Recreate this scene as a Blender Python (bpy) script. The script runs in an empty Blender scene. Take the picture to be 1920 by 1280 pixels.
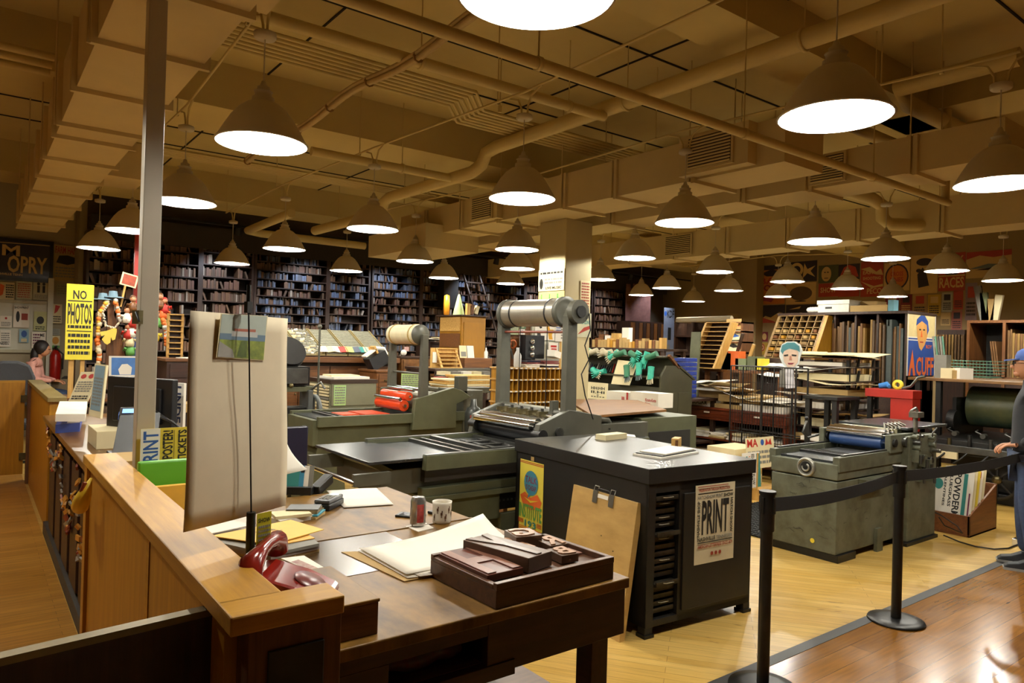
import bpy, math, random
from mathutils import Matrix, Vector
SC = bpy.context.scene; COL = SC.collection
# ---------------------------------------------------------------- camera
F_PX, EYE = 1333.0, 1.70
_yaw, _pit, _rol = math.radians(37.25), math.radians(0.35), math.radians(1.6)
FW = Vector((math.sin(_yaw)*math.cos(_pit), math.cos(_yaw)*math.cos(_pit), math.sin(_pit)))
_r0 = Vector((math.cos(_yaw), -math.sin(_yaw), 0)); _u0 = _r0.cross(FW)
RT = _r0*math.cos(_rol) + _u0*math.sin(_rol); UP = _u0*math.cos(_rol) - _r0*math.sin(_rol)
CAM = Vector((0, 0, EYE))
cam = bpy.data.cameras.new('camera'); camo = bpy.data.objects.new('camera', cam); COL.objects.link(camo)
cam.sensor_width = 36; cam.lens = F_PX/1920*36; cam.clip_start = 0.05; cam.clip_end = 100
camo.matrix_world = Matrix(((RT.x, UP.x, -FW.x, CAM.x), (RT.y, UP.y, -FW.y, CAM.y), (RT.z, UP.z, -FW.z, CAM.z), (0, 0, 0, 1)))
SC.camera = camo
# ---------------------------------------------------------------- world, exposure
w = bpy.data.worlds.new('world'); SC.world = w; w.use_nodes = True
w.node_tree.nodes['Background'].inputs[0].default_value = (1, .8, .5, 1)
w.node_tree.nodes['Background'].inputs[1].default_value = 0.02
SC.view_settings.view_transform = 'Standard'; SC.view_settings.look = 'None'
SC.view_settings.gamma = 1; SC.view_settings.use_curve_mapping = False
SC.view_settings.exposure = 0.88
LAMP_W = 34.0; LAMP_COL = (1.0, .965, .86)
SC.cycles.max_bounces = 8; SC.cycles.diffuse_bounces = 5; SC.cycles.glossy_bounces = 3
SC.cycles.sample_clamp_indirect = 4; SC.cycles.use_denoising = True
RND = random.Random(7)
# ---------------------------------------------------------------- where a pixel of the photo lies on a plane of the room
def _ray(x, y): return FW*F_PX + RT*(x-960) - UP*(y-640)
def atz(x, y, z): r = _ray(x, y); return CAM + r*((z-EYE)/r.z)
def aty(x, y, Y): r = _ray(x, y); return CAM + r*(Y/r.y)
def atx(x, y, X): r = _ray(x, y); return CAM + r*(X/r.x)
def YB(x0, x1, yt, yb, Y, dep):          # box whose face looks at us along the Y axis
    ym = (yt+yb)/2; a = aty(x0, ym, Y); b = aty(x1, ym, Y)
    return [a.x, b.x, Y, Y+dep, aty(x0, yb, Y).z, aty(x0, yt, Y).z]
def XB(x0, x1, yt, yb, X, dep):          # box whose face looks at us along the X axis; x0 far end, x1 near end
    ym = (yt+yb)/2; a = atx(x0, ym, X); b = atx(x1, ym, X)
    return [X, X+dep, b.y, a.y, atx(x1, yb, X).z, atx(x1, yt, X).z]
# ---------------------------------------------------------------- materials
def srgb(h):
    h = h.lstrip('#'); c = [int(h[i:i+2], 16)/255 for i in (0, 2, 4)]
    return tuple((v/12.92 if v <= .04045 else ((v+.055)/1.055)**2.4) for v in c)+(1,)
MATS = {}
def mat(name, col, rough=.6, metal=0, var=.12, scale=6, bump=0, emit=0, spec=.5, alpha=1, col2=None, stretch=None, thr=None, obj_rand=0, trans=0):
    if name in MATS: return MATS[name]
    m = bpy.data.materials.new(name); m.use_nodes = True; N = m.node_tree.nodes; L = m.node_tree.links
    b = N['Principled BSDF']; c = srgb(col); b.inputs['Base Color'].default_value = c
    b.inputs['Roughness'].default_value = rough; b.inputs['Metallic'].default_value = metal
    b.inputs['Specular IOR Level'].default_value = spec
    if emit:
        b.inputs['Emission Color'].default_value = c; b.inputs['Emission Strength'].default_value = emit
    if alpha < 1: b.inputs['Alpha'].default_value = alpha
    if trans: b.inputs['Transmission Weight'].default_value = trans
    if var or bump or col2:
        tc = N.new('ShaderNodeTexCoord'); mp = N.new('ShaderNodeMapping'); L.new(tc.outputs['Object'], mp.inputs[0])
        if stretch: mp.inputs['Scale'].default_value = stretch
        nz = N.new('ShaderNodeTexNoise'); nz.inputs['Scale'].default_value = scale; nz.inputs['Detail'].default_value = 6
        nz.inputs['Roughness'].default_value = .62
        L.new(mp.outputs[0], nz.inputs['Vector'])
        r = N.new('ShaderNodeValToRGB'); r.color_ramp.elements[0].position = (thr or (.32,))[0]; r.color_ramp.elements[1].position = (thr or (.3, .7))[1]
        c2 = srgb(col2) if col2 else c
        lo = tuple(v*(1-var) for v in c2[:3])+(1,); hi = tuple(min(1, v*(1+var)) for v in c[:3])+(1,)
        r.color_ramp.elements[0].color = lo; r.color_ramp.elements[1].color = hi
        L.new(nz.outputs['Fac'], r.inputs[0]); out = r.outputs[0]
        if obj_rand:
            oi = N.new('ShaderNodeObjectInfo'); mr = N.new('ShaderNodeMapRange'); mr.inputs[3].default_value = 1-obj_rand; mr.inputs[4].default_value = 1+obj_rand
            L.new(oi.outputs['Random'], mr.inputs[0]); hs = N.new('ShaderNodeHueSaturation'); L.new(mr.outputs[0], hs.inputs['Value']); L.new(out, hs.inputs['Color']); out = hs.outputs[0]
        L.new(out, b.inputs['Base Color'])
        if bump:
            bp = N.new('ShaderNodeBump'); bp.inputs['Strength'].default_value = bump; bp.inputs['Distance'].default_value = .01
            L.new(nz.outputs['Fac'], bp.inputs['Height']); L.new(bp.outputs[0], b.inputs['Normal'])
    MATS[name] = m; return m
def wood(name, c1, c2, rough=.45, axis=0, scale=3.0, obj_rand=0, spec=.5):
    st = [14, 14, 14]; st[axis] = .9
    return mat(name, c1, rough, 0, .05, scale, .05, col2=c2, stretch=tuple(st), obj_rand=obj_rand, spec=spec)
def planks(name, cols, width, length, axis, rough, seam=.35):
    m = bpy.data.materials.new(name); m.use_nodes = True; N = m.node_tree.nodes; L = m.node_tree.links; b = N['Principled BSDF']
    tc = N.new('ShaderNodeTexCoord'); mp = N.new('ShaderNodeMapping'); L.new(tc.outputs['Object'], mp.inputs[0])
    mp.inputs['Rotation'].default_value = (0, 0, math.radians(axis))
    br = N.new('ShaderNodeTexBrick'); L.new(mp.outputs[0], br.inputs['Vector'])
    br.inputs['Scale'].default_value = 1; br.inputs['Brick Width'].default_value = length; br.inputs['Row Height'].default_value = width
    br.inputs['Mortar Size'].default_value = .0012; br.offset = .37; br.inputs['Bias'].default_value = 0
    br.inputs['Color1'].default_value = srgb(cols[0]); br.inputs['Color2'].default_value = srgb(cols[1]); br.inputs['Mortar'].default_value = srgb(cols[2])
    mp2 = N.new('ShaderNodeMapping'); L.new(mp.outputs[0], mp2.inputs[0]); mp2.inputs['Scale'].default_value = (1.6, 26, 1)
    nz = N.new('ShaderNodeTexNoise'); nz.inputs['Scale'].default_value = 2.2; nz.inputs['Detail'].default_value = 8; L.new(mp2.outputs[0], nz.inputs['Vector'])
    cr = N.new('ShaderNodeValToRGB'); cr.color_ramp.elements[0].position = .3; cr.color_ramp.elements[1].position = .62
    cr.color_ramp.elements[0].color = (seam, seam, seam, 1); cr.color_ramp.elements[1].color = (1, 1, 1, 1); L.new(nz.outputs['Fac'], cr.inputs[0])
    mx = N.new('ShaderNodeMixRGB'); mx.blend_type = 'MULTIPLY'; mx.inputs[0].default_value = .75
    L.new(br.outputs['Color'], mx.inputs[1]); L.new(cr.outputs[0], mx.inputs[2]); 
    m3 = N.new('ShaderNodeMapping'); L.new(mp.outputs[0], m3.inputs[0]); m3.inputs['Scale'].default_value = (2.2, 9, 1)
    n3 = N.new('ShaderNodeTexNoise'); n3.inputs['Scale'].default_value = 1.7; n3.inputs['Detail'].default_value = 3; L.new(m3.outputs[0], n3.inputs['Vector'])
    c3 = N.new('ShaderNodeValToRGB'); c3.color_ramp.elements[0].position = .265; c3.color_ramp.elements[1].position = .31; c3.color_ramp.elements[0].color = (.3, .2, .12, 1); c3.color_ramp.elements[1].color = (1, 1, 1, 1); L.new(n3.outputs['Fac'], c3.inputs[0])
    mk = N.new('ShaderNodeMixRGB'); mk.blend_type = 'MULTIPLY'; mk.inputs[0].default_value = .8; L.new(mx.outputs[0], mk.inputs[1]); L.new(c3.outputs[0], mk.inputs[2])
    L.new(mk.outputs[0], b.inputs['Base Color'])
    b.inputs['Roughness'].default_value = rough
    n2 = N.new('ShaderNodeTexNoise'); n2.inputs['Scale'].default_value = 3; rr = N.new('ShaderNodeMapRange'); L.new(tc.outputs['Object'], n2.inputs['Vector'])
    rr.inputs[3].default_value = rough-.07; rr.inputs[4].default_value = rough+.12; L.new(n2.outputs['Fac'], rr.inputs[0]); L.new(rr.outputs[0], b.inputs['Roughness'])
    MATS[name] = m; return m
paint_ceil = mat('ceiling_paint', '#c6b47c', .9, var=.06, scale=1.2)
paint_duct = mat('duct_paint', '#cbb786', .75, var=.05, scale=2)
paint_pipe = mat('pipe_paint', '#c8b47a', .6, var=.05, scale=3)
paint_wall = mat('wall_paint', '#a3967a', .85, var=.04, scale=1.5)
paint_wall_r = mat('tan_wall_paint', '#94805a', .85, var=.04, scale=1.5)
paint_pillar = mat('pillar_paint', '#c2b388', .7, var=.04, scale=2)
dark_slot = mat('grille_dark', '#241c10', .9, var=0)
maple = planks('maple_boards', ('#dcb766', '#cda34e', '#8a6428'), .07, 1.3, -127, .3, .72)
brown = planks('brown_boards', ('#9c6824', '#82541a', '#33200c'), .13, 1.5, 0, .17, .62)
brown_l = planks('brown_corridor_boards', ('#cf9640', '#bb8230', '#7a5020'), .06, 1.1, 0, .3, .6)
ORD = ['nearest', 'second nearest', 'third nearest', 'fourth nearest', 'fifth nearest', 'sixth nearest', 'seventh nearest', 'eighth nearest', 'ninth nearest']
UPS = ['bottom', 'second from the bottom', 'third from the bottom', 'fourth from the bottom', 'middle', 'fourth from the top', 'third from the top', 'second from the top', 'topmost']
shade_out = mat('shade_enamel', '#c9bfa6', .45, var=.04, spec=.4)
shade_in = mat('shade_lining', '#f6f4ee', .5, var=0)
bulbm = mat('bulb_glass', '#fff8ee', .3, var=0, emit=30)
white = mat('paper_white', '#e9e2d3', .8, var=.03, scale=3)
cream = mat('paper_cream', '#ddcfa4', .8, var=.05, scale=3)
kraft = mat('kraft_board', '#a88a55', .85, var=.08, scale=5)
black = mat('black_ink', '#16140f', .6, var=0)
red = mat('red_ink', '#b3281c', .6, var=0)
orange = mat('orange_ink', '#d9662a', .6, var=0)
blue = mat('blue_ink', '#2b559c', .6, var=0)
teal = mat('teal_ink', '#2f7f78', .6, var=0)
green = mat('green_ink', '#5c9a4a', .6, var=0)
yellow = mat('yellow_ink', '#e8d23c', .6, var=.03)
skin = mat('skin', '#b9815d', .55, var=.05, scale=12)
greyp = mat('grey_ink', '#7d7a70', .7, var=.1, scale=8)
steel = mat('worn_steel', '#5f5f5b', .32, .75, var=.3, scale=5)
chrome = mat('chrome', '#d9d9d6', .12, 1, var=0)
iron = mat('black_iron', '#1c1b19', .45, .3, var=.3, scale=6)
blackp = mat('black_plastic', '#131315', .4, var=0)
rubber = mat('black_rubber', '#121212', .7, var=.1)
pgreen = mat('press_green_paint', '#55573f', .5, .1, var=.12, scale=7, bump=.06)
pgreen_worn = mat('worn_press_paint', '#5f6150', .5, .1, var=.12, scale=6, col2='#4a4a36', thr=(.3, .6), bump=.05)
pgrey = mat('press_grey_paint', '#504f44', .45, .1, var=.12, scale=6)
darkcab = mat('dark_cabinet_paint', '#120f0b', .5, .1, var=.25, scale=8)
oak = wood('honey_wood', '#be8b20', '#a87618', .5, 1)
oakx = wood('honey_wood_x', '#be8b20', '#a87618', .5, 0)
oakz = wood('honey_wood_z', '#b57f18', '#a06c12', .4, 2)
pine = wood('pine_wood', '#cda45c', '#b48842', .5, 2)
pinex = wood('pine_wood_x', '#cda45c', '#a97c3a', .5, 0)
walnut = wood('walnut_wood', '#3a1c0c', '#241006', .5, 0)
walnuty = wood('walnut_wood_y', '#3a1c0c', '#241006', .5, 1)
deskw = mat('desk_wood', '#7a5820', .42, 0, .1, 2.4, .04, spec=.28, col2='#432b0f', stretch=(3, 1.2, 1), thr=(.3, .62))
dwood = wood('dark_wood', '#3b2313', '#20120a', .5, 0)
dwoodz = wood('dark_wood_z', '#3b2313', '#20120a', .5, 2)
mwood = wood('brown_wood', '#75481c', '#4f2d10', .5, 0)
mwoodz = wood('brown_wood_z', '#75481c', '#4f2d10', .5, 2)
gold = wood('golden_wood', '#b5831f', '#946412', .45, 2)
# ---------------------------------------------------------------- mesh building
_glyph = {}
def glyphs(s, bold=.0):
    k = (s, bold)
    if k in _glyph: return _glyph[k]
    cu = bpy.data.curves.new('t', 'FONT'); cu.body = s; cu.offset = bold; cu.resolution_u = 2
    o = bpy.data.objects.new('t', cu); me = o.to_mesh()
    vs = [tuple(v.co) for v in me.vertices]; fs = [tuple(p.vertices) for p in me.polygons]
    o.to_mesh_clear(); bpy.data.objects.remove(o); bpy.data.curves.remove(cu)
    if vs:
        x0 = min(v[0] for v in vs); x1 = max(v[0] for v in vs); y0 = min(v[1] for v in vs); y1 = max(v[1] for v in vs)
        vs = [((v[0]-x0)/max(x1-x0, 1e-6), (v[1]-y0)/max(y1-y0, 1e-6)) for v in vs]
    _glyph[k] = (vs, fs); return _glyph[k]
BASE = {}
class MB:
    def __init__(s): s.v = []; s.f = []; s.m = []; s.mats = []; s.sm = []; s.M = None
    def slot(s, m):
        if m not in s.mats: s.mats.append(m)
        return s.mats.index(m)
    def add(s, vs, fs, m, smooth=False):
        n = len(s.v); k = s.slot(m)
        if s.M: vs = [s.M @ Vector(v) for v in vs]
        s.v += [tuple(v) for v in vs]
        for f in fs: s.f.append(tuple(i+n for i in f)); s.m.append(k); s.sm.append(smooth)
        return s
    def box(s, x0, x1, y0, y1, z0, z1, m):
        if x0 > x1: x0, x1 = x1, x0
        if y0 > y1: y0, y1 = y1, y0
        if z0 > z1: z0, z1 = z1, z0
        vs = [(x0, y0, z0), (x1, y0, z0), (x1, y1, z0), (x0, y1, z0), (x0, y0, z1), (x1, y0, z1), (x1, y1, z1), (x0, y1, z1)]
        return s.add(vs, [(0, 3, 2, 1), (4, 5, 6, 7), (0, 1, 5, 4), (1, 2, 6, 5), (2, 3, 7, 6), (3, 0, 4, 7)], m)
    def ob(s, c, sz, m, rz=0, ry=0, rx=0):      # turned box, centre c
        R = Matrix.Rotation(rz, 3, 'Z') @ Matrix.Rotation(ry, 3, 'Y') @ Matrix.Rotation(rx, 3, 'X'); c = Vector(c)
        vs = [c + R @ Vector((i*sz[0]/2, j*sz[1]/2, k*sz[2]/2)) for k in (-1, 1) for i, j in ((-1, -1), (1, -1), (1, 1), (-1, 1))]
        return s.add(vs, [(0, 3, 2, 1), (4, 5, 6, 7), (0, 1, 5, 4), (1, 2, 6, 5), (2, 3, 7, 6), (3, 0, 4, 7)], m)
    def ext(s, pts, d, m):                        # polygon pushed along d
        n = len(pts); d = Vector(d); a = [Vector(p) for p in pts]; b = [p+d for p in a]
        nn = Vector((0, 0, 0))
        for i in range(n): nn += a[i].cross(a[(i+1) % n])
        if nn.dot(d) > 0: a.reverse(); b.reverse()
        return s.add(a+b, [tuple(range(n)), tuple(range(2*n-1, n-1, -1))] + [((i+1) % n, i, n+i, n+(i+1) % n) for i in range(n)], m)
    def cyl(s, p0, p1, r, m, r2=None, n=16, smooth=True):
        p0 = Vector(p0); p1 = Vector(p1); d = (p1-p0).normalized(); r2 = r if r2 is None else r2
        a = d.orthogonal().normalized(); b = d.cross(a)
        vs = [p0 + (a*math.cos(t)+b*math.sin(t))*r for t in [2*math.pi*i/n for i in range(n)]] + [p1 + (a*math.cos(t)+b*math.sin(t))*r2 for t in [2*math.pi*i/n for i in range(n)]]
        s.add(vs, [(i, (i+1) % n, n+(i+1) % n, n+i) for i in range(n)], m, smooth)
        return s.add(vs, [tuple(range(n-1, -1, -1)), tuple(range(n, 2*n))], m)
    def tube(s, pts, r, m, n=8):
        P = [Vector(p) for p in pts]; rings = []; a = None
        for i, p in enumerate(P):
            d = (P[min(i+1, len(P)-1)]-P[max(i-1, 0)]).normalized()
            a = d.orthogonal().normalized() if a is None else (a-d*a.dot(d)).normalized()
            b = d.cross(a); rr = r[i] if isinstance(r, (list, tuple)) else r
            rings += [p + (a*math.cos(2*math.pi*k/n)+b*math.sin(2*math.pi*k/n))*rr for k in range(n)]
        q = len(P)
        fs = [(i*n+k, i*n+(k+1) % n, (i+1)*n+(k+1) % n, (i+1)*n+k) for i in range(q-1) for k in range(n)]
        s.add(rings, fs, m, True); return s.add(rings, [tuple(range(n-1, -1, -1)), tuple(range((q-1)*n, q*n))], m)
    def lathe(s, prof, c, m, n=24, ax='z', closed=False):
        c = Vector(c); vs = []
        for r, z in prof:
            for k in range(n):
                t = 2*math.pi*k/n; q = (r*math.cos(t), r*math.sin(t), z)
                if ax == 'y': q = (q[0], q[2], q[1])
                if ax == 'x': q = (q[2], q[0], q[1])
                vs.append(c+Vector(q))
        return s.add(vs, [(i*n+k, i*n+(k+1) % n, (i+1)*n+(k+1) % n, (i+1)*n+k) for i in range(len(prof)-1) for k in range(n)], m, True)
    def ball(s, c, r, m, sx=1, sy=1, sz=1, n=12):
        c = Vector(c); vs = [c+Vector((0, 0, -r*sz))]; h = n//2
        for i in range(1, h):
            t = math.pi*i/h
            for k in range(n):
                p = 2*math.pi*k/n; vs.append(c+Vector((r*sx*math.sin(t)*math.cos(p), r*sy*math.sin(t)*math.sin(p), -r*sz*math.cos(t))))
        vs.append(c+Vector((0, 0, r*sz))); fs = [(0, 1+(k+1) % n, 1+k) for k in range(n)]
        for i in range(h-2):
            for k in range(n): a = 1+i*n+k; b = 1+i*n+(k+1) % n; fs.append((a, b, b+n, a+n))
        z = len(vs)-1; o = 1+(h-2)*n; fs += [(z, o+k, o+(k+1) % n) for k in range(n)]
        return s.add(vs, fs, m, True)
    def text(s, t, o, u, v, w, h, m, bold=.02, lift=0):
        vs, fs = glyphs(t, bold); o = Vector(o); u = Vector(u); v = Vector(v); nn = u.cross(v).normalized()*lift
        return s.add([o+u*(x*w)+v*(y*h)+nn for x, y in vs], fs, m) if vs else s
    def build(s, name, parent=None, label=None, cat=None, group=None, kind=None, bevel=0, world=True):
        me = bpy.data.meshes.new(name)
        o = bpy.data.objects.new(name, me); COL.objects.link(o); off = Vector((0, 0, 0))
        vs = [Vector(v) for v in s.v]
        if parent is not None:
            o.parent = parent
            if world: Mi = BASE[parent.name].inverted(); vs = [Mi @ v for v in vs]; BASE[o.name] = BASE[parent.name]
            else: BASE[o.name] = Matrix.Identity(4)
        elif world:
            xs = [v.x for v in vs]; ys = [v.y for v in vs]; zs = [v.z for v in vs]
            off = Vector(((min(xs)+max(xs))/2, (min(ys)+max(ys))/2, min(zs))); vs = [v-off for v in vs]
            o.location = off; BASE[o.name] = Matrix.Translation(off)
        me.from_pydata(vs, [], s.f)
        for m in s.mats: me.materials.append(m)
        for p, k, q in zip(me.polygons, s.m, s.sm): p.material_index = k; p.use_smooth = q
        if bevel:
            b = o.modifiers.new('bevel', 'BEVEL'); b.width = bevel; b.segments = 2; b.limit_method = 'ANGLE'; b.harden_normals = False
        tag(o, label, cat, group, kind); return o
def tag(o, label=None, cat=None, group=None, kind=None):
    for k, v in (('label', label), ('category', cat), ('group', group), ('kind', kind)):
        if v: o[k] = v
    return o
def thing(name, label, cat, loc=(0, 0, 0), rz=0, group=None):
    o = bpy.data.objects.new(name, None); COL.objects.link(o); o.empty_display_size = .1
    o.location = loc; o.rotation_euler = (0, 0, rz); BASE[o.name] = Matrix.Translation(Vector(loc)) @ Matrix.Rotation(rz, 4, 'Z')
    return tag(o, label, cat, group)
def copy_tree(o, parent=None, label=None, loc=None, rz=None, group=None):
    c = o.copy(); COL.objects.link(c); c.parent = parent
    if loc is not None: c.location = loc
    if rz is not None: c.rotation_euler = (0, 0, rz)
    if label: c['label'] = label
    if group: c['group'] = group
    for ch in list(o.children): copy_tree(ch, c)
    return c
def struct(name, b, bevel=0): return b.build(name, kind='structure', bevel=bevel)
def bx(name, B, m, label, cat, group=None, bevel=.002, rz=0):
    b = MB(); x0, x1, y0, y1, z0, z1 = B
    b.ob(((x0+x1)/2, (y0+y1)/2, (z0+z1)/2), (abs(x1-x0), abs(y1-y0), abs(z1-z0)), m, rz); return b.build(name, None, label, cat, group, bevel=bevel)
def poster(name, o, u, v, w, h, bg, els, label, cat='poster', group=None, parent=None, th=.003, b=None):
    own = b is None; b = b or MB(); o = Vector(o); u = Vector(u).normalized(); v = Vector(v).normalized(); n = u.cross(v)
    b.ext([o, o+u*w, o+u*w+v*h, o+v*h], n*-th, bg); P = lambda x, y, l=.0012: o+u*(x*w)+v*(y*h)+n*l
    for i, e in enumerate(els):
        l = .0010+.0004*i; k = e[0]; m = e[-1]
        if k == 'r': b.add([P(e[1], e[2], l), P(e[3], e[2], l), P(e[3], e[4], l), P(e[1], e[4], l)], [(0, 1, 2, 3)], m)
        elif k == 't': b.text(e[1], P(e[2], e[3], l), u, v, (e[4]-e[2])*w, (e[5]-e[3])*h, m, .025)
        elif k == 'T': # runs upwards
            b.text(e[1], P(e[4], e[3], l), v, -u, (e[5]-e[3])*h, (e[4]-e[2])*w, m, .025)
        elif k == 'D': # runs downwards
            b.text(e[1], P(e[2], e[5], l), -v, u, (e[5]-e[3])*h, (e[4]-e[2])*w, m, .025)
        elif k == 'e': b.add([P(e[1]+e[3]*math.cos(t), e[2]+e[4]*math.sin(t), l) for t in [2*math.pi*q/20 for q in range(20)]], [tuple(range(20))], m)
        elif k == 'p': b.add([P(x, y, l) for x, y in e[1]], [tuple(range(len(e[1])))], m)
        elif k == 'l': # lines of small print
            nl = e[5]; hh = (e[4]-e[2])/nl
            for q in range(nl):
                y = e[2]+hh*q; x = e[1]; rr = random.Random(q*7+nl)
                while x < e[3]-.02:
                    ww = min(rr.uniform(.05, .16), e[3]-x); b.add([P(x, y+hh*.25, l), P(x+ww, y+hh*.25, l), P(x+ww, y+hh*.8, l), P(x, y+hh*.8, l)], [(0, 1, 2, 3)], m); x += ww+.025
    return b.build(name, parent, label, cat, group) if own else b
XD, YD, ZD = Vector((1, 0, 0)), Vector((0, 1, 0)), Vector((0, 0, 1))
# ================================================================ the room
ZC = 4.25
b = MB(); b.box(-3.2, 15.6, 2.25, 14.1, -.05, 0, maple); fo = struct('floor', b)
b = MB(); b.box(-3.2, .52, 2.25, 14.1, -.05, .004, brown_l); struct('floor_left', b); b = MB(); b.box(-3.2, 15.6, -3, 2.25, -.05, .004, brown); struct('floor_front', b)
b = MB(); b.box(1.8, 15.6, 2.2, 2.27, 0, .006, iron); struct('trim_1', b)
b = MB(); b.box(-3.2, 15.6, -3, 14.1, ZC, ZC+.1, paint_ceil)
for y, wd, dp in ((2.9, .45, .3), (6.9, .9, .42), (11.6, .9, .42)): b.box(-3.2, 15.6, y, y+wd, ZC-dp, ZC, paint_ceil)
for x, wd in ((-1.2, .5), (6.9, .6), (12.2, .6)): b.box(x, x+wd, -3, 14.1, ZC-.3, ZC, paint_ceil)
for y in (1.0, 1.95, 4.2, 5.1, 6.0, 8.6, 9.4, 10.3): b.box(-3, 15, y, y+.015, ZC-.012, ZC, dark_slot)
for x in (2.2, 4.6, 8.1, 9.6): b.box(x, x+.015, -2, 13, ZC-.012, ZC, dark_slot)
struct('ceiling', b)
b = MB(); b.box(-3.2, 1.42, 14.0, 14.1, 0, ZC, paint_wall); b.box(1.35, 1.45, 13.4, 14.1, 0, ZC, paint_wall); struct('wall_alcove', b)
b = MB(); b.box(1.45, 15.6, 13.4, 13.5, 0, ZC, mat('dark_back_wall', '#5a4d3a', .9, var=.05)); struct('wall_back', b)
b = MB(); b.box(15.5, 15.6, -3, 13.4, 0, ZC, paint_wall_r); struct('wall_right', b)
b = MB(); b.box(-3.3, -3.2, -3, 14.1, 0, ZC, paint_wall_r); struct('wall_left', b)
b = MB(); b.box(-3.3, 15.6, -3.1, -3, 0, ZC, mat('dark_front_wall', '#3a3226', .9, var=.05)); struct('wall_front', b)
P = atx(1392, 560, 15.2); Q = atx(1418, 560, 15.2)
b = MB(); b.box(15.2, 15.5, Q.y, P.y, 0, ZC, paint_wall_r); struct('trim_2', b)
b = MB(); b.box(5.45, 5.87, 6.19, 6.67, 0, 3.2, paint_pillar); b.box(5.43, 5.89, 6.17, 6.69, 0, .12, paint_pillar); struct('pillar', b, .012)
# ---------------------------------------------------------------- air ducts
def duct(name, x0, x1, y0, y1, z0, z1, ribs, label, grilles=(), side=-1, extra=()):
    t = thing(name, label, 'duct', ((x0+x1)/2, (y0+y1)/2, z0)); b = MB(); b.box(x0, x1, y0, y1, z0, z1, paint_duct)
    for q in extra: b.box(*q, paint_duct)
    b.build('duct_body', t)
    for y in ribs: b = MB(); b.box(x0-.03, x1+.03, y, y+.035, z0-.03, z1, paint_duct); b.box(x0-.03, x1+.03, y+.06, y+.085, z0-.012, z1, paint_duct); b.build('flange', t)
    for (gy0, gy1, gz0, gz1, gx) in grilles:
        b = MB(); b.box(gx-.02, gx, gy0-.02, gy1+.02, gz0-.02, gz1+.02, paint_duct); b.box(gx-.024, gx-.019, gy0, gy1, gz0, gz1, dark_slot)
        n = 10
        for i in range(n): z = gz0+(gz1-gz0)*(i+.3)/n; b.ob((gx-.028, (gy0+gy1)/2, z), (.012, gy1-gy0, (gz1-gz0)/n*.42), paint_duct, 0, .5)
        b.build('grille', t)
    for y in ribs[::2]:
        for x in (x0-.04, x1+.04): b = MB(); b.cyl((x, y+.05, z0-.02), (x, y+.05, ZC), .006, paint_duct, n=6); b.build('hanger_rod', t)
    return t
duct('air_duct', .47, .98, .6, 12.6, 3.2, 3.62, [1.9, 3.35, 4.15, 5.05, 5.95, 6.35, 7.2, 8.1, 9.0, 9.9, 10.8, 11.7], 'wide tan air duct with ribbed panels running above the honey wood partition',
     extra=((.98, 1.12, 2.9, 3.55, 3.3, 3.5), (.98, 1.35, 7.9, 8.5, 3.25, 3.6), (.2, .47, 2.6, 3.3, 3.3, 3.6)))
duct('air_duct', 5.02, 5.58, 3.15, 9.4, 3.2, 3.56, [4.0, 4.95, 5.7, 6.9, 7.7, 8.6], 'tan air duct with louvred grilles passing over the big square pillar',
     [(3.55, 3.98, 3.26, 3.52, 4.9), (6.95, 7.35, 3.24, 3.5, 4.93)], extra=((4.9, 5.02, 3.4, 4.1, 3.22, 3.56), (4.93, 5.02, 6.85, 7.45, 3.22, 3.54), (4.75, 5.6, 8.2, 9.9, 2.98, 3.3)))
P = atz(1425, 371, 3.2)
duct('air_duct', P.x, P.x+.5, 2.0, 9.8, 3.2, 3.5, [2.6, 3.5, 4.2, 5.1, 6.0, 7.0, 8.0, 9.0], 'tan air duct second from the pillar, lit strip of underside behind the first duct',
     [(3.2, 3.5, 3.24, 3.46, P.x-.03)])
P = atz(1725, 437, 3.2)
duct('air_duct', P.x, P.x+.5, 2.5, 13.0, 3.2, 3.6, [3.6, 4.6, 5.6, 6.6, 7.6, 8.6, 9.6, 10.6], 'farthest tan air duct, high in front of the poster wall', [(7.3, 7.8, 3.25, 3.55, P.x-.03)])
# ---------------------------------------------------------------- pipes
def pipe(name, pts, r, label, cat='pipe', group=None, n=14, m=None, hang=()):
    t = thing(name, label, cat, pts[0], 0, group); b = MB(); b.tube(pts, r, m or paint_pipe, n); b.build('pipe_run', t)
    for x, y, z in hang:
        b = MB(); b.cyl((x, y, z+r), (x, y, ZC), .005, paint_pipe, n=6); b.build('hanger_rod', t)
        along = abs(Vector(pts[-1]).x-Vector(pts[0]).x) > abs(Vector(pts[-1]).y-Vector(pts[0]).y)
        b = MB(); b.lathe([(r*1.02, -.012), (r*1.2, -.012), (r*1.2, .012), (r*1.02, .012)], (x, y, z), paint_pipe, 14, 'x' if along else 'y'); b.build('clamp', t)
    return t
pipe('sprinkler_pipe', [(.5, 2.74, 3.1), (6.99, 2.74, 3.1)], .03, 'long thin sprinkler pipe crossing overhead from the hanging lamps to the drop pipe', hang=[(2.2, 2.74, 3.1), (3.9, 2.74, 3.1), (5.6, 2.74, 3.1)])
pipe('drop_pipe', [(6.97, 2.76, 3.1), (6.97, 2.76, 4.25)], .035, 'vertical tan pipe rising from the end of the long sprinkler pipe')
pipe('sprinkler_pipe', [(1.2, 4.47, 3.7), (4.30, 4.43, 3.7)], .042, 'shorter sprinkler pipe running beside the long one above the printing presses', hang=[(2.5, 4.45, 3.7), (3.9, 4.44, 3.7)])
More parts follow.
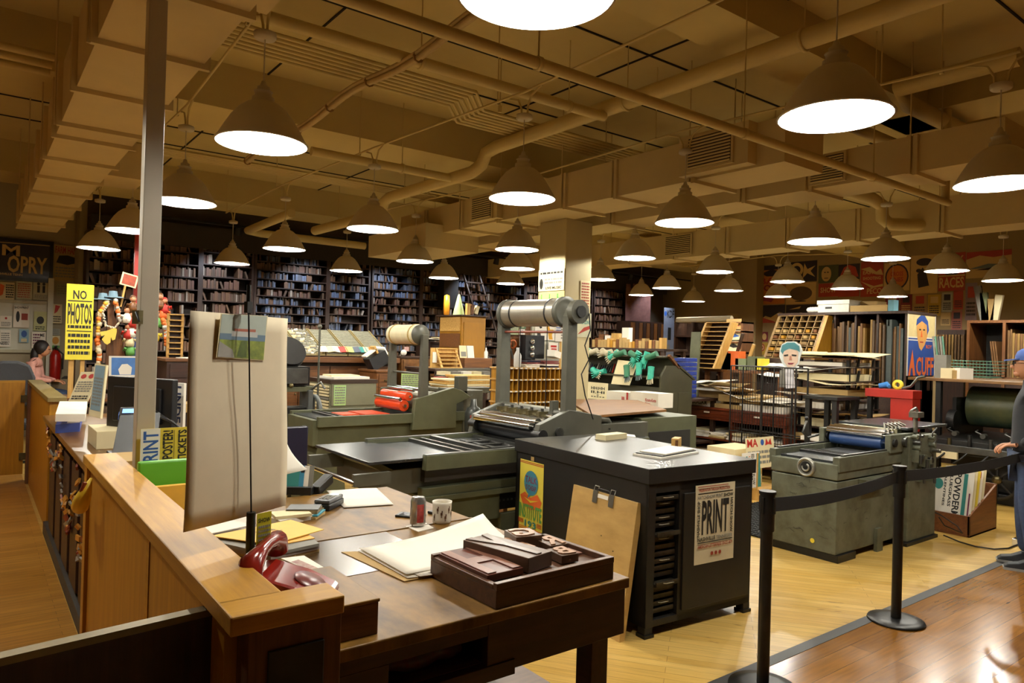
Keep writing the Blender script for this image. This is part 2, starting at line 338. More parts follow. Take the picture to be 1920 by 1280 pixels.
pipe('water_main', [(4.34, 1.0, 3.78), (4.33, 6.05, 3.78), (4.3, 6.2, 3.74), (4.28, 6.25, 3.62), (4.26, 6.4, 3.56), (4.2, 8.2, 3.55), (4.18, 8.3, 3.5), (4.18, 8.34, 3.4), (4.15, 8.5, 3.36), (4.1, 10.4, 3.36)], .068,
     'thick tan pipe stepping down between ceiling and ducts over the presses', hang=[(4.34, 2.6, 3.78), (4.34, 4.2, 3.78), (4.25, 7.4, 3.55)])
pipe('water_main', [(3.3, 9.2, 3.36), (3.35, 11.2, 3.36), (3.6, 11.35, 3.36), (5.4, 11.4, 3.36)], .06, 'thick tan pipe close to the type shelves, bending to follow the back wall')
pipe('water_main', [(2.6, 6.75, 3.55), (8.5, 6.75, 3.55)], .045, 'thin tan pipe crossing above the square pillar toward the poster wall', hang=[(3.6, 6.75, 3.55)])
pipe('cross_pipe', [(5.9, 3.25, 3.75), (11.8, 3.25, 3.75)], .05, 'thin branch pipe near the ceiling above the crowd barrier')
pipe('branch_pipe', [(6.0, 1.9, 3.9), (6.0, 2.75, 3.9), (6.3, 2.8, 3.85), (8.5, 2.8, 3.85)], .07, 'bent thick tan pipe in the upper corner above the barrier walkway')
pipe('wall_pipe', [(6.9, 4.1, 3.55), (8.3, 4.1, 3.55), (8.6, 4.1, 3.5), (8.62, 4.1, 3.35), (8.8, 4.1, 3.3), (9.4, 3.7, 3.3)], .075, 'thick pipe with swan neck elbows behind the lamp over the barrier')
for i in range(7):
    y = 5.15+.075*i
    pipe('conduit', [(1.05, y, 3.9), (3.45, y, 3.9), (3.7, y+.25, 3.86), (4.2, y+.25, 3.86), (7.5, y+.25, 3.86)], .017, 'thin conduit, %s of the seven in the flat bank above the presses' % ORD[i], 'conduit', 'conduits in the bank above the presses', 6)
for i in range(5):
    y = 8.3+.075*i
    pipe('conduit', [(1.05, y, 3.7), (9.5, y, 3.7)], .017, 'thin conduit, %s of the five in the far bank before the type shelves' % ORD[i], 'conduit', 'conduits in the far bank', 6)
for i in range(4):
    pts = []
    for k in range(9): t = k/8; pts.append((-1.6+t*2.0, 5.1+.1*i-.1*t, 3.85-.22*(1-math.cos(math.pi*max(0, .65-t)/.65*.5))*1.0))
    pipe('conduit', pts, .02, 'bent conduit, %s of four in the curved bank left of the wide duct' % ORD[i], 'conduit', 'curved conduits left of the wide duct', 6)
for i in range(3):
    pipe('conduit', [(-2.8, 6.3+.2*i, 3.75), (.44, 6.3+.2*i, 3.75)], .03, 'straight conduit, %s of three behind the curved bank left of the duct' % ORD[i], 'conduit', 'straight conduits left of the wide duct', 6)
b = MB(); pts = [(2.36, y, 3.66-.03*math.sin((y-2)*3.3)) for y in [2.0+.25*i for i in range(25)]]
for dx, dz, rr in ((0, 0, .022), (.03, .012, .018), (-.012, .03, .018)): b.tube([(p[0]+dx, p[1], p[2]+dz) for p in pts], rr, mat('wire_sleeve', '#b8a070', .7), 6)
for p in pts[::3]: b.cyl((p[0]+.005, p[1]-.005, p[2]+.01), (p[0]+.005, p[1]+.005, p[2]+.01), .043, mat('cable_tie', '#94744a', .7, var=0), n=8)
b.build('cable_bundle', None, 'thick bundle of taped wires sagging diagonally under the ceiling', 'cable')
for (x, y, z0) in ((3.6, 5.0, 3.75), (5.4, 2.6, 3.6), (7.3, 5.3, 3.6)):
    b = MB(); b.cyl((x, y, z0), (x, y, ZC), .006, paint_pipe, n=6); b.cyl((x, y, z0-.03), (x, y, z0+.03), .016, paint_pipe, n=8)
    b.build('threaded_rod', None, 'thin bare rod hanging from the ceiling panels', 'rod', 'loose ceiling rods')
# ---------------------------------------------------------------- pendant lamps
LAMPS = [(1005, -10), (1565, 220), (491, 270), (1873, 345), (345, 380), (979, 373), (1283, 418), (699, 430), (247, 433), (185, 466), (435, 494), (533, 467), (649, 508), (778, 490), (832, 521), (969, 468), (970, 504), (957, 532), (1125, 524), (1190, 484), (1527, 453), (1660, 485), (1775, 508), (1880, 526), (1476, 528), (1458, 556), (1588, 541), (1673, 556), (1340, 510), (1366, 545), (1300, 565), (1250, 540), (1202, 553)]
WHERE = ['biggest lamp, cut by the top edge, above the desk papers', 'large lamp above the crowd barrier and grey-green press', 'large lamp just beside the white metal post over the hanging sheet', 'lamp cut by the right edge above the man in the cap',
 'lamp touching the white metal post on its inner side', 'lamp in front of the thick duct, above the steel drum press', 'lamp under the louvred duct beside the pillar', 'lamp above the far press with the cream drum', 'lamp half hidden behind the white metal post',
 'lamp left of the white metal post beside the poster alcove', 'small, above the hanging sheet, lowest before the left type shelves', 'before the type shelves, above the right corner of the hanging sheet', 'small lamp before the middle type shelves', 'lamp below the duct end, over the cream drum',
 'small lamp above the golden wooden cupboard', 'lamp just left of the pillar, topmost of three in a column', 'lamp left of the pillar, middle of three in a column', 'small lamp left of the pillar, lowest of three in a column', 'small lamp touching the right edge of the pillar', 'lamp right of the pillar above the glove rack',
 'lamp under the second duct, above the teal-haired portrait', 'lamp above the long row of upright galley boards', 'lamp in front of the RACES poster', 'lamp at the far right before the aeroplane poster', 'lamp before the first circus poster, upper of a stacked pair', 'small lamp, lower of a stacked pair before the first poster',
 'lamp before the red bird poster above the white box', 'small lamp just above the cardboard boxes', 'lamp over the leaning ladder-like rack, right of the pillar', 'small lamp beside the wall pilaster', 'smallest lamp before the bare grey wall', 'small lamp above the blue trays', 'tiny lamp at the end of the type shelves']
t0 = thing('pendant_lamp', 'x', 'lamp', (0, 0, 2.8))
prof = [(.250, 0), (.247, .012), (.232, .035), (.205, .085), (.172, .14), (.132, .19), (.092, .222), (.060, .235)]
b = MB(); b.lathe(prof, (0, 0, 0), shade_out, 40); b.lathe([(.250, 0), (.256, .003), (.250, .008)], (0, 0, 0), shade_out, 40); b.build('lamp_shade', t0, world=False)
b = MB(); b.lathe([(r-.004, z-.0015) for r, z in prof], (0, 0, 0), shade_in, 40); b.build('shade_lining', t0, world=False)
b = MB(); b.lathe([(.0605, .232), (.060, .262), (.046, .268), (.046, .292), (.052, .296), (.034, .303), (.034, .322), (.020, .328), (.012, .355), (.0001, .356)], (0, 0, 0), shade_out, 24); b.build('socket_cap', t0, world=False)
b = MB(); b.lathe([(.0001, .085), (.022, .092), (.036, .118), (.034, .150), (.022, .19), (.02, .235)], (0, 0, 0), bulbm, 16); b.build('bulb', t0, world=False)
b = MB(); b.cyl((0, 0, .35), (0, 0, .60), .004, shade_out, n=6); b.build('cord', t0, world=False)
b = MB(); b.lathe([(.0001, .592), (.055, .594), (.062, .602), (.062, .628), (.03, .64), (.0001, .641)], (0, 0, 0), shade_out, 24); b.build('canopy', t0, world=False)
b = MB(); b.tube([(0, -.035, .63), (0, -.04, .69), (0, -.08, .76), (0, -.2, .80)], .008, paint_pipe, 6); b.tube([(0, .035, .63), (0, .04, .69), (0, .08, .76), (0, .2, .80)], .008, paint_pipe, 6); b.build('feed_conduit', t0, world=False)
ld = bpy.data.lights.new('lamp_light', 'POINT'); ld.energy = LAMP_W; ld.color = LAMP_COL; ld.shadow_soft_size = .03
lo = bpy.data.objects.new('lamp_light', ld); COL.objects.link(lo); lo.parent = t0; lo.location = (0, 0, .055)
cols = {}
for i, ((x, y), wh) in enumerate(zip(LAMPS, WHERE)):
    P = atz(x, y, 2.8); c = copy_tree(t0, None, 'tan dome pendant lamp, '+wh, P, 0, 'dome pendant lamps') if i else t0
    if not i: t0.location = P; t0['label'] = 'tan dome pendant lamp, '+wh; t0['group'] = 'dome pendant lamps'
    cols.setdefault(min((1.3, 3.15, 4.85, 6.4, 8.1, 9.8, 11.5, 13.2), key=lambda q: abs(q-P.x)), []).append(P)
for X, Y in ((6.8, 1.72), (8.5, 1.72), (-.4, 4.0), (-.4, 7.0)): copy_tree(t0, None, 'tan dome pendant lamp outside the picture over the walkway', (X, Y, 2.8), 0, 'lamps over the walkway')
for X, L in cols.items():
    L.sort(key=lambda p: p.y); pts = []
    if True:
        for p in L: pts.append((p.x, p.y, 3.605))
        pts = [(L[0].x, L[0].y-.1, 3.605)] + pts + [(L[-1].x, L[-1].y+.4, 3.605)]
        pipe('lamp_conduit', pts, .010, 'thin conduit over the dome lamps, %s such row counting from the honey partition' % ORD[min(8, sorted(cols).index(X))], 'conduit', 'conduits feeding the pendant lamps', 6, hang=[(p.x, p.y+.35, 3.605) for p in L])
# cool spot track that grazes the type shelves
t = thing('track_light', 'dark track of small cool spot lights above the type shelves', 'light', (6.5, 11.9, 3.5))
b = MB(); b.box(1.8, 14.8, 11.88, 11.92, 3.5, 3.53, iron)
b.build('track', t)
sd = bpy.data.lights.new('spot_light', 'SPOT'); sd.energy = 55; sd.color = (.78, .86, 1); sd.spot_size = 1.5; sd.spot_blend = .6; sd.shadow_soft_size = .03
for x in (3.4, 5.0, 6.6, 8.6, 10.6, 12.6, 14.2):
    h = thing('spot_head', None, None, (x, 11.9, 3.5)); h.parent = t; h.location = (x-6.5, 0, 0)
    b = MB(); b.cyl((x, 11.9, 3.5), (x, 11.94, 3.38), .05, iron, r2=.06, n=14); b.build('spot_housing', h)
    so = bpy.data.objects.new('spot_light', sd); COL.objects.link(so); so.parent = h; so.location = (0, .06, -.14); so.rotation_euler = (math.radians(38), 0, 0)
# ================================================================ partition, gates, counter
oak_edge = mat('gate_edge_wood', '#7d6b3a', .5, var=.2, scale=8)
t = thing('wood_partition', 'honey wood partition wall with a wide flat cap, nearest the desk', 'partition', (.48, 2.6, 0))
b = MB(); b.box(.44, .53, 1.55, 3.70, 0, 1.11, oakz); b.build('panel', t, bevel=.002)
for y in (2.35,): b = MB(); b.box(.437, .44, y-.02, y+.02, .02, 1.10, oak); b.build('batten', t)
b = MB(); b.box(.425, .54, 3.66, 3.74, 0, 1.11, oakz); b.build('end_post', t, bevel=.003)
b = MB(); b.box(.42, .555, 1.53, 3.76, 1.11, 1.15, oak); b.build('cap', t, bevel=.004)
b = MB(); b.box(.42, .66, 1.44, 1.54, 1.11, 1.15, oakx); b.build('corner_cap', t, bevel=.004)
b = MB(); b.box(.46, .66, 1.455, 1.53, 0, 1.11, mwoodz); b.box(.50, .62, 1.449, 1.456, .05, 1.06, mat('corner_panel_dark', '#1d2020', .6)); b.build('corner_post', t, bevel=.002)
t = thing('swing_gate', 'swing gate with shade-coloured face and lit-coloured top edge, hinged to the near partition', 'gate', (.41, 1.48, 0))
A = atz(412, 1128, 1.10); B = atz(0, 1222, 1.10); d = (B-A).normalized(); B = A+d*.72; n = Vector((d.y, -d.x, 0))*.032
if n.y > 0: n = -n
b = MB(); b.ext([(A.x, A.y, .12), (B.x, B.y, .12), (B.x, B.y, 1.085), (A.x, A.y, 1.085)], n, dwoodz); b.build('leaf', t)  # shade on the camera side is painted in as dark wood
b = MB(); b.ext([(A.x, A.y, 1.085), (B.x, B.y, 1.085), (B.x, B.y, 1.10), (A.x, A.y, 1.10)], n, oak_edge); b.build('top_edge', t)  # top edge carries its lit green-brown tone as colour
hg = mat('old_brass', '#6b6142', .35, .8, var=.3, scale=20)
b = MB(); h = A+n*.5+Vector((.012, 0, 0)); b.cyl((h.x, h.y, .98), (h.x, h.y, 1.12), .012, hg, n=12); b.ball((h.x, h.y, 1.125), .014, hg)
b.ob((h.x-.028, h.y-.012, 1.05), (.05, .006, .11), hg, math.atan2(d.y, d.x)); b.ob((h.x, h.y, 1.107), (.07, .05, .005), hg, math.atan2(d.y, d.x)); b.build('hinge', t)
# low side wall running back, with cap, and the far gate
t = thing('wood_partition', 'farther honey wood partition beyond the counter, leading to the office chair', 'partition', (.6, 8.6, 0))
b = MB(); b.box(.55, .64, 7.25, 9.90, 0, 1.11, oakz); b.build('panel', t)
b = MB(); b.box(.53, .67, 7.2, 9.93, 1.11, 1.15, oak_edge); b.build('cap', t, bevel=.004)
b = MB(); b.box(.52, .66, 9.62, 9.72, 0, 1.13, mwoodz); b.build('gate_post', t)
t = thing('swing_gate', 'far honey wood swing gate in front of the office chair', 'gate', (0, 9.75, 0))
b = MB(); b.box(-.75, .50, 9.72, 9.76, .1, 1.13, oakz); b.build('leaf', t)
b = MB(); b.box(-.75, .50, 9.715, 9.765, 1.13, 1.155, oakx); b.build('top_edge', t)
for z in (.3, .95): b = MB(); b.box(.46, .56, 9.70, 9.715, z-.04, z+.04, hg); b.build('hinge', t)
# service counter between the two partitions
t = thing('service_counter', 'dark panelled counter with a shiny brown top behind the near partition', 'counter', (.85, 5.4, 0))
ctop = mat('counter_top_laminate', '#6e4a20', .3, 0, var=.2, scale=3)
CT = 1.0
b = MB(); b.box(.56, 1.25, 3.78, 7.2, 0, CT-.04, walnuty); b.build('body', t)
b = MB(); b.box(.50, 1.28, 3.78, 7.2, CT-.04, CT, ctop); b.build('top', t, bevel=.006)
for y in (4.2, 4.7, 5.2, 5.7, 6.2, 6.7): b = MB(); b.box(.54, .56, y-.18, y+.18, .12, .88, walnuty); b.build('panel', t, bevel=.004)
b = MB(); b.box(.525, .56, 3.8, 7.2, 0, .1, mat('scuffed_kick', '#3d3830', .6, var=.3)); b.build('kick_board', t)
# garlands hung on the counter front and banana shape on the partition
gm = [mat('garland_orange', '#c98a2c', .5), mat('garland_grey', '#8d877a', .5), mat('garland_red', '#8c3a1c', .5)]
for k, (ya, yb, za, zb, nm) in enumerate(((7.0, 5.9, .95, .75, 'far swag of paper garland on the dark counter front'), (5.9, 4.9, .9, .6, 'middle swag of paper garland on the dark counter front'), (4.9, 4.1, .92, .55, 'near swag of gold and silver garland on the dark counter front'))):
    b = MB()
    for i in range(34):
        q = i/33; y = ya+(yb-ya)*q; z = za-(za-zb)*math.sin(math.pi*q) - .25*abs(math.sin(2.5*math.pi*q))*(k+1)/3
        b.ob((.522, y, z), (.012, .05, .03), RND.choice(gm), RND.uniform(-.5, .5), RND.uniform(-.6, .6), RND.uniform(-.9, .9))
    b.build('garland', None, nm, 'garland', 'garlands on the counter front')
by = mat('banana_yellow', '#f0c832', .5, var=.1); P = atx(172, 925, .42)
b = MB(); pts = []; 
for i in range(9):
    q = i/8; a = -1.9+q*2.3; pts.append((.40-.03*math.sin(math.pi*q), P.y-.18*math.cos(a)+.03, P.z+.05+.10*math.sin(a)))
b.tube(pts, [.006, .018, .027, .032, .033, .031, .025, .015, .005], by, 10)
b.tube([(p[0]-.012, p[1]-.008, p[2]+.016) for p in pts[1:-1]], .008, gm[2], 6)
b.build('banana_decoration', None, 'yellow banana shaped decoration stuck on the near honey partition', 'decoration')
for i, (y, z) in enumerate(((3.84, .86), (3.92, .84), (4.0, .85), (4.08, .84))):
    b = MB(); b.tube([(.50, y, z+.03), (.49, y-.01, z-.01), (.485, y-.03, z-.045)], [.006, .014, .004], by, 8); b.build('banana_decoration', None, 'small yellow paper banana dangling at the end of the counter', 'decoration', 'small bananas on the garland')
b = MB(); P = atz(283, 640, 1.7)
X, Y = atz(262, 825, 1.0).x, 0
cx, cy = .625, 3.52
b = MB(); b.box(cx-.038, cx+.038, cy-.038, cy+.038, 0, 3.2, mat('white_post_paint', '#b4ab98', .45, var=.03)); b.box(cx-.06, cx+.06, cy-.06, cy+.06, 0, .02, paint_wall)
b.build('support_post', None, 'square white metal post standing behind the partition under the wide duct', 'post', bevel=.004)
b = MB(); b.ob((cx-.045, cy-.03, 1.78), (.02, .05, .06), hg, .4); b.tube([(cx-.05, cy-.05, 1.78), (cx-.06, cy-.08, 1.80), (cx-.05, cy-.1, 1.76)], .005, iron, 6); b.build('spring_clip', None, 'small metal clip fastened to the white metal post', 'clip')
# ---------------------------------------------------------------- things on the counter
def flat(name, px, z, th, m, label, cat, els=None, group=None):
    """sheet lying at height z; px = four photo points (near-left, near-right, far-right, far-left)"""
    pts = [atz(x, y, z) for x, y in px]; b = MB(); b.ext(pts, (0, 0, -th), m)
    if els:
        o, u, v = pts[0], pts[1]-pts[0], pts[3]-pts[0]
        for i, e in enumerate(els):
            if e[0] == 't': b.text(e[1], o+u*e[2]+v*e[3]+ZD*.001, u, v, e[4]-e[2], e[5]-e[3], e[6], .02)
            elif e[0] == 'r': b.add([o+u*x+v*y+ZD*(.0008+.0003*i) for x, y in ((e[1], e[2]), (e[3], e[2]), (e[3], e[4]), (e[1], e[4]))], [(0, 1, 2, 3)], e[5])
    return b.build(name, None, label, cat, group)
# computer monitor seen from behind
mx, my = 1.13, 4.75
t = thing('computer_monitor', 'large black computer monitor on the counter behind the white metal post', 'monitor', (mx, my, CT))
A = aty(200, 760, 5.25); B = aty(322, 760, 4.75); zt = aty(300, 712, 4.75).z
u = Vector((B.x-A.x, B.y-A.y, 0)); L = u.length; u.normalize(); n = Vector((u.y, -u.x, 0))
o = Vector((A.x, A.y, CT+.10)); hgt = max(.3, zt-CT-.10)
b = MB(); b.ext([o, o+u*L, o+u*L+ZD*hgt, o+ZD*hgt], n*-.045, blackp); b.ext([o+u*.08+ZD*.05, o+u*(L-.08)+ZD*.05, o+u*(L-.08)+ZD*(hgt-.06), o+u*.08+ZD*(hgt-.06)], n*.02, blackp); b.build('screen_body', t, bevel=.006)
c = o+u*L*.5-n*.02
b = MB(); b.ext([c-u*.05+ZD*.1, c+u*.05+ZD*.1, c+u*.05-ZD*.09, c-u*.05-ZD*.09], n*.04, blackp); b.build('stand_neck', t)
b = MB(); c.z = CT+.004; b.lathe([(.0001, .02), (.08, .014), (.13, .0), (.13, -.003)], c, blackp, 24); b.build('stand_base', t)
# point of sale terminal
t = thing('pos_terminal', 'slanted dark card terminal with a small lit display near the end of the counter', 'terminal', (.72, 4.35, CT))
tm = mat('terminal_grey', '#3c3e40', .45, var=0); lcd = mat('lit_display', '#6f9be8', .3, var=0, emit=1.2)
A = Vector((.555, 3.98, CT+.03)); B = Vector((.66, 4.4, CT+.27)); d = (B-A).normalized(); r = Vector((1, -.1, 0)).normalized(); nn = r.cross(d).normalized()
b = MB(); b.ext([A, A+r*.20, B+r*.20, B], nn*-.03, tm); b.build('keyboard_panel', t, bevel=.004)
b = MB(); b.ext([B-r*.005-d*.02, B+r*.10-d*.02, B+r*.10+d*.06, B-r*.005+d*.06], nn*-.06, blackp); b.build('display_housing', t, bevel=.003)
b = MB(); q = B+nn*.002; b.add([q+r*.01, q+r*.07, q+r*.07+d*.04, q+r*.01+d*.04], [(0, 1, 2, 3)], lcd); b.add([B-r*.0065+d*.0-nn*.01, B-r*.0065+d*.035-nn*.01, B-r*.0065+d*.035-nn*.045, B-r*.0065-nn*.045], [(3, 2, 1, 0)], lcd); b.build('display', t)
b = MB(); b.box(.62, .98, 4.0, 4.35, CT, CT+.035, blackp); b.box(.60, .95, 4.05, 4.4, CT+.035, CT+.07, tm); b.build('base', t, bevel=.003)
b = MB(); b.tube([(.62, 4.0, CT+.03), (.70, 3.93, CT+.02), (.82, 3.90, CT+.015), (.95, 3.86, CT+.012), (1.1, 3.84, CT+.01)], .006, mat('blue_cable', '#26357a', .5, var=0), 6); b.build('cable', None, 'blue network cable lying in front of the dark card terminal', 'cable')
b = MB(); b.tube([(.98, 4.3, CT+.03), (1.02, 4.45, CT+.12), (.95, 4.5, CT+.2), (.9, 4.7, CT+.22), (.86, 4.9, CT+.3)], .007, blackp, 6); b.tube([(.97, 4.33, CT+.03), (1.05, 4.4, CT+.1), (1.0, 4.6, CT+.16), (.9, 4.85, CT+.25)], .007, blackp, 6); b.build('cable', None, 'looping black cables between card terminal and monitor', 'cable')
# tilted display boards and papers (left end of counter)
bluegrey = mat('display_board_blue', '#7d97a3', .6, var=.15, scale=5)
def atd(x, y, D): return CAM+_ray(x, y)*(D/F_PX)
A, B_, T_ = atd(166, 779, 3.80), atd(187, 784, 3.72), atd(178, 681, 3.92)
poster('display_board', A, B_-A+Vector((.0, -.0, 0)), T_-A, .14, (T_-A).length, cream, [('r', .08, .12, .92, .97, bluegrey), ('l', .14, .2, .86, .75, 9, greyp)], 'tilted blue-grey display board leaning over the card terminal', 'board', th=.012)
A, B_, T_ = atd(128, 752, 4.9), atd(166, 752, 4.85), atd(152, 697, 5.0)
poster('price_card', A, B_-A, T_-A, .17, (T_-A).length, cream, [('e', .25, .84, .14, .08, red), ('e', .65, .84, .14, .08, red), ('l', .1, .3, .9, .68, 5, greyp), ('l', .1, .05, .9, .2, 2, black)], 'cream price card with red emblems leaning behind the blue-grey board', 'card', th=.004)
A = aty(204, 706, 6.2); poster('framed_print', A, (1, 0, 0), (0, .12, 1), .21, .16, white, [('r', .08, .08, .92, .92, mat('print_blue', '#3f72b5', .5, var=.2, scale=14)), ('p', [(.35, .1), (.3, .35), (.42, .6), (.6, .62), (.75, .45), (.72, .1)], white)], 'small blue print of a white hand in a white frame, behind the monitor', 'print', th=.012)
flat('paper_stack', [(104, 776), (160, 776), (164, 752), (112, 752)], CT+.16, .05, white, 'stack of white papers on the left end of the counter', 'papers')
b = MB(); b.box(.62, .86, 4.95, 5.35, CT, CT+.11, cream); b.build('paper_tray', None, 'low cream letter tray under the papers at the left end of the counter', 'tray', bevel=.003)
flat('leaflet_stack', [(104, 796), (150, 793), (156, 770), (116, 772)], CT+.06, .06, mat('leaflet_blue', '#3c50a0', .5), 'small stack of blue and white leaflets beside the card terminal', 'leaflets', [('r', .45, .05, .98, .95, white)])
P = aty(329, 760, 5.0)
poster('signboard', Vector((aty(321, 796, 5.0).x, 5.0, CT)), (.5, -.86, 0), (0, 0, 1), .10, .40, white, [('D', 'UNDEAN', .2, .05, .8, .95, mat('navy_ink', '#333a5c', .6))], 'narrow white sign with vertical dark letters right of the monitor', 'sign', th=.02)
b = MB()
for i in range(5): b.box(1.30, 1.62, 4.75, 5.1, 1.0-.2+i*.05, 1.0-.2+i*.05+.042, RND.choice([kraft, mwood, cream, mwood]))
b.box(1.30, 1.34, 4.75, 5.1, 0, .8, mwoodz); b.box(1.58, 1.62, 4.75, 5.1, 0, .8, mwoodz)
b.build('stack_of_wood_cases', None, 'low pile of brown cases on legs right of the monitor', 'cases', bevel=.002)
P = atz(98, 680, 1.2)
# NO PHOTOS sign on stakes
A = aty(121, 674, 9.0); ys = yellow
poster('yard_sign', A, (1, 0, 0), (0.0, 0, 1), .255, .82, mat('sign_yellow', '#e3d238', .5, var=.04), [('t', 'NO', .24, .80, .74, .92, black), ('t', 'PHOTOS', .06, .47, .94, .75, black), ('r', .05, .77, .95, .785, black), ('l', .08, .40, .92, .47, 1, black), ('l', .1, .05, .9, .36, 4, black), ('r', .05, .375, .95, .385, black)],
       'tall yellow NO PHOTOS sign standing left of the leis-draped cutout', 'sign', th=.02)
b = MB(); b.box(A.x+.04, A.x+.09, 9.03, 9.07, 1.0, A.z+.1, pine); b.box(A.x+.15, A.x+.19, 9.03, 9.07, 1.0, A.z+.14, pine); b.build('sign_stakes', None, 'pine stakes holding up the yellow NO PHOTOS sign', 'stakes')
b = MB(); b.box(.75, 2.1, 8.9, 9.6, .96, 1.0, mwood); 
for x in (.78, 2.02): b.box(x, x+.05, 8.95, 9.0, 0, .96, mwoodz); b.box(x, x+.05, 9.5, 9.55, 0, .96, mwoodz)
b.build('display_table', None, 'brown display table carrying the cutout and the toy figures', 'table', bevel=.003)
# cutout with leis
t = thing('wooden_cutout', 'brown wooden cutout board with hats, leis and a yellow hand sign', 'cutout', (1.4, 9.2, 1.0))
q = lambda x, y, Y=9.15: aty(x, y, Y)
b = MB(); b.ext([q(196, 716), q(243, 716), q(238, 690), q(230, 640), q(222, 615), q(214, 590), q(214, 570), q(208, 563), q(201, 566), q(202, 600), q(200, 640)], (0, .03, 0), mwoodz); b.build('board', t)
hat = mat('hat_blue_grey', '#6d8796', .6)
for x, y in ((193, 562), (212, 558)): b = MB(); c = q(x, y); b.lathe([(.0001, .08), (.04, .075), (.05, .015), (.10, .012), (.11, 0)], c, hat, 16); b.build('hat', t)
lei = [mat('lei_orange', '#d8702a', .6), mat('lei_cream', '#d9c9a8', .6), mat('lei_white', '#c9c6bd', .6), mat('lei_yellow', '#e2a93a', .6)]
def lei_string(pts, name, par, cols, r=.022, n=30):
    b = MB(); tot = len(pts)-1
    for i in range(n):
        s = i/(n-1)*tot; k = min(int(s), tot-1); f = s-k; p = Vector(pts[k])*(1-f)+Vector(pts[k+1])*f
        b.ball(p+Vector((RND.uniform(-.006, .006),)*3), r*RND.uniform(.8, 1.2), RND.choice(cols), n=6)
    b.build(name, par)
lei_string([q(200, 566, 9.08), q(186, 590, 9.08), q(183, 640, 9.08), q(186, 662, 9.08), q(184, 700, 9.08)], 'lei', t, [lei[0], lei[3], lei[1]], .03, 36)
lei_string([q(204, 570, 9.05), q(192, 585, 9.05), q(198, 610, 9.05), q(214, 616, 9.05), q(224, 604, 9.05), q(224, 580, 9.05), q(215, 566, 9.05)], 'lei', t, [lei[2], lei[1]], .012, 60)
lei_string([q(216, 564, 9.05), q(222, 585, 9.05), q(226, 600, 9.05)], 'lei', t, [lei[0], lei[2]], .025, 14)
b = MB(); hy = mat('hand_sign_yellow', '#dfc350', .6, var=.05)
b.ext([q(x, y, 9.02) for x, y in ((187, 622), (200, 620), (213, 615), (219, 616), (219, 622), (216, 636), (211, 638), (208, 632), (207, 642), (201, 646), (196, 643), (191, 636), (197, 628), (190, 630))], (0, .02, 0), hy)
b.build('hand_sign', t)
for k, (x, y, cl) in enumerate(((238, 598, white), (240, 628, red), (247, 606, red), (246, 625, white), (249, 577, mwood), (300, 572, mwood), (308, 580, red), (298, 606, green), (305, 590, orange), (290, 632, yellow), (244, 659, green), (243, 642, cream))):
    t = thing('toy_figure', 'small painted toy figure in %s by the white post, %s' % (('white', 'red', 'red', 'white', 'brown', 'brown', 'red', 'green', 'orange', 'yellow', 'green', 'cream')[k], ('just right of the leis', 'low beside the leis', 'half way up the pile', 'under the red one', 'topmost left of the post', 'topmost right of the post', 'wearing a pointed hat', 'under the pointed hat', 'between the hat and the post', 'lying lowest right of the post', 'at the foot of the cutout', 'above the green one')[k]), 'figure', aty(x, y+8, 9.05), 0, 'toy figures around the white post')
    b = MB(); c = BASE[t.name].translation; b.lathe([(.0001, 0), (.045, .005), (.05, .05), (.035, .10), (.02, .115), (.0001, .118)], c, cl, 10); b.build('body', t)
    b = MB(); b.ball(c+ZD*.145, .035, skin, n=10); b.ball(c+ZD*.16+YD*.008, .036, RND.choice((black, mwood, cl)), n=8); b.build('head', t)
    for s in (-1, 1): b = MB(); b.tube([c+Vector((s*.04, 0, .09)), c+Vector((s*.07, -.02, .06)), c+Vector((s*.06, -.04, .09))], .012, cl, 6); b.build('arm', t)
b = MB(); b.box(1.3, 1.95, 9.1, 9.5, 1.0, 1.42, mwoodz)
for i in range(3): b.box(1.32, 1.93, 9.09, 9.1, 1.03+.13*i, 1.13+.13*i, dwood)
b.build('display_crate', None, 'dark wooden crate stacked with toy figures beside the cutout', 'crate')
lei_string([q(306, 598, 9.0), q(312, 620, 9.0), q(313, 645, 9.0)], 'lei_garland', None, [lei[0], lei[2], lei[0]], .03, 26)
o = bpy.data.objects[-1] if False else [x for x in COL.objects if x.name.startswith('lei_garland')][-1]; tag(o, 'orange and white lei hanging right of the white post', 'garland')
# sign on a stick
t = thing('picket_sign', 'small red picture sign on a thin stick above the leis', 'sign', q(225, 570))
b = MB(); b.cyl(q(226, 575), q(235, 535), .012, pine, n=8); b.build('stick', t)
poster('picture', q(224, 532, 9.14), (q(248, 539, 9.14)-q(224, 532, 9.14)), (q(229, 514, 9.14)-q(224, 532, 9.14)), .17, .145, cream, [('r', .1, .1, .9, .9, mat('picture_red', '#8c3a22', .5, var=.4, scale=20))], None, None, parent=t, th=.01)
A = q(278, 670, 8.95); A.z = 1.0; poster('framed_print', A, (1, -.1, 0), (.03, .1, 1), .20, .21, cream, [('r', .05, .04, .95, .96, mat('print_orange', '#cf5534', .5)), ('t', 'Print', .3, .2, .7, .32, cream)], 'orange framed print leaning on the table right of the white post', 'print', th=.02)
# tall narrow object behind post
b = MB(); c = q(257, 520, 9.3); b.box(c.x-.03, c.x+.03, 9.3, 9.36, 1.0, c.z+.55, mat('banner_red', '#a8322a', .6)); b.box(c.x-.028, c.x+.032, 9.295, 9.3, 1.4, 1.75, mat('banner_blue', '#33509a', .6)); b.build('banner_strip', None, 'narrow red and blue upright strip peeking out behind the white post', 'banner')
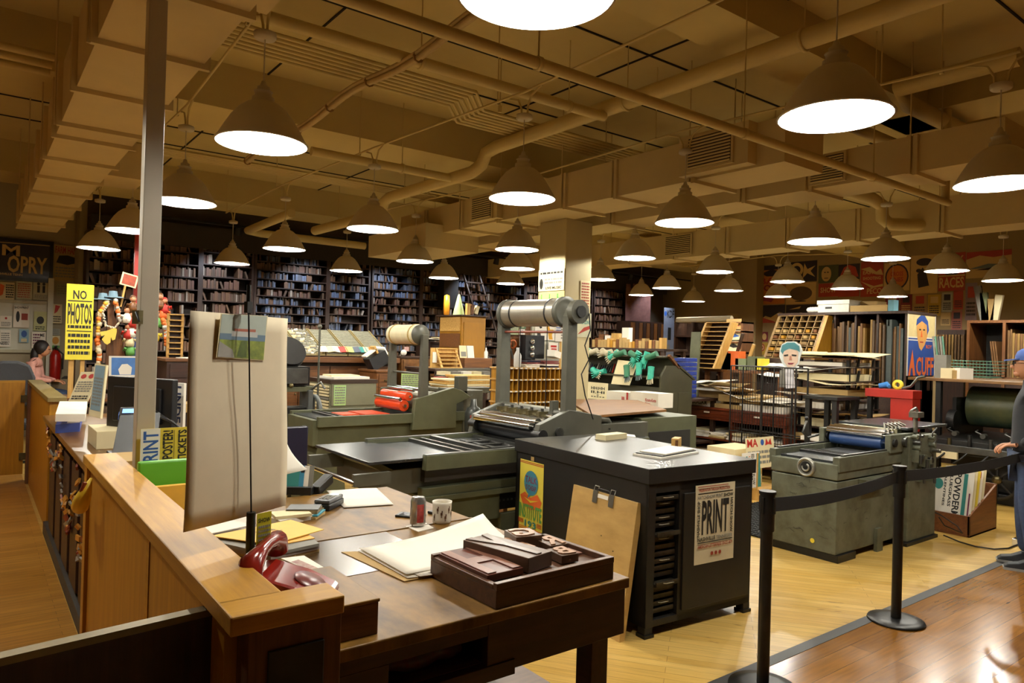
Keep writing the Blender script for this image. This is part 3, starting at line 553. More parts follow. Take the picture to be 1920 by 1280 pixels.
# flat file behind post
B_ = YB(312, 410, 672, 760, 8.2, .7)
def drawer_cabinet(name, B, n, label, m, mtop, cat='cabinet', face='y', handles=True, hm=None):
    x0, x1, y0, y1, z0, z1 = B; t = thing(name, label, cat, ((x0+x1)/2, (y0+y1)/2, z0))
    b = MB(); b.box(x0, x1, y0, y1, z0, z1-.03, m); b.build('body', t)
    b = MB(); b.box(x0-.02, x1+.02, y0-.02, y1+.02, z1-.03, z1, mtop); b.build('top', t, bevel=.003)
    for i in range(n):
        za = z0+.06+(z1-.05-z0-.06)*i/n; zb = z0+.06+(z1-.05-z0-.06)*(i+1)/n-.008
        b = MB()
        if face == 'y': b.box(x0+.03, x1-.03, y0-.015, y0, za, zb, m)
        else: b.box(x0-.015, x0, y0+.03, y1-.03, za, zb, m)
        dr = b.build('drawer', t)
        if handles:
            b = MB()
            for f in ((.5,) if (x1-x0 if face == 'y' else y1-y0) < .7 else (.25, .75)):
                if face == 'y': c = x0+(x1-x0)*f; b.box(c-.045, c+.045, y0-.03, y0-.015, (za+zb)/2-.008, (za+zb)/2+.012, hm or hg)
                else: c = y0+(y1-y0)*f; b.box(x0-.03, x0-.015, c-.045, c+.045, (za+zb)/2-.008, (za+zb)/2+.012, hm or hg)
            h = b.build('handle', dr)
    return t
drawer_cabinet('type_drawer_cabinet', [B_[0], B_[1], 8.2, 8.9, 0, B_[5]], 9, 'walnut drawer cabinet with pale label holders, right of the white post', walnut, mwood)
A = q(420, 668, 8.7)
b = MB(); A = aty(318, 545+122, 8.6); 
ladder = lambda: None
# small case rack (tall with rungs) behind
t = thing('galley_rack', 'tall pine rack with thin rungs behind the orange lei', 'rack', (aty(328, 660, 8.6).x, 8.6, B_[5]))
x0 = aty(315, 630, 8.6).x; x1 = aty(341, 630, 8.6).x; zt = aty(328, 588, 8.6).z; z0 = B_[5]
for x in (x0, x1): b = MB(); b.box(x-.012, x+.012, 8.58, 8.62, z0, zt, pine); b.build('upright', t)
for i in range(8): z = z0+.04+(zt-z0-.05)*i/7; b = MB(); b.box(x0, x1, 8.55, 8.65, z-.006, z+.006, pine); b.build('rung', t)
b = MB(); b.box(x0, x1, 8.63, 8.66, z0, zt, dwoodz); b.build('back_panel', t)
# laid papers on that cabinet
b = MB(); b.ob((B_[0]+.3, 8.35, B_[5]+.006), (.3, .2, .01), white, .3); b.build('loose_papers', None, 'loose white papers on the walnut drawer cabinet', 'papers')
b = MB(); b.box(B_[0]-.1, B_[0]+.1, 7.3, 7.5, 0, .98, dwoodz); b.box(B_[0]-.15, B_[0]+.15, 7.25, 7.55, .98, 1.06, kraft); b.build('card_box', None, 'small kraft card box on a dark stand behind the monitor', 'box')
# ================================================================ the big desk in front
DX0, DX1, DY0, DY1, DZ = .60, 1.79, 1.66, 3.42, .93
t = thing('work_desk', 'big worn wooden desk with open cubbies in the foreground', 'desk', (1.2, 2.5, 0))
b = MB(); b.box(DX0, DX1, DY0, DY1, DZ-.035, DZ, deskw); b.build('top', t, bevel=.004)
slope = mat('desk_leather', '#5a452a', .25, 0, .25, 3, col2='#3f2e18', thr=(.3, .7))
b = MB(); b.box(DX0+.02, 1.36, 2.17, 2.60, DZ, DZ+.0015, slope); b.build('inlay', t)
b = MB(); b.box(DX0, DX1, 2.605, 2.615, DZ, DZ+.004, deskw); b.build('batten', t)
# apron with cubby
b = MB(); ap = walnut
b.box(1.22, DX1, DY0+.02, DY0+.05, .735, DZ-.035, ap); b.box(DX0, 1.22, DY0+.02, DY0+.05, .852, DZ-.035, ap); b.box(DX0, .90, DY0+.02, DY0+.05, .735, .852, ap)
b.box(DX0, 1.32, DY0+.015, DY0+.05, .72, .765, ap); b.box(1.76, DX1-.002, DY0+.05, DY1-.05, .735, DZ-.035, walnuty); b.box(DX0+.0, DX0+.03, DY0+.05, DY1, .60, DZ-.035, walnuty)
b.build('apron', t, bevel=.002)
b = MB(); b.box(.90, 1.22, DY0+.05, DY0+.5, .75, .766, mwood); b.box(1.22, 1.235, DY0+.05, DY0+.5, .75, .89, walnuty); b.box(.885, .90, DY0+.05, DY0+.5, .75, .89, walnuty); b.box(.90, 1.22, DY0+.5, DY0+.51, .75, .89, dwood); b.build('cubby', t)
for x, y in ((1.66, 1.70), (1.66, 3.30), (.63, 3.30), (.63, 1.70)): b = MB(); b.box(x, x+.075, y, y+.075, 0, .89, walnuty); b.build('leg', t, bevel=.003)
b = MB(); b.box(.62, 1.75, 1.80, 3.28, .42, .45, mat('lower_shelf_wood', '#6b4420', .45, var=.2, stretch=(1, 8, 1))); b.build('lower_shelf', t)
b = MB(); b.tube([(.93+.26*i/6, DY0+.12, .797+.008*math.sin(i*2)) for i in range(7)], [.01, .026, .028, .03, .028, .026, .012], mat('snack_bag', '#7c2a24', .35, var=.5, scale=25, col2='#b0a9a0'), 10); b.build('snack_bag', None, 'crumpled red and silver packet in the desk cubby', 'packet')
# board of wood on top right rear edge strip
def dflat(name, px, dz, th, m, label, cat, els=None, group=None): return flat(name, px, DZ+dz, th, m, label, cat, els, group)
dflat('kraft_board', [(758, 1089), (905, 1060), (960, 1025), (640, 1034)], .004, .003, kraft, 'kraft cardboard sheet under the big white sheets', 'board')
def curled(name, px, z, m, label, lift=.02, nl=10, th=.0015, cat='paper'):
    """sheet with a gently lifted far corner"""
    P = [atz(x, y, z) for x, y in px]; vs = []; fs = []
    for j in range(nl+1):
        for i in range(nl+1):
            u, v = i/nl, j/nl; p = (P[0]*(1-u)+P[1]*u)*(1-v)+(P[3]*(1-u)+P[2]*u)*v
            p.z += lift*max(0, u*v-.45)**1.5*2+.0015*math.sin(u*7)*math.sin(v*5); vs.append(p)
    for j in range(nl):
        for i in range(nl): a = j*(nl+1)+i; fs.append((a, a+1, a+nl+2, a+nl+1))
    b = MB(); b.add(vs, fs, m, True); o = b.build(name, None, label, cat); s = o.modifiers.new('thick', 'SOLIDIFY'); s.thickness = th; return o
curled('paper_sheet', [(764, 1083), (980, 1058), (985, 1010), (672, 1032)], DZ+.008, white, 'lowest big white sheet of three, peeking out over the kraft cardboard', .0)
curled('paper_sheet', [(788, 1080), (990, 1050), (985, 1000), (672, 1027)], DZ+.012, white, 'middle big white sheet of three, showing at the near edge', .0)
curled('paper_sheet', [(762, 1076), (990, 1032), (905, 980), (676, 1028)], DZ+.016, white, 'top big white sheet of three with a lifted corner beside the type blocks', .05)
curled('paper_sheet', [(645, 951), (738, 945), (706, 914), (612, 919)], DZ+.005, white, 'white sheet with a tiny mark at the far end of the desk', .0)
# coaster, can, mug, phone
dflat('coaster', [(784, 996), (813, 989), (797, 979), (760, 986)], .003, .003, white, 'small white card coaster under the drink can', 'coaster')
def at(x, y, z=DZ): return atz(x, y, z)
c = at(783, 987); c.z = DZ+.004
t = thing('drink_can', 'silver and red drink can on a white coaster', 'can', c); alu = mat('can_aluminium', '#b5b2ae', .25, .8, var=0)
b = MB(); b.lathe([(.0001, 0), (.024, 0), (.032, .008), (.033, .014), (.033, .104), (.027, .119), (.026, .122)], c, alu, 28); 
cr = mat('can_print_red', '#a03a34', .35, .3, var=.3, scale=60)
b.add([c+Vector((.0335*math.cos(a), .0335*math.sin(a), z)) for z in (.02, .045, .08, .095) for a in [(-2.2+.9*i/6) for i in range(7)]], [(r*7+i, r*7+i+1, (r+1)*7+i+1, (r+1)*7+i) for r in range(3) for i in range(6)], cr, True); b.build('can_body', t)
b = MB(); b.lathe([(.026, .122), (.025, .118), (.0001, .1175)], c, alu, 28); b.ob(c+Vector((.004, -.004, .121)), (.022, .012, .002), alu, .6); b.build('lid', t)
c = at(828, 979)
t = thing('coffee_mug', 'white mug printed with small brown animals on the desk', 'mug', c); ceram = mat('mug_ceramic', '#ddd5c3', .25, var=0)
b = MB(); b.lathe([(.0001, 0), (.036, 0), (.040, .006), (.0405, .02), (.0415, .082), (.043, .092), (.0395, .092), (.0385, .08), (.037, .012), (.0001, .010)], c, ceram, 32)
for i in range(9):
    a = -3.0+.42*i; z = (.03, .062, .045)[i % 3]; rr = .0418; bm = mat('mug_print', '#5a3a22', .5, var=.2)
    for dz, da, w, h in ((0, 0, .11, .012), (-.010, -.045, .03, .012), (-.010, .045, .03, .012), (.010, .06, .06, .008)):
        vs = [c+Vector((rr*math.cos(a+da+s*w), rr*math.sin(a+da+s*w), z+dz+k*h/2)) for s, k in ((-1, -1), (1, -1), (1, 1), (-1, 1))]; b.add(vs, [(0, 1, 2, 3)], bm)
b.build('mug_body', t)
b = MB(); h0 = Vector((.8, .6, 0)); b.tube([c+h0*.038+ZD*.072, c+h0*.062+ZD*.07, c+h0*.07+ZD*.045, c+h0*.06+ZD*.022, c+h0*.039+ZD*.02], .0055, ceram, 8); b.build('handle', t)
c = at(770, 968)
t = thing('smartphone', 'black and white smartphone lying behind the drink can', 'phone', c, math.radians(38))
b = MB(); b.box(-.035, .035, -.062, .062, 0, .010, blackp); b.build('phone_body', t, bevel=.004, world=False)
b = MB(); b.box(-.034, .034, -.061, .061, .003, .0065, mat('phone_rim', '#c9c7c2', .3, .5, var=0)); b.build('rim', t, world=False)
b = MB(); b.box(-.029, .029, -.045, .045, .0102, .0107, mat('phone_glass', '#0b0c10', .08, var=0)); b.build('screen', t, world=False)
c = at(822, 964)
b = MB(); b.ob(c+ZD*.007, (.05, .09, .012), blackp, .3); b.build('key_fob', None, 'dark wallet half hidden behind the mug', 'wallet', bevel=.003)
# card reader
c = at(617, 950); t = thing('card_reader', 'dark grey card payment reader on the desk by the notebooks', 'reader', c, math.radians(-48))
vs = [(-.04, -.085), (.04, -.085), (.042, .03), (.036, .085), (-.036, .085), (-.042, .03)]
b = MB(); b.ext([(x, y, .0) for x, y in vs], (0, 0, .03), blackp); b.ext([(x*.93, y*.95, .03) for x, y in vs], (0, 0, .018), mat('reader_top', '#55565a', .35, .3, var=0)); b.build('reader_body', t, bevel=.006, world=False)
b = MB(); b.box(-.026, .026, .025, .065, .048, .0495, lcd if False else mat('reader_screen', '#8f988a', .2, var=0)); b.build('screen', t, world=False)
b = MB()
for i in range(4):
    for j in range(3): b.box(-.024+.018*j, -.012+.018*j, -.06+.019*i, -.047+.019*i, .048, .0505, greyp)
b.build('keypad', t, world=False)
b = MB(); b.box(-.015, .015, -.087, -.084, .008, .016, cream); b.build('nameplate', t, world=False)
# notebooks
c = at(570, 967)
nb = [('sketch_book', .150, .115, .012, mat('cover_sand', '#b49a62', .6), 'sand coloured notebook, bottom of the small stack'), ('sketch_book', .155, .115, .007, mat('cover_teal', '#3d93a8', .6), 'thin turquoise notebook in the small stack'), ('sketch_book', .135, .10, .016, mat('cover_bronze', '#7d6b48', .5), 'bronze edged notebook in the small stack'), ('sketch_book', .135, .10, .004, mat('cover_charcoal', '#4d4c4a', .5, var=.2), 'charcoal notebook on top of the small stack')]
z = 0
for i, (nm, w_, d_, h_, m_, lb) in enumerate(nb):
    b = MB(); b.ob((c.x, c.y, DZ+z+h_/2), (w_, d_, h_), m_, -.75+.07*i); b.build(nm, None, lb, 'notebook', bevel=.001); z += h_+.0005
b = MB(); b.ob((at(545, 975).x, at(545, 975).y, DZ+.01), (.16, .1, .02), white, .2); b.ob((at(545, 975).x, at(545, 975).y, DZ+.027), (.15, .1, .012), cream, -.1); b.build('card_stack', None, 'stack of white and cream cards left of the notebooks', 'cards')
dflat('snapshot', [(548, 1035-60), (590, 968), (610, 964), (560, 962)], .002, .002, greyp, 'grey card under the small notebook stack', 'card')
# envelopes and board stack
c0 = [(516, 1062), (599, 1030), (599, 1012), (430, 1040)]
for k in range(3): flat('mount_board', [(510-2*k, 1050-6*k), (599, 1028-5*k), (560, 1000-5*k), (400, 1026-6*k)], DZ+.012*(k+1), .011, [kraft, mat('board_mauve', '#8d7f76', .7), greyp][k], ('bottom', 'middle', 'top')[k]+' thick grey-brown board of the stack under the yellow envelope', 'board')
flat('envelope', [(508, 1020), (607, 992), (545, 974), (395, 1004)], DZ+.046, .003, mat('envelope_yellow', '#e3b64a', .6, var=.05), 'yellow envelope with handwriting on the board stack', 'envelope', [('t', 'Print Shop', .42, .5, .68, .66, black), ('r', .4, .44, .7, .455, black)])
flat('envelope', [(505, 1024), (590, 1008), (575, 1000), (500, 1010)], DZ+.040, .003, mat('envelope_orange', '#e0a845', .6, var=.05), 'orange envelope peeking out under the yellow one', 'envelope')
flat('paper_sheet', [(380, 1003), (465, 985), (470, 962), (330, 975)], DZ+.05, .003, white, 'white sheet between the yellow envelope and the partition cap', 'paper')
flat('paper_sheet', [(300, 975), (380, 1000), (372, 925), (310, 928)], DZ+.03, .003, mat('paper_lilac', '#cdc8c4', .7), 'pale sheet lying left under the hanging sheet', 'paper')
# things behind the hanging sheet near partition: green binder, yellow poster
t = thing('plastic_crate', 'black crate holding the green folder beside the partition', 'crate', (.8, 3.45, DZ))
A = atz(262, 905, DZ+.02)
b = MB(); P0 = Vector((.70, 3.18, DZ)); 
b.box(.66, 1.02, 3.44, 3.46, DZ, DZ+.17, blackp); b.box(.66, .68, 3.24, 3.44, DZ, DZ+.17, blackp); b.build('wall', t)
gx0 = aty(259, 885, 3.2).x; gx1 = aty(380, 880, 3.2).x; gz1 = aty(300, 864, 3.2).z; gz0 = aty(300, 905, 3.2).z
b = MB(); b.box(gx0, gx1, 3.2, 3.235, DZ, gz1, mat('folder_green', '#5fae2c', .4, var=.02)); b.build('folder', None, 'bright green plastic folder standing beside the partition cap', 'folder', bevel=.008)
b = MB(); b.box(gx0+.02, gx1+.02, 3.12, 3.15, DZ, gz0+.0, mat('pad_yellow', '#d9a632', .6)); b.build('pad', None, 'yellow-orange pad in front of the bright green folder', 'pad', bevel=.002)
z1 = aty(300, 803, 3.42).z; x0 = aty(263, 840, 3.42).x
poster('letterpress_poster', (x0, 3.42, DZ+.0), (1, .1, 0), (0, 0, 1), .36, z1-DZ, mat('poster_yellow', '#dcc23a', .6, var=.03), [('r', 0, 0, .22, 1, white), ('T', 'PRINT', .03, .52, .2, .97, blue), ('T', 'THE POSTER!', .25, .42, .37, .97, black), ('T', 'AT TICKETS', .43, .42, .53, .97, black), ('T', 'GOOD FOR ONE', .60, .35, .66, .9, black), ('T', 'ADMISSION ONLY', .70, .35, .76, .9, black), ('T', 'ALL SHOWS', .80, .35, .86, .9, black), ('r', .38, .1, .385, .97, black)],
       'yellow and white poster reading PRINT THE POSTER sideways behind the green folder', 'poster')
for k, (x, w_, m_) in enumerate(((.60, .09, kraft), (.71, .05, mat('box_brown', '#6b4a28', .6)))):
    b = MB(); b.box(x, x+w_, 3.80, 4.10, CT, CT+.10-.02*k, m_); b.build('card_box', None, ('kraft', 'darker brown')[k]+' small box at the near end of the counter, behind the partition', 'box', bevel=.002)
# hanging sheet on its rod
A = atz(350, 585, 1.7)
TL, TR, BL, BR = atd(358, 582, 1.76), atd(540, 597, 2.08), atd(344, 998, 1.74), atd(536, 947, 2.06)
b = MB(); N_ = 12; vs = []; nr = (TR-TL).cross(ZD).normalized()
for j in range(N_+1):
    for i in range(N_+1):
        u, v = i/N_, j/N_; p = (BL*(1-u)+BR*u)*(1-v)+(TL*(1-u)+TR*u)*v; p += nr*(.006*math.sin(u*3.1)*(1-v)+.003*math.sin(v*6)); vs.append(p)
b.add(vs, [(j*(N_+1)+i, j*(N_+1)+i+1, (j+1)*(N_+1)+i+1, (j+1)*(N_+1)+i) for j in range(N_) for i in range(N_)], mat('hanging_paper', '#d8c9ab', .75, var=.04, scale=9, bump=.03), True)
o = b.build('hanging_sheet', None, 'large blank off-white sheet clipped to a rod in the foreground', 'sheet'); s = o.modifiers.new('thick', 'SOLIDIFY'); s.thickness = .0012
u = (TR-TL).normalized(); v = (TL-BL).normalized(); nf = u.cross(v).normalized()
if nf.dot(CAM-TL) < 0: nf = -nf
Pp = atd(402, 672, 1.80)+nf*.006
t = thing('snapshot', 'faded colour photo of a roadside building taped to the hanging sheet', 'photo', Pp); b = MB()
pts = [atd(402, 670, 1.83), atd(492, 676, 1.99), atd(499, 592, 2.0), atd(411, 588, 1.84)]; pts = [p+nf*.006 for p in pts]; b.ext(pts, nf*-.001, cream)
Q = lambda x, y, l=.0006: (pts[0]*(1-x)+pts[1]*x)*(1-y)+(pts[3]*(1-x)+pts[2]*x)*y+nf*l
def qd(x0, y0, x1, y1, m, l): b.add([Q(x0, y0, l), Q(x1, y0, l), Q(x1, y1, l), Q(x0, y1, l)], [(0, 1, 2, 3)], m)
qd(.02, .5, .98, .99, mat('photo_sky', '#a9b3a8', .5), .0006); qd(.02, .02, .98, .5, mat('photo_grass', '#7f8a34', .5, var=.4, scale=30, col2='#5c6b2a'), .0007); qd(.02, .42, .98, .56, mat('photo_hills', '#5d7486', .5), .0008)
qd(.25, .5, .8, .62, mat('photo_house', '#b8b9b4', .5), .001); qd(.3, .62, .75, .68, mat('photo_roof', '#a8604a', .5), .0012)
b.add([Q(.02, .02, .0011), Q(.35, .02, .0011), Q(.3, .2, .0011), Q(.02, .38, .0011)], [(0, 1, 2, 3)], mat('photo_road', '#98958d', .5))
b.add([Q(.4, .05, .0012), Q(.6, .05, .0012), Q(.58, .42, .0012), (Q(.46, .4, .0012))], [(0, 1, 2, 3)], mat('photo_bush', '#4a5a1f', .5, var=.4, scale=40)); b.build('print', t)
t = thing('rod_stand', 'thin black rod on the desk with a yellow tag, holding the hanging sheet', 'rod', (0, 0, DZ))
R0 = atd(471, 960, 1.90); R1 = atd(466, 562, 1.90)
base = Vector((R0.x, R0.y, DZ))
b = MB(); b.cyl((base.x, base.y, DZ), (R0.x, R0.y, R0.z), .012, iron, n=10); b.build('pole', t)
b = MB(); b.cyl(R0, R1, .0022, iron, n=8); b.build('wire', t)
b = MB(); b.cyl(R1-ZD*.03, R1+ZD*.04, .006, iron, n=8); b.ob(R1-ZD*.02, (.018, .012, .03), iron, .5); b.build('clip', t)
b = MB(); b.lathe([(.0001, .012), (.05, .010), (.055, 0), (.0001, 0)], (base.x, base.y, DZ), iron, 20); b.build('base', t)
A = atd(480, 1033, 1.87); poster('tag', A, (.96, .28, 0), (0, 0, 1), .044, .098, mat('tag_lime', '#cfc820', .6), [('t', 'SHOW', .08, .74, .92, .86, black), ('l', .1, .1, .9, .68, 5, greyp)], None, None, parent=t, th=.001)
# curled white sheet behind (lampshade-like)
b = MB(); vs = []; N_ = 10
for j in range(N_+1):
    for i in range(N_+1):
        u, v = i/N_, j/N_
        x = 524+(8+44*v**2.2)*u+0*v; y = 800+v*(92-12*u); p = atd(x, y, 2.7+.12*u); vs.append(p)
b.add(vs, [(j*(N_+1)+i, j*(N_+1)+i+1, (j+1)*(N_+1)+i+1, (j+1)*(N_+1)+i) for j in range(N_) for i in range(N_)], white, True)
o = b.build('curled_sheet', None, 'curled white sheet flaring out behind the hanging sheet', 'paper'); s = o.modifiers.new('thick', 'SOLIDIFY'); s.thickness = .0015
# rack under the curled sheet holding cards
t = thing('card_holder', 'desk card holder with blue and striped cards behind the notebooks', 'holder', at(562, 930))
c = at(560, 925); b = MB(); b.ob(c+Vector((0, 0, .02)), (.14, .08, .04), blackp, -.6); b.ob(c+Vector((.02, 0, .075)), (.02, .02, .11), blackp, -.6); b.build('base', t, bevel=.003)
for k, m_ in enumerate((teal, mat('card_blue', '#3a86a8', .5), white, greyp)): b = MB(); b.ob(c+Vector((-.03+.02*k, .015-.012*k, .085)), (.07, .003, .11), m_, -.6, 0, -.3); b.build('card', t)
b = MB(); b.ob(c+Vector((.13, .02, .03)), (.05, .16, .05), blackp, -.85, 0, .25); b.build('stapler', None, 'black stapler lying behind the card payment reader', 'stapler', bevel=.006)
# red telephone on its wooden box
t = thing('wooden_box', 'wooden box under the red telephone at the corner of the desk', 'box', (.74, 1.86, DZ))
bb = MB(); bb.box(.655, .875, 1.70, 2.02, DZ, DZ+.085, mwood); bb.build('box_body', t, bevel=.003)
bb = MB(); bb.box(.652, .878, 1.697, 2.023, DZ+.085, DZ+.095, deskw); bb.build('lid', t, bevel=.003)
redp = mat('telephone_red', '#7a1a10', .18, var=0)
c = atd(545, 1108, 1.84); c.z = DZ+.095
t = thing('telephone', 'glossy dark red desk telephone on a wooden box by the partition corner', 'telephone', c, math.radians(-35))
b = MB(); b.ext([(x, -.085, z) for x, z in ((-.11, 0), (.11, 0), (.11, .025), (.03, .06), (-.06, .085), (-.10, .08))], (0, .17, 0), redp); b.build('base', t, bevel=.012, world=False)
b = MB(); b.lathe([(.0001, .006), (.04, .005), (.045, 0)], (0, 0, 0), mat('dial_face', '#5e140d', .3, var=0), 24); b.M = None
o = b.build('dial', t, world=False); o.location = (.05, 0, .053); o.rotation_euler = (0, math.radians(24), 0)
b = MB(); b.tube([(-.07, -.115, .095), (-.07, -.105, .125), (-.065, -.05, .14), (-.065, 0, .143), (-.065, .05, .14), (-.07, .105, .125), (-.07, .115, .095)], [.03, .03, .019, .017, .019, .03, .03], redp, 14); b.build('handset', t, world=False)
pts = []
for i in range(90): a = i*1.05; s = i/89; pts.append((-.07+.12*s+.006*math.cos(a), -.14-.03*math.sin(s*3.1), .09-.075*s+.006*math.sin(a)))
b = MB(); b.tube(pts, .0022, redp, 6); b.build('coiled_cord', t, world=False)
dflat('postcard', [(620, 1087), (637, 1081), (570, 1041), (527, 1046)], .03, .002, white, 'white illustrated card behind the red telephone', 'card', [('r', .1, .25, .9, .8, mat('card_print', '#8f7a6a', .6, var=.6, scale=60, col2='#c06a6a'))])
# wood type tray with letters
TA = (1.235, 1.67, DZ)
t = thing('type_tray', 'shallow wooden tray on the desk corner holding big wood type', 'tray', (1.5, 1.85, DZ))
A = at(930, 1143); Bq = at(840, 1085); Cq = at(1150, 1085); 
ux = Vector((Cq.x-A.x, Cq.y-A.y, 0)); W_ = ux.length; ux.normalize(); uy = Vector((-ux.y, ux.x, 0)); Dp = .36; A.z = DZ
Wm = min(W_, .50)
def tp(x, y, z): return A+ux*x+uy*y+ZD*z
def tb(b, x0, x1, y0, y1, z0, z1, m): b.ext([tp(x0, y0, z0), tp(x1, y0, z0), tp(x1, y1, z0), tp(x0, y1, z0)], (0, 0, z1-z0), m)
tray_m = wood('tray_wood', '#5c3a20', '#3e2412', .4, 0)
b = MB(); tb(b, 0, Wm, 0, Dp, 0, .055, tray_m); b.build('base', t, bevel=.002)
b = MB(); tb(b, 0, Wm, -.002, .018, .055, .075, tray_m); tb(b, 0, .02, .018, Dp, .055, .068, tray_m); tb(b, Wm-.02, Wm, .018, Dp, .055, .075, tray_m); tb(b, 0, Wm, Dp-.018, Dp, .055, .075, tray_m); b.build('rim', t, bevel=.002)
def type_block(x, y, w_, d_, h_, rz, letter, body, face, label, tilt=0):
    c = tp(x, y, .058); c.z += tilt; tt = thing('wood_type_block', label, 'type block', c, rz)
    b = MB(); b.box(-w_/2, w_/2, -d_/2, d_/2, 0, h_, body); b.build('body', tt, bevel=.002, world=False)
    b = MB(); vs, fs = glyphs(letter, .03); n = len(vs); L = [(-w_/2+.006+(1-x_)*(w_-.012), -d_/2+.006+y_*(d_-.012)) for x_, y_ in vs]
    up = [(p[0], p[1], h_+.004) for p in L]; dn = [(p[0], p[1], h_) for p in L]; ed = {}
    for f in fs:
        for i in range(len(f)): e = (f[i], f[(i+1) % len(f)]); ed[e] = 1
    sides = [(e[0], e[1], e[1]+n, e[0]+n) for e in ed if (e[1], e[0]) not in ed]
    b.add(up+dn, [tuple(reversed(f)) for f in fs]+sides, face); b.build('letter_face', tt, world=False)
rz0 = math.atan2(ux.y, ux.x)
ty1 = mat('type_face_rust', '#7c5240', .4, var=.2, scale=12); ty2 = mat('type_body_dark', '#543c2a', .4, var=.2, scale=10); ty3 = mat('type_face_tan', '#a47a58', .4, var=.2, scale=12); ty4 = mat('type_face_grey', '#6a5a4c', .35, var=.25, scale=8)
type_block(.085, .20, .14, .27, .022, rz0, 'H', mat('type_body_rust', '#54291a', .4), ty1, 'rust red H block of wood type at the left end of the tray')
type_block(.205, .215, .12, .29, .048, rz0+.18, 'Y', ty2, ty4, 'large grey-brown Y block of wood type lying across the tray')
type_block(.285, .265, .085, .15, .03, rz0-.1, 'A', ty2, ty3, 'tan A block of wood type in the middle of the tray')
type_block(.345, .30, .10, .105, .052, rz0-.25, 'G', ty2, ty3, 'tan round G block of wood type, highest in the tray')
type_block(.40, .215, .075, .11, .034, rz0-.12, 'R', ty2, ty3, 'tan R block of wood type near the right end')
type_block(.365, .115, .07, .09, .028, rz0-.1, 'B', ty2, ty3, 'small brown B block in front of the round letter')
b = MB(); tb(b, Wm-.07, Wm-.03, .12, .33, .056, .064, ty1); b.build('wood_furniture', None, 'flat rust strip of wood furniture at the right end of the tray', 'strip')
# ================================================================ black type cabinet
CR = math.radians(-4.5)
t = thing('type_cabinet', 'tall black metal type cabinet with posters on its sides, in front of the desk', 'cabinet', (3.19, 2.83, 0), CR)
cw, cd, ch = .93, 1.42, 1.0
b = MB()
for x0, x1, y0, y1 in ((0, .035, 0, cd), (.26, cw, 0, .02), (cw-.02, cw, 0, cd), (0, cw, cd-.02, cd), (.26, .275, .02, cd)): b.box(x0, x1, y0, y1, .06, ch-.09, darkcab)
b.box(0, cw, 0, cd, .06, .10, darkcab); b.box(0, cw, 0, .03, ch-.15, ch-.09, darkcab); b.box(0, .06, -.004, .02, .06, ch-.09, darkcab)
b.build('body', t, world=False, bevel=.002)
cabtop = mat('cabinet_top_steel', '#3b3933', .3, .35, var=.2, scale=4)
b = MB(); b.box(-.012, cw+.015, -.015, cd+.01, ch-.09, ch-.003, darkcab); b.box(-.012, cw+.015, -.015, cd+.01, ch-.003, ch, cabtop); b.build('top', t, world=False, bevel=.003)
b = MB(); b.box(.29, cw-.03, -.012, .0, .12, ch-.17, darkcab); b.build('door', t, world=False, bevel=.003)
for x, y in ((0, 0), (cw-.06, 0), (0, cd-.06), (cw-.06, cd-.06)): b = MB(); b.box(x-.008, x+.068, y-.008, y+.068, 0, .02, darkcab); b.box(x, x+.06, y, y+.06, .02, .06, darkcab); b.build('foot', t, world=False)
drw = mat('drawer_front_dark', '#38332a', .35, .3, var=.4, scale=20)
for i in range(17):
    z = .13+.042*i; pull = RND.choice((0, 0, .01, .03, .05)); b = MB(); b.box(.065, .25, .03-pull, .5, z, z+.014, drw); b.box(.065, .25, .03-pull, .04-pull, z, z+.026, drw); d_ = b.build('drawer', t, world=False)
    if i % 3 == 1 or i in (12, 15): b = MB(); b.tube([(.12, .028-pull, z+.018), (.13, .012-pull, z+.02), (.19, .012-pull, z+.02), (.20, .028-pull, z+.018)], .003, mat('pull_metal', '#a09a86', .3, .8, var=0), 6); b.build('drawer_pull', d_, world=False)
R = Matrix.Rotation(CR, 3, 'Z'); K = lambda x, y, z: Vector((3.19, 2.83, 0))+R @ Vector((x, y, z))
ux_, uy_ = R @ XD, R @ YD
poster('letterpress_poster', K(.385, -.0125, .38), ux_, ZD, .36, .49, mat('poster_bone', '#d3c6a2', .7, var=.04), [
    ('t', 'PRESERVATION THROUGH PRODUCTION', .08, .915, .86, .955, mat('poster_rust', '#9c3a22', .6, var=0)), ('r', .06, .885, .94, .897, black), ('t', 'HATCH', .05, .82, .28, .865, greyp), ('t', 'SHOW PRINT', .28, .82, .68, .868, greyp), ('t', 'SHOW', .70, .82, .95, .868, black),
    ('t', 'PRINT', .16, .37, .84, .80, black), ('T', 'NASHVILLE SHOP', .045, .35, .11, .8, black), ('D', 'HATCH SHOW', .88, .35, .945, .8, black), ('t', 'NASHVILLE', .06, .29, .5, .34, black), ('t', 'TENNESSEE', .52, .29, .94, .335, greyp), ('r', .06, .265, .94, .277, black),
    ('t', 'AMERICAN LETTERPRESS', .06, .20, .66, .245, MATS['poster_rust']), ('t', 'SINCE 1879', .68, .20, .94, .245, MATS['poster_rust']), ('e', .42, .12, .035, .025, MATS['poster_rust']), ('e', .52, .12, .035, .025, MATS['poster_rust']), ('e', .62, .12, .035, .025, MATS['poster_rust']), ('r', .03, .975, .8, .985, MATS['poster_rust'])],
    'cream poster reading PRINT in tall black letters on the black cabinet', 'poster')
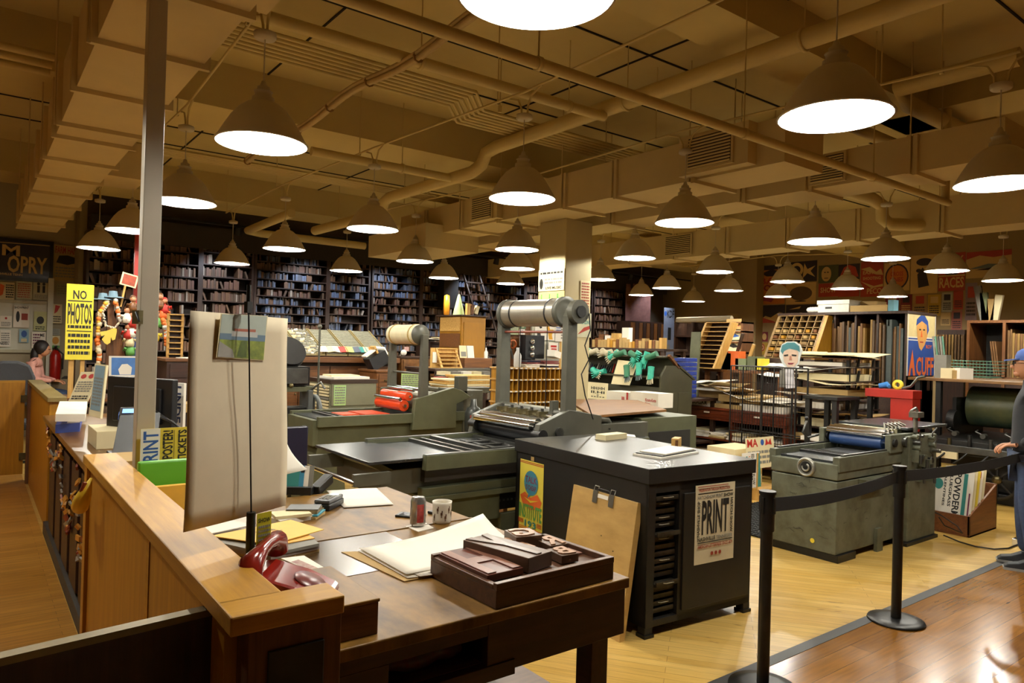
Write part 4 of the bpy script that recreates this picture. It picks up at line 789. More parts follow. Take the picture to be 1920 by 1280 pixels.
poster('letterpress_poster', K(-.002, 1.36, .33), -uy_, ZD, .30, .53, mat('poster_bright_yellow', '#dfcf4c', .6, var=.03), [
    ('r', 0, .955, 1, .965, red), ('r', 0, .975, 1, .985, red), ('r', 0, .02, 1, .03, red), ('r', 0, .045, 1, .055, red), ('r', 0, .07, 1, .08, orange), ('e', .5, .70, .30, .17, mat('balloon_teal', '#3a7f94', .6)), ('t', 'TALK', .25, .70, .75, .79, mat('poster_plum', '#6e2c4a', .6)), ('t', "IS CHEAP", .28, .60, .72, .67, MATS['poster_plum']),
    ('p', [(.05, .50), (.25, .56), (.5, .50), (.78, .57), (.97, .48), (.9, .40), (.5, .33), (.15, .40)], orange), ('p', [(.2, .49), (.5, .46), (.85, .49), (.5, .43)], yellow), ('p', [(.42, .56), (.55, .56), (.36, .47)], MATS['balloon_teal']),
    ('t', 'INSTITUTE', .02, .20, .98, .40, green), ('t', '193', .28, .09, .76, .18, teal), ('r', 0, .17, .22, .18, red), ('r', 0, .15, .22, .16, red), ('r', 0, .13, .22, .14, red), ('r', .8, .17, 1, .18, red), ('r', .8, .15, 1, .16, red), ('r', .8, .13, 1, .14, red)],
    'yellow poster with a blue balloon over red lips, on the black cabinet side', 'poster')
o = bx('tape', [0, .04, 0, .002, 0, .03], kraft, 'piece of tape holding the yellow poster to the black cabinet', 'tape'); o.location = K(-.004, 1.2, .865); o.rotation_euler = (0, 0, CR+math.pi/2)
# papers on the cabinet
b = MB(); b.ob(K(.52, .38, ch+.006), (.46, .22, .012), white, CR+.22); b.ob(K(.53, .39, ch+.016), (.44, .20, .006), blackp, CR+.25); b.ob(K(.55, .40, ch+.024), (.40, .19, .008), white, CR+.28); b.build('sketch_pads', None, 'two thin white pads with black edges on top of the black cabinet', 'pads')
flat('shiny_tag', [(1167, 816), (1192, 819), (1190, 815), (1165, 812)], ch+.003, .002, white, 'small shiny strip at the back edge of the black cabinet top', 'strip')
b = MB(); c = K(.84, .60, ch); b.ob(c+ZD*.035, (.12, .05, .07), pine, .5); b.ob(c+ZD*.035+Vector((-.012, -.022, 0)), (.09, .02, .05), mwood, .5); b.build('pine_block', None, 'small pine frame block at the back of the black cabinet', 'block', bevel=.002)
b = MB(); c = K(.70, 1.15, ch); b.ob(c+ZD*.02, (.26, .10, .04), cream, .1); b.build('card_box', None, 'low cream box behind the white pads on the black cabinet', 'box')
# leaning board with clips
t = thing('leaning_board', 'pale wooden drawing board leaning against the left side of the black cabinet', 'board', (3.05, 2.95, 0))
A = atz(1150, 1208, 0); B = A+(-uy_)*0
Lb, Hb = .62, .79; y0 = 2.84
pb = mat('board_wood', '#c4a05e', .5, .0, .06, 3, .02, col2='#b08c4c', stretch=(1, 1, 3))
o1 = Vector((3.03, 2.88, 0)); o2 = o1+uy_*Lb; lean = Vector((.14, .012, Hb))
b = MB(); b.ext([o1, o2, o2+lean, o1+lean], Vector((.045, 0, -.008)), pb)
for s_, h_ in ((.25, .6), (.45, .68), (.2, .3), (.55, .5), (.35, .45)): b.cyl(o1+uy_*(Lb*s_)+lean*h_, o1+uy_*(Lb*s_)+lean*h_-Vector((.002, 0, 0)), .004, black, n=8)
b.build('board', t, bevel=.003)
cm = mat('clip_metal', '#8e8b80', .3, .8, var=.1)
for s_ in (.37, .62):
    c = o1+uy_*(Lb*s_)+lean
    b = MB(); b.ext([c-uy_*.022+lean*-.09+Vector((-.004, 0, 0)), c+uy_*.022+lean*-.09+Vector((-.004, 0, 0)), c+uy_*.022+Vector((-.004, 0, .004)), c-uy_*.022+Vector((-.004, 0, .004))], (-.003, 0, 0), cm)
    b.tube([c-uy_*.02+Vector((0, 0, .004)), c-uy_*.02+Vector((.01, 0, .03)), c+uy_*.02+Vector((.01, 0, .03)), c+uy_*.02+Vector((.0, 0, .004))], .003, cm, 6); b.build('spring_clip', t)
c = o1+uy_*(Lb*.5)+lean
b = MB(); b.tube([c-uy_*.06+ZD*.002, c-uy_*.05+ZD*.02, c+uy_*.05+ZD*.02, c+uy_*.06+ZD*.002], .004, blackp, 6); b.build('carry_handle', t)
b = MB(); c2 = c+lean*-.045+Vector((-.003, 0, 0)); b.ext([c2-uy_*.05, c2+uy_*.05, c2+uy_*.05+lean*.03, c2-uy_*.05+lean*.03], (-.002, 0, 0), white); b.build('name_strip', t)
# ================================================================ near flatbed proof press
def roller(b, x, y0, y1, z, r, m, ends=None, n=20):
    b.cyl((x, y0, z), (x, y1, z), r, m, n=n)
    b.cyl((x, y0-.03, z), (x, y1+.03, z), r*.3, ends or chrome, n=10)
bedm = mat('bed_steel', '#55585a', .25, .7, var=.35, scale=3)
t = thing('proof_press', 'large grey flatbed proof press with a long steel bed and tall silver drum', 'printing press', (3.6, 4.9, 0))
b = MB(); b.box(2.16, 2.62, 4.40, 5.34, .865, .885, bedm); b.box(2.62, 4.6, 4.44, 5.30, .855, .875, bedm); b.build('bed', t, bevel=.002)
for y in (4.38, 5.32): b = MB(); b.box(2.58, 4.9, y-.03, y+.03, .80, .905, pgreen); b.box(2.58, 4.9, y-.022, y+.022, .905, .912, steel); b.build('rail', t, bevel=.002)
b = MB(); b.box(2.3, 4.75, 4.50, 5.24, .62, .80, pgrey); b.ext([(2.3, 4.50, .80), (2.3, 5.24, .80), (2.18, 5.24, .86), (2.18, 4.50, .86)], (.1, 0, 0), pgrey); b.box(2.62, 4.9, 4.44, 4.50, .70, .80, dark_slot); b.build('bed_frame', t, bevel=.003)
b = MB(); b.box(2.60, 4.8, 4.40, 4.46, .56, .60, pgreen); b.box(2.60, 4.8, 4.42, 4.50, .60, .66, pgreen); b.box(3.0, 4.8, 4.46, 4.52, .42, .56, iron); b.build('lower_rail', t, bevel=.003)
b = MB()
for i in range(40): b.box(3.1+.04*i, 3.118+.04*i, 4.452, 4.458, .485, .50, steel)
b.build('gear_rack', t)
for x0, x1 in ((2.75, 3.0), (4.3, 4.85)): b = MB(); b.ext([(x0, 4.52, .0), (x1, 4.52, 0), (x1+.0, 4.52, .56), (x0-.05, 4.52, .56)], (0, .7, 0), pgreen); b.build('pedestal', t, bevel=.006)
b = MB(); b.box(3.0, 4.3, 4.6, 4.64, .08, .34, pgreen); b.box(3.3, 4.2, 4.42, 4.46, .26, .40, pgreen); b.build('side_plate', t, bevel=.004)
b = MB(); b.box(2.62, 3.3, 4.44, 4.50, .36, .56, pgreen); b.build('side_cover', t, bevel=.004)
b = MB(); b.ext([(3.1, 4.25, .02), (3.22, 4.25, .02), (3.42, 4.25, .36), (3.34, 4.25, .36)], (0, .03, 0), iron); b.box(2.9, 4.4, 4.2, 4.3, .0, .03, iron); b.build('foot_pedal', t)
b = MB(); b.cyl((2.04, 4.35, .76), (2.04, 5.15, .76), .018, chrome, n=14); b.box(2.03, 2.3, 5.12, 5.16, .74, .84, pgrey); b.box(2.03, 2.3, 4.34, 4.38, .74, .82, pgrey); b.build('handle_bar', t)
for i, (x, w_) in enumerate(((2.95, .03), (3.06, .02), (3.16, .05))): b = MB(); b.box(x, x+w_, 4.47, 5.28, .876, .90+.01*(i == 2), steel); b.build('bed_bar', t)
for y0 in (4.56, 4.74, 4.92): b = MB(); b.box(3.30, 3.55, y0, y0+.04, .876, .892, black); b.box(3.32, 3.36, y0+.03, y0+.14, .876, .892, black); b.box(3.50, 3.54, y0+.03, y0+.14, .876, .892, black); b.build('locked_type', t)
b = MB(); b.box(3.60, 3.64, 4.47, 5.28, .876, .895, steel); b.box(3.72, 3.74, 4.47, 5.28, .876, .90, iron); b.build('chase', t)
# carriage with inking rollers
b = MB(); roller(b, 3.75, 4.52, 5.32, .97, .075, mat('ink_black_roller', '#16181b', .3, var=0), n=24); b.build('form_roller', t)
for x, z, r in ((3.66, 1.045, .03), (3.73, 1.075, .035), (3.81, 1.075, .03), (3.9, 1.10, .035)): b = MB(); roller(b, x, 4.52, 5.32, z, r, chrome); b.build('ink_roller', t)
b = MB(); roller(b, 3.98, 4.5, 5.36, 1.14, .028, pgrey); b.build('tie_bar', t)
b = MB(); roller(b, 4.15, 4.5, 5.3, 1.02, .14, mat('cylinder_cream', '#8d8a78', .4, .3), n=30); b.build('impression_cylinder', t)
for y in (4.44, 5.36):
    b = MB(); b.ext([(3.62, y-.03, .90), (4.35, y-.03, .90), (4.35, y-.03, 1.12), (3.98, y-.03, 1.18), (3.66, y-.03, 1.07)], (0, .06, 0), pgrey); b.cyl((3.68, y-.05, .98), (3.68, y+.05, .98), .05, iron); b.cyl((3.86, y-.05, 1.0), (3.86, y+.05, 1.0), .04, steel); b.build('carriage_side', t, bevel=.004)
for i in range(5): b = MB(); b.box(3.82, 3.92, 4.62+.14*i, 4.66+.14*i, 1.11, 1.15, hg); b.cyl((3.87, 4.64+.14*i, 1.15), (3.87, 4.64+.14*i, 1.175), .014, steel, n=8); b.build('gripper', t)
b = MB(); b.box(3.95, 4.02, 4.6, 4.64, 1.10, 1.24, pgrey); b.build('bracket', t)
# uprights and drum
for y, nm in ((4.47, ''), (5.40, '')):
    b = MB(); b.ext([(3.95, y-.035, .9), (4.08, y-.035, .9), (4.06, y-.035, 1.96), (4.03, y-.035, 2.03), (3.99, y-.035, 2.03), (3.955, y-.035, 1.96)], (0, .07, 0), pgrey); b.build('upright', t, bevel=.005)
drm = mat('drum_aluminium', '#a09a8c', .32, .55, var=.06, scale=2, stretch=(1, 8, 1))
b = MB(); b.cyl((4.03, 4.60, 2.0), (4.03, 5.34, 2.0), .122, drm, n=40); b.build('drum', t)
for y in (4.70, 5.20): b = MB(); b.lathe([(.122, -.008), (.126, -.008), (.126, .008), (.122, .008)], (4.03, y, 2.0), blackp, 36, 'y'); b.build('drum_band', t)
for y in (4.56, 5.36): b = MB(); b.lathe([(.0001, -.012), (.05, -.012), (.10, -.006), (.135, -.02), (.135, .02), (.0001, .02)], (4.03, y, 2.0), pgrey, 36, 'y'); b.build('drum_flange', t)
b = MB(); b.cyl((4.03, 4.43, 2.0), (4.03, 4.37, 2.0), .10, pgrey, n=30); b.cyl((4.03, 4.37, 2.0), (4.03, 4.35, 2.0), .05, iron, n=20); b.build('pulley', t)
b = MB(); b.cyl((4.0, 4.44, 1.83), (4.0, 5.42, 1.83), .012, mat('red_rod', '#7a3d2c', .4, var=.1), n=10); b.build('cross_rod', t)
b = MB(); b.tube([(4.12, 4.36, 1.99), (4.14, 4.36, 1.85), (4.08, 4.36, 1.72), (4.13, 4.36, 1.6), (4.06, 4.37, 1.48), (4.1, 4.36, 1.3), (4.2, 4.36, 1.1)], .006, blackp, 6); b.build('power_cord', t)
for y in (5.1, 4.72): b = MB(); b.tube([(3.97, y, 1.88), (3.97, y, 1.1)], .004, blackp, 5); b.build('drive_belt', t)
# side console and feed board
b = MB(); b.box(4.12, 4.95, 4.42, 4.5, .60, 1.04, pgrey); b.box(4.12, 4.95, 4.5, 5.3, .86, 1.04, pgrey); b.box(4.95, 5.75, 4.5, 5.3, .12, 1.06, pgreen); b.ext([(5.05, 4.497, .35), (5.65, 4.497, .35), (5.65, 4.497, .93), (5.05, 4.497, .93)], (0, -.004, 0), black); b.build('console', t, bevel=.006)
b = MB(); b.tube([(4.35, 4.41, .93), (4.37, 4.38, .95), (4.53, 4.38, .95), (4.55, 4.41, .93)], .006, chrome, 6); b.cyl((4.45, 4.415, 1.0), (4.45, 4.405, 1.0), .008, black, n=8); b.build('console_handle', t)
fb = wood('feed_board_wood', '#80551f', '#5f3d14', .6, 0)
pts = [atz(1112, 779, 1.12), atz(1250, 768, 1.12), atz(1195, 750, 1.12), atz(1060, 748, 1.12)]; pts = [Vector((p.x, p.y, 1.10)) for p in pts]
b = MB(); b.ext(pts, (0, 0, .022), fb); b.build('feed_board', t, bevel=.002)
b = MB(); b.tube([(4.6, 4.55, .75+.25), (4.5, 4.5, 1.07), (4.35, 4.47, 1.09), (4.2, 4.5, 1.07)], .03, pgrey, 10); b.build('chain_guard', t)
# ================================================================ far flatbed press with cream drum
t = thing('proof_press', 'farther green-grey flatbed press with orange inked rollers and a cream drum', 'printing press', (3.6, 7.5, 0))
b = MB(); b.box(2.9, 4.2, 7.12, 7.82, .865, .88, bedm); b.build('bed', t)
for y in (7.08, 7.86): b = MB(); b.box(2.88, 4.7, y-.03, y+.03, .80, .905, pgreen); b.build('rail', t, bevel=.002)
b = MB(); b.box(2.86, 4.7, 7.12, 7.82, .60, .80, pgreen); b.box(2.84, 2.9, 7.1, 7.84, .60, .87, pgreen); b.build('bed_frame', t, bevel=.004)
b = MB(); b.ext([(2.78, 7.15, 0), (3.25, 7.15, 0), (3.2, 7.15, .6), (2.92, 7.15, .6)], (0, .65, 0), pgreen); b.box(4.2, 4.8, 7.15, 7.8, 0, .6, pgreen); b.box(3.2, 4.2, 7.3, 7.7, .35, .6, pgreen); b.build('pedestal', t, bevel=.006)
b = MB(); b.cyl((2.84, 7.3, .73), (2.80, 7.3, .73), .07, pgrey, n=24); b.cyl((2.80, 7.3, .73), (2.78, 7.3, .73), .03, steel, n=14); b.build('dial', t)
inko = mat('orange_ink_wet', '#dc4a1e', .3, var=.05)
b = MB(); b.box(3.25, 3.45, 7.3, 7.6, .88, .895, inko); b.box(3.5, 3.8, 7.25, 7.7, .88, .895, inko); b.box(3.1, 3.13, 7.15, 7.8, .88, .9, steel); b.box(3.18, 3.2, 7.15, 7.8, .88, .9, steel); b.build('locked_type', t)
for x, z, r in ((3.93, .985, .062), (3.99, 1.09, .05)): b = MB(); roller(b, x, 7.16, 7.78, z, r, inko, n=24); b.build('form_roller', t)
for x, z in ((3.88, 1.06), (4.05, 1.16), (4.12, 1.17)): b = MB(); roller(b, x, 7.16, 7.78, z, .02, chrome); b.build('ink_roller', t)
b = MB(); b.ext([(3.97, 7.02, .72), (4.55, 7.02, .72), (4.55, 7.02, 1.0), (4.75, 7.02, 1.08), (4.62, 7.02, 1.16), (4.5, 7.02, 1.19), (4.0, 7.02, 1.07)], (0, .07, 0), pgreen); b.build('side_guard', t, bevel=.006)
b = MB(); b.box(4.0, 4.6, 7.84, 7.9, .8, 1.15, pgreen); b.build('side_guard', t, bevel=.006)
b = MB(); roller(b, 4.3, 7.12, 7.8, 1.02, .12, mat('cylinder_cream', '#8d8a78')); b.build('impression_cylinder', t)
for y in (7.06, 7.82): b = MB(); b.ext([(4.06, y-.03, 1.05), (4.17, y-.03, 1.05), (4.15, y-.03, 1.80), (4.08, y-.03, 1.80)], (0, .06, 0), pgrey); b.build('upright', t, bevel=.004)
dc = mat('drum_cream', '#d8cda6', .5, var=.08, scale=2, stretch=(1, 6, 1))
b = MB(); b.cyl((4.1, 7.14, 1.80), (4.1, 7.76, 1.80), .115, dc, n=36); b.build('drum', t)
for y in (7.22, 7.68): b = MB(); b.lathe([(.115, -.01), (.122, -.01), (.122, .01), (.115, .01)], (4.1, y, 1.8), mat('drum_hoop', '#a88e4c', .5), 30, 'y'); b.build('drum_band', t)
b = MB(); b.lathe([(.0001, -.01), (.115, -.01), (.115, .01), (.0001, .01)], (4.1, 7.13, 1.8), pgrey, 30, 'y'); b.build('drum_flange', t)
b = MB(); b.cyl((4.12, 7.06, 1.68), (4.12, 7.82, 1.68), .01, pgrey, n=8); b.cyl((4.12, 7.06, 1.35), (4.12, 7.82, 1.35), .012, pgrey, n=8); b.build('cross_rod', t)
b = MB(); b.lathe([(.0001, 0), (.09, .01), (.10, .05), (.10, .24), (.075, .30), (.04, .32), (.03, .40), (.0001, .40)], (4.72, 6.92, .66), mat('motor_dark', '#3a3d3a', .35, .3, var=.1), 24); b.ob((4.66, 6.835, .86), (.07, .006, .045), mat('motor_label', '#8c3a2c', .5), -.4); b.build('motor', t)
b = MB(); b.box(4.70, 4.98, 7.1, 7.7, .0, 1.15, pgrey); b.box(4.62, 4.75, 7.1, 7.2, 1.05, 1.32, pgrey); b.box(4.95, 5.25, 7.3, 7.5, 1.1, 1.17, pgrey); b.build('console', t, bevel=.006)
A = aty(752, 727, 7.95); poster('notice', A, (1, 0, 0), (0, 0, 1), .28, .18, mat('notice_green', '#b7d183', .7), [('l', .05, .1, .95, .9, 6, greyp)], 'pale green handwritten notice behind the orange rollers', 'notice')
# ================================================================ right-hand press
t = thing('proof_press', 'scuffed grey-green press with a blue roller and round dial behind the barrier belt', 'printing press', (6.5, 3.3, 0))
b = MB(); b.box(5.66, 6.85, 3.0, 3.60, .06, .66, pgreen_worn); b.box(5.655, 6.85, 2.995, 3.605, .67, .80, pgreen_worn); b.build('body', t, bevel=.008)
b = MB(); b.box(6.75, 7.32, 2.92, 3.66, .03, .98, pgreen_worn); b.build('rear_body', t, bevel=.008)
for q in ((5.66, 5.95, 2.98, 3.62, 0, .06, iron), (6.7, 7.34, 2.9, 3.68, 0, .03, iron), (6.3, 6.4, 2.97, 3.0, .0, .2, pgreen_worn)): b = MB(); b.box(*q); b.build('foot', t)
b = MB(); b.box(5.70, 6.8, 3.06, 3.54, .80, .82, bedm); b.build('bed', t)
for y in (3.01, 3.59): b = MB(); b.box(5.66, 6.9, y-.025, y+.035, .74, .86, pgreen_worn); b.box(5.75, 6.9, y-.01, y+.02, .86, .875, steel); b.build('rail', t, bevel=.003)
b = MB(); b.box(6.0, 6.03, 3.06, 3.54, .82, .84, iron); b.box(6.08, 6.1, 3.06, 3.54, .82, .84, iron); b.box(6.2, 6.5, 3.15, 3.45, .82, .835, steel); b.build('chase', t)
dm = mat('dial_metal', '#a9a79c', .4, .7, var=0); b = MB(); b.cyl((5.655, 3.27, .745), (5.648, 3.27, .745), .082, dm, n=32); b.tube([(5.642, 3.27+.07*math.cos(k*.2618), .745+.07*math.sin(k*.2618)) for k in range(25)], .010, dm, 8); b.cyl((5.648, 3.27, .745), (5.64, 3.27, .745), .048, iron, n=28); b.tube([(5.638, 3.27+.03*math.cos(k*.35+2), .745+.03*math.sin(k*.35+2)) for k in range(14)], .008, dm, 8); b.build('dial', t)
b = MB(); b.box(6.0, 6.4, 2.93, 2.995, .60, .655, pgreen_worn); b.box(6.05, 6.35, 2.925, 2.932, .615, .63, chrome); b.build('tool_tray', t)
br_ = mat('roller_blue', '#26406e', .35, var=.05)
b = MB(); roller(b, 6.60, 3.08, 3.56, .915, .06, br_, n=24); b.build('form_roller', t)
for x, z, r in ((6.54, .985, .022), (6.60, 1.005, .03), (6.68, 1.01, .028)): b = MB(); roller(b, x, 3.06, 3.58, z, r, chrome); b.build('ink_roller', t)
b = MB(); b.box(6.72, 6.82, 3.06, 3.56, .98, 1.03, mat('drum_cream', '#d8cda6')); b.build('tympan', t)
for y in (3.0, 3.62):
    b = MB(); b.box(6.5, 6.95, y-.03, y+.02, .84, 1.0, pgreen_worn); b.cyl((6.56, y-.05, .93), (6.56, y+.03, .93), .035, iron); b.cyl((6.75, y-.06, .93), (6.75, y+.03, .93), .045, steel); b.build('carriage_side', t, bevel=.004)
for x, z in ((6.82, .8), (6.95, .75), (6.9, .62), (7.05, .70), (7.12, .6)): b = MB(); b.box(x-.02, x+.03, 2.86, 2.92, z-.05, z+.06, pgreen_worn); b.cyl((x, 2.85, z-.06), (x, 2.85, z+.02), .012, steel, n=8); b.build('lever', t)
b = MB(); b.tube([(6.56, 3.66, .93), (6.4, 3.7, .9), (6.35, 3.72, .95), (6.45, 3.74, 1.05)], .012, steel, 8); b.ball((6.45, 3.74, 1.08), .02, blackp); b.build('crank_handle', t)
b = MB(); b.box(6.9, 7.75, 3.0, 3.66, 1.02, 1.045, bedm); b.box(7.0, 7.3, 3.1, 3.5, .98, 1.02, pgreen_worn); b.build('feed_table', t, bevel=.003)
b = MB(); b.cyl((7.0, 2.98, 1.0), (7.0, 2.98, 1.2), .02, cm, n=10); b.box(6.95, 7.08, 2.94, 3.02, 1.14, 1.19, cm); b.tube([(6.9, 2.98, 1.2), (7.0, 2.98, 1.23), (7.1, 3.0, 1.18)], .012, cm, 6); b.build('feed_gauge', t)
rr = random.Random(8)
for k in range(14):
    x = rr.uniform(6.78, 7.28); z = rr.uniform(.62, 1.0); b = MB(); r_ = rr.uniform(.012, .03); b.cyl((x, 2.92, z), (x, 2.88-rr.uniform(0, .03), z), r_, rr.choice((steel, iron, cm, pgreen_worn)), n=12)
    if k % 2: b.tube([(x, 2.89, z), (x+rr.uniform(-.06, .06), 2.87, z+.05), (x+rr.uniform(-.08, .08), 2.87, z+.09)], .007, steel, 6)
    b.build('knob', t)
for k in range(5): b = MB(); b.tube([(6.5+.07*k, 3.02, 1.04), (6.52+.07*k, 3.04, 1.10), (6.56+.07*k, 3.0, 1.07)], .009, cm, 6); b.build('gripper_lever', t)
b = MB(); b.ext([(7.325, 3.02, .72), (7.325, 3.02, .82), (7.325, 3.10, .82), (7.325, 3.10, .72)], (.002, 0, 0), mat('plate_red', '#a8402c', .5)); b.build('maker_plate', t)
b = MB(); b.add([Vector((5.652, 3.20+.02*math.cos(a), .14+.02*math.sin(a))) for a in [2*math.pi*i/20 for i in range(20)]], [tuple(range(20))], yellow)
b.build('yellow_sticker', None, 'round yellow sticker low on the scuffed grey-green press', 'sticker')
b = MB()
rr = random.Random(3)
for k in range(22):
    y = rr.uniform(3.06, 3.5); z = rr.choice((rr.uniform(.12, .3), rr.uniform(.48, .64), rr.uniform(.35, .6)))
    b.tube([(5.652, y, z), (5.652, y-rr.uniform(.01, .04), z+rr.uniform(-.015, .015)), (5.652, y-rr.uniform(.03, .07), z+rr.uniform(-.012, .02)), (5.652, y-rr.uniform(.05, .09), z+rr.uniform(-.02, .01))], .0013, black, 4)
for k in range(14):
    x = rr.uniform(5.72, 6.6); z = rr.uniform(.2, .62); b.tube([(x, 2.993, z), (x+rr.uniform(.01, .04), 2.993, z+rr.uniform(-.015, .02)), (x+rr.uniform(.03, .07), 2.993, z+rr.uniform(-.015, .02))], .0013, black, 4)
b.build('scribbled_signatures', None, 'black scribbled signatures on the scuffed grey-green press', 'writing', kind='stuff')
b = MB(); b.tube([(7.34, 3.0, .25), (7.4, 2.9, .2), (7.52, 2.8, .1), (7.5, 2.75, .05), (7.35, 2.85, .12), (7.3, 2.88, .2)], .006, blackp, 6)
b.tube([(7.34, 2.85, .03), (7.3, 2.7, .01), (7.25, 2.55, .01), (7.3, 2.42, .01), (7.45, 2.36, .01), (7.7, 2.36, .01)], .007, blackp, 6); b.build('power_cord', None, 'black power cord curling over the floor by the press', 'cord')
b = MB(); b.box(7.66, 7.80, 2.3, 2.4, 0, .06, chrome); b.cyl((7.7, 2.35, .05), (7.7, 2.35, .12), .03, chrome, n=12); b.cyl((7.76, 2.35, .05), (7.76, 2.35, .16), .02, steel, n=12); b.build('floor_outlet', None, 'metal floor outlet box with plugs by the man in jeans', 'outlet', bevel=.003)
# floor mat
mm = mat('mat_rubber', '#1a1a18', .8, var=.1)
b = MB(); x0, x1, y0, y1 = 5.80, 7.3, 3.78, 4.7
for i in range(int((x1-x0)/.045)+1): b.box(x0+.045*i, x0+.045*i+.012, y0, y1, .006, .018, mm)
for j in range(int((y1-y0)/.045)+1): b.box(x0, x1, y0+.045*j, y0+.045*j+.012, .005, .017, mm)
b.box(x0, x1, y0, y1, .004, .006, mm); b.build('floor_mat', None, 'black rubber mesh mat on the floor beside the scuffed press', 'mat')
# ================================================================ crowd barriers
sb = mat('stanchion_black', '#141312', .38, .2, var=0); belt = mat('belt_webbing', '#121211', .75, var=.1, scale=60)
def stanchion(x, y, lb):
    t = thing('barrier_post', lb, 'barrier post', (x, y, .006), 0, 'crowd barrier posts')
    b = MB(); b.lathe([(.0001, .022), (.10, .022), (.165, .012), (.170, .0), (.0001, 0)], (x, y, .006), sb, 40); b.build('base', t)
    b = MB(); b.cyl((x, y, .03), (x, y, .80), .030, sb, n=24); b.build('pole', t)
    b = MB(); b.cyl((x, y, .80), (x, y, .985), .037, sb, n=24); b.cyl((x, y, .985), (x, y, 1.0), .042, sb, n=24)
    for a in range(4): b.ob((x+.037*math.cos(a*1.57), y+.037*math.sin(a*1.57), .93), (.014, .014, .08), sb, a*1.57)
    b.build('belt_head', t); return t
S1 = Vector((3.24, 2.08)); S2 = Vector((4.77, 2.12))
stanchion(S1.x, S1.y, 'nearer black belt barrier post, cut by the bottom edge'); stanchion(S2.x, S2.y, 'black belt barrier post with its round base on the brown floor')
def beltrun(a, c, za, zc, lb, sag=.06):
    b = MB(); n = 14; top = []; bot = []
    for i in range(n+1):
        s = i/n; p = a*(1-s)+c*s; z = za*(1-s)+zc*s-sag*4*s*(1-s)*.5; top.append(Vector((p.x, p.y, z+.036))); bot.append(Vector((p.x, p.y, z-.036)))
    b.add(top+bot, [(i, i+1, n+2+i, n+1+i) for i in range(n)], belt); o = b.build('barrier_belt', None, lb, 'belt', 'barrier belts'); s = o.modifiers.new('thick', 'SOLIDIFY'); s.thickness = .002
beltrun(S1+Vector((.04, 0)), S2-Vector((.04, 0)), .925, .93, 'black belt strung between the two barrier posts')
beltrun(S2+Vector((.04, 0)), Vector((6.9, 2.05)), .93, .93, 'black belt running off to the right behind the man', .05)
# crate of posters on the floor
t = thing('poster_crate', 'brown wooden crate on the floor holding upright posters', 'crate', (8.0, 2.95, 0))
x0, x1, y0, y1 = 7.58, 8.25, 2.72, 3.1; cb = wood('crate_brown', '#7a4a22', '#5e3517', .5, 0)
b = MB(); b.box(x0, x1, y0, y1, 0, .02, cb); b.box(x1-.02, x1, y0, y1, .02, .45, cb); b.box(x0, x0+.02, y0, y1, .02, .2, cb); b.ext([(x0, y0, 0), (x1, y0, 0), (x1, y0, .45), (x0, y0, .2)], (0, .02, 0), cb); b.ext([(x0, y1-.02, 0), (x1, y1-.02, 0), (x1, y1-.02, .45), (x0, y1-.02, .2)], (0, .02, 0), cb); b.build('crate_body', t, bevel=.003)
A = Vector((7.60, 3.07, .10))
cols = [(white, 'white poster reading POWDERM in the crate, frontmost', [('D', 'POWDERM', .50, .12, .68, .95, black), ('r', .74, .05, .84, .95, teal), ('r', .90, .1, .94, .6, mat('poster_plum', '#6e2c4a')), ('D', 'BLUEGRASS', .38, .3, .46, .95, black), ('D', 'VALENTINES', .24, .3, .30, .95, black), ('e', .1, .7, .12, .1, teal)]), (cream, 'cream poster in the crate, second from front', []), (MATS['poster_yellow'] if 'poster_yellow' in MATS else cream, 'yellow poster in the crate, third from front', [('r', .1, .8, .9, .95, orange)]), (white, 'white poster in the crate with a red band, fourth', [('r', .05, .85, .95, .97, red)]), (cream, 'cream poster in the crate, rearmost', [])]
for i, (m_, lb, els) in enumerate(cols):
    poster('letterpress_poster', A+Vector((.07*i, .0, 0)), (0.0, -1, 0), (.22, 0, .98), .34, .52, m_, els, lb, 'poster', 'posters in the floor crate', th=.004)
# posters on the wooden stand near mat
P = atz(1440, 935, 0)
t = thing('poster_stand', 'pine A-frame stand behind the black cabinet corner, showing posters', 'stand', (P.x, P.y, 0))
x0, y0 = P.x-.1, P.y; 
b = MB(); b.box(x0-.10, x0+.30, y0-.05, y0+.4, 0.0, .13, pine); b.build('base', t, bevel=.004)
xs_ = aty(1418, 890, y0-.03).x; b = MB(); b.box(xs_, xs_+.014, y0-.045, y0-.03, .13, .56, pine); b.build('upright', t, bevel=.002)
A = aty(1397, 908, y0-.0); 
poster('letterpress_poster', Vector((aty(1395, 870, y0).x, y0, .16)), (1, 0, 0), (0, .08, 1), .34, .40, white, [('D', 'EDGE AND FLOW', .52, .08, .68, .95, black), ('r', .22, .1, .3, .9, teal), ('r', .8, .0, 1.0, .95, teal), ('D', 'LETTERPRESS', .38, .1, .46, .9, orange)], 'white poster reading EDGE AND FLOW with teal bars on the pine stand', 'poster')
poster('letterpress_poster', Vector((aty(1402, 845, y0+.12).x, y0+.12, .34)), (1, -.02, 0), (0, .1, 1), .55, .36, cream, [('t', 'MA', .05, .70, .42, .96, red), ('e', .58, .83, .06, .10, blue), ('p', [(.68, .72), (.72, .95), (.80, .80), (.88, .95), (.92, .72), (.80, .76)], red), ('l', .05, .1, .9, .6, 3, greyp)], 'cream poster with big red letters standing behind the teal-barred one', 'poster')
bx('paper_carton', [x0-.2, x0+.35, y0+.25, y0+.65, 0, .56], cream, 'cream carton behind the pine poster stand', 'carton')
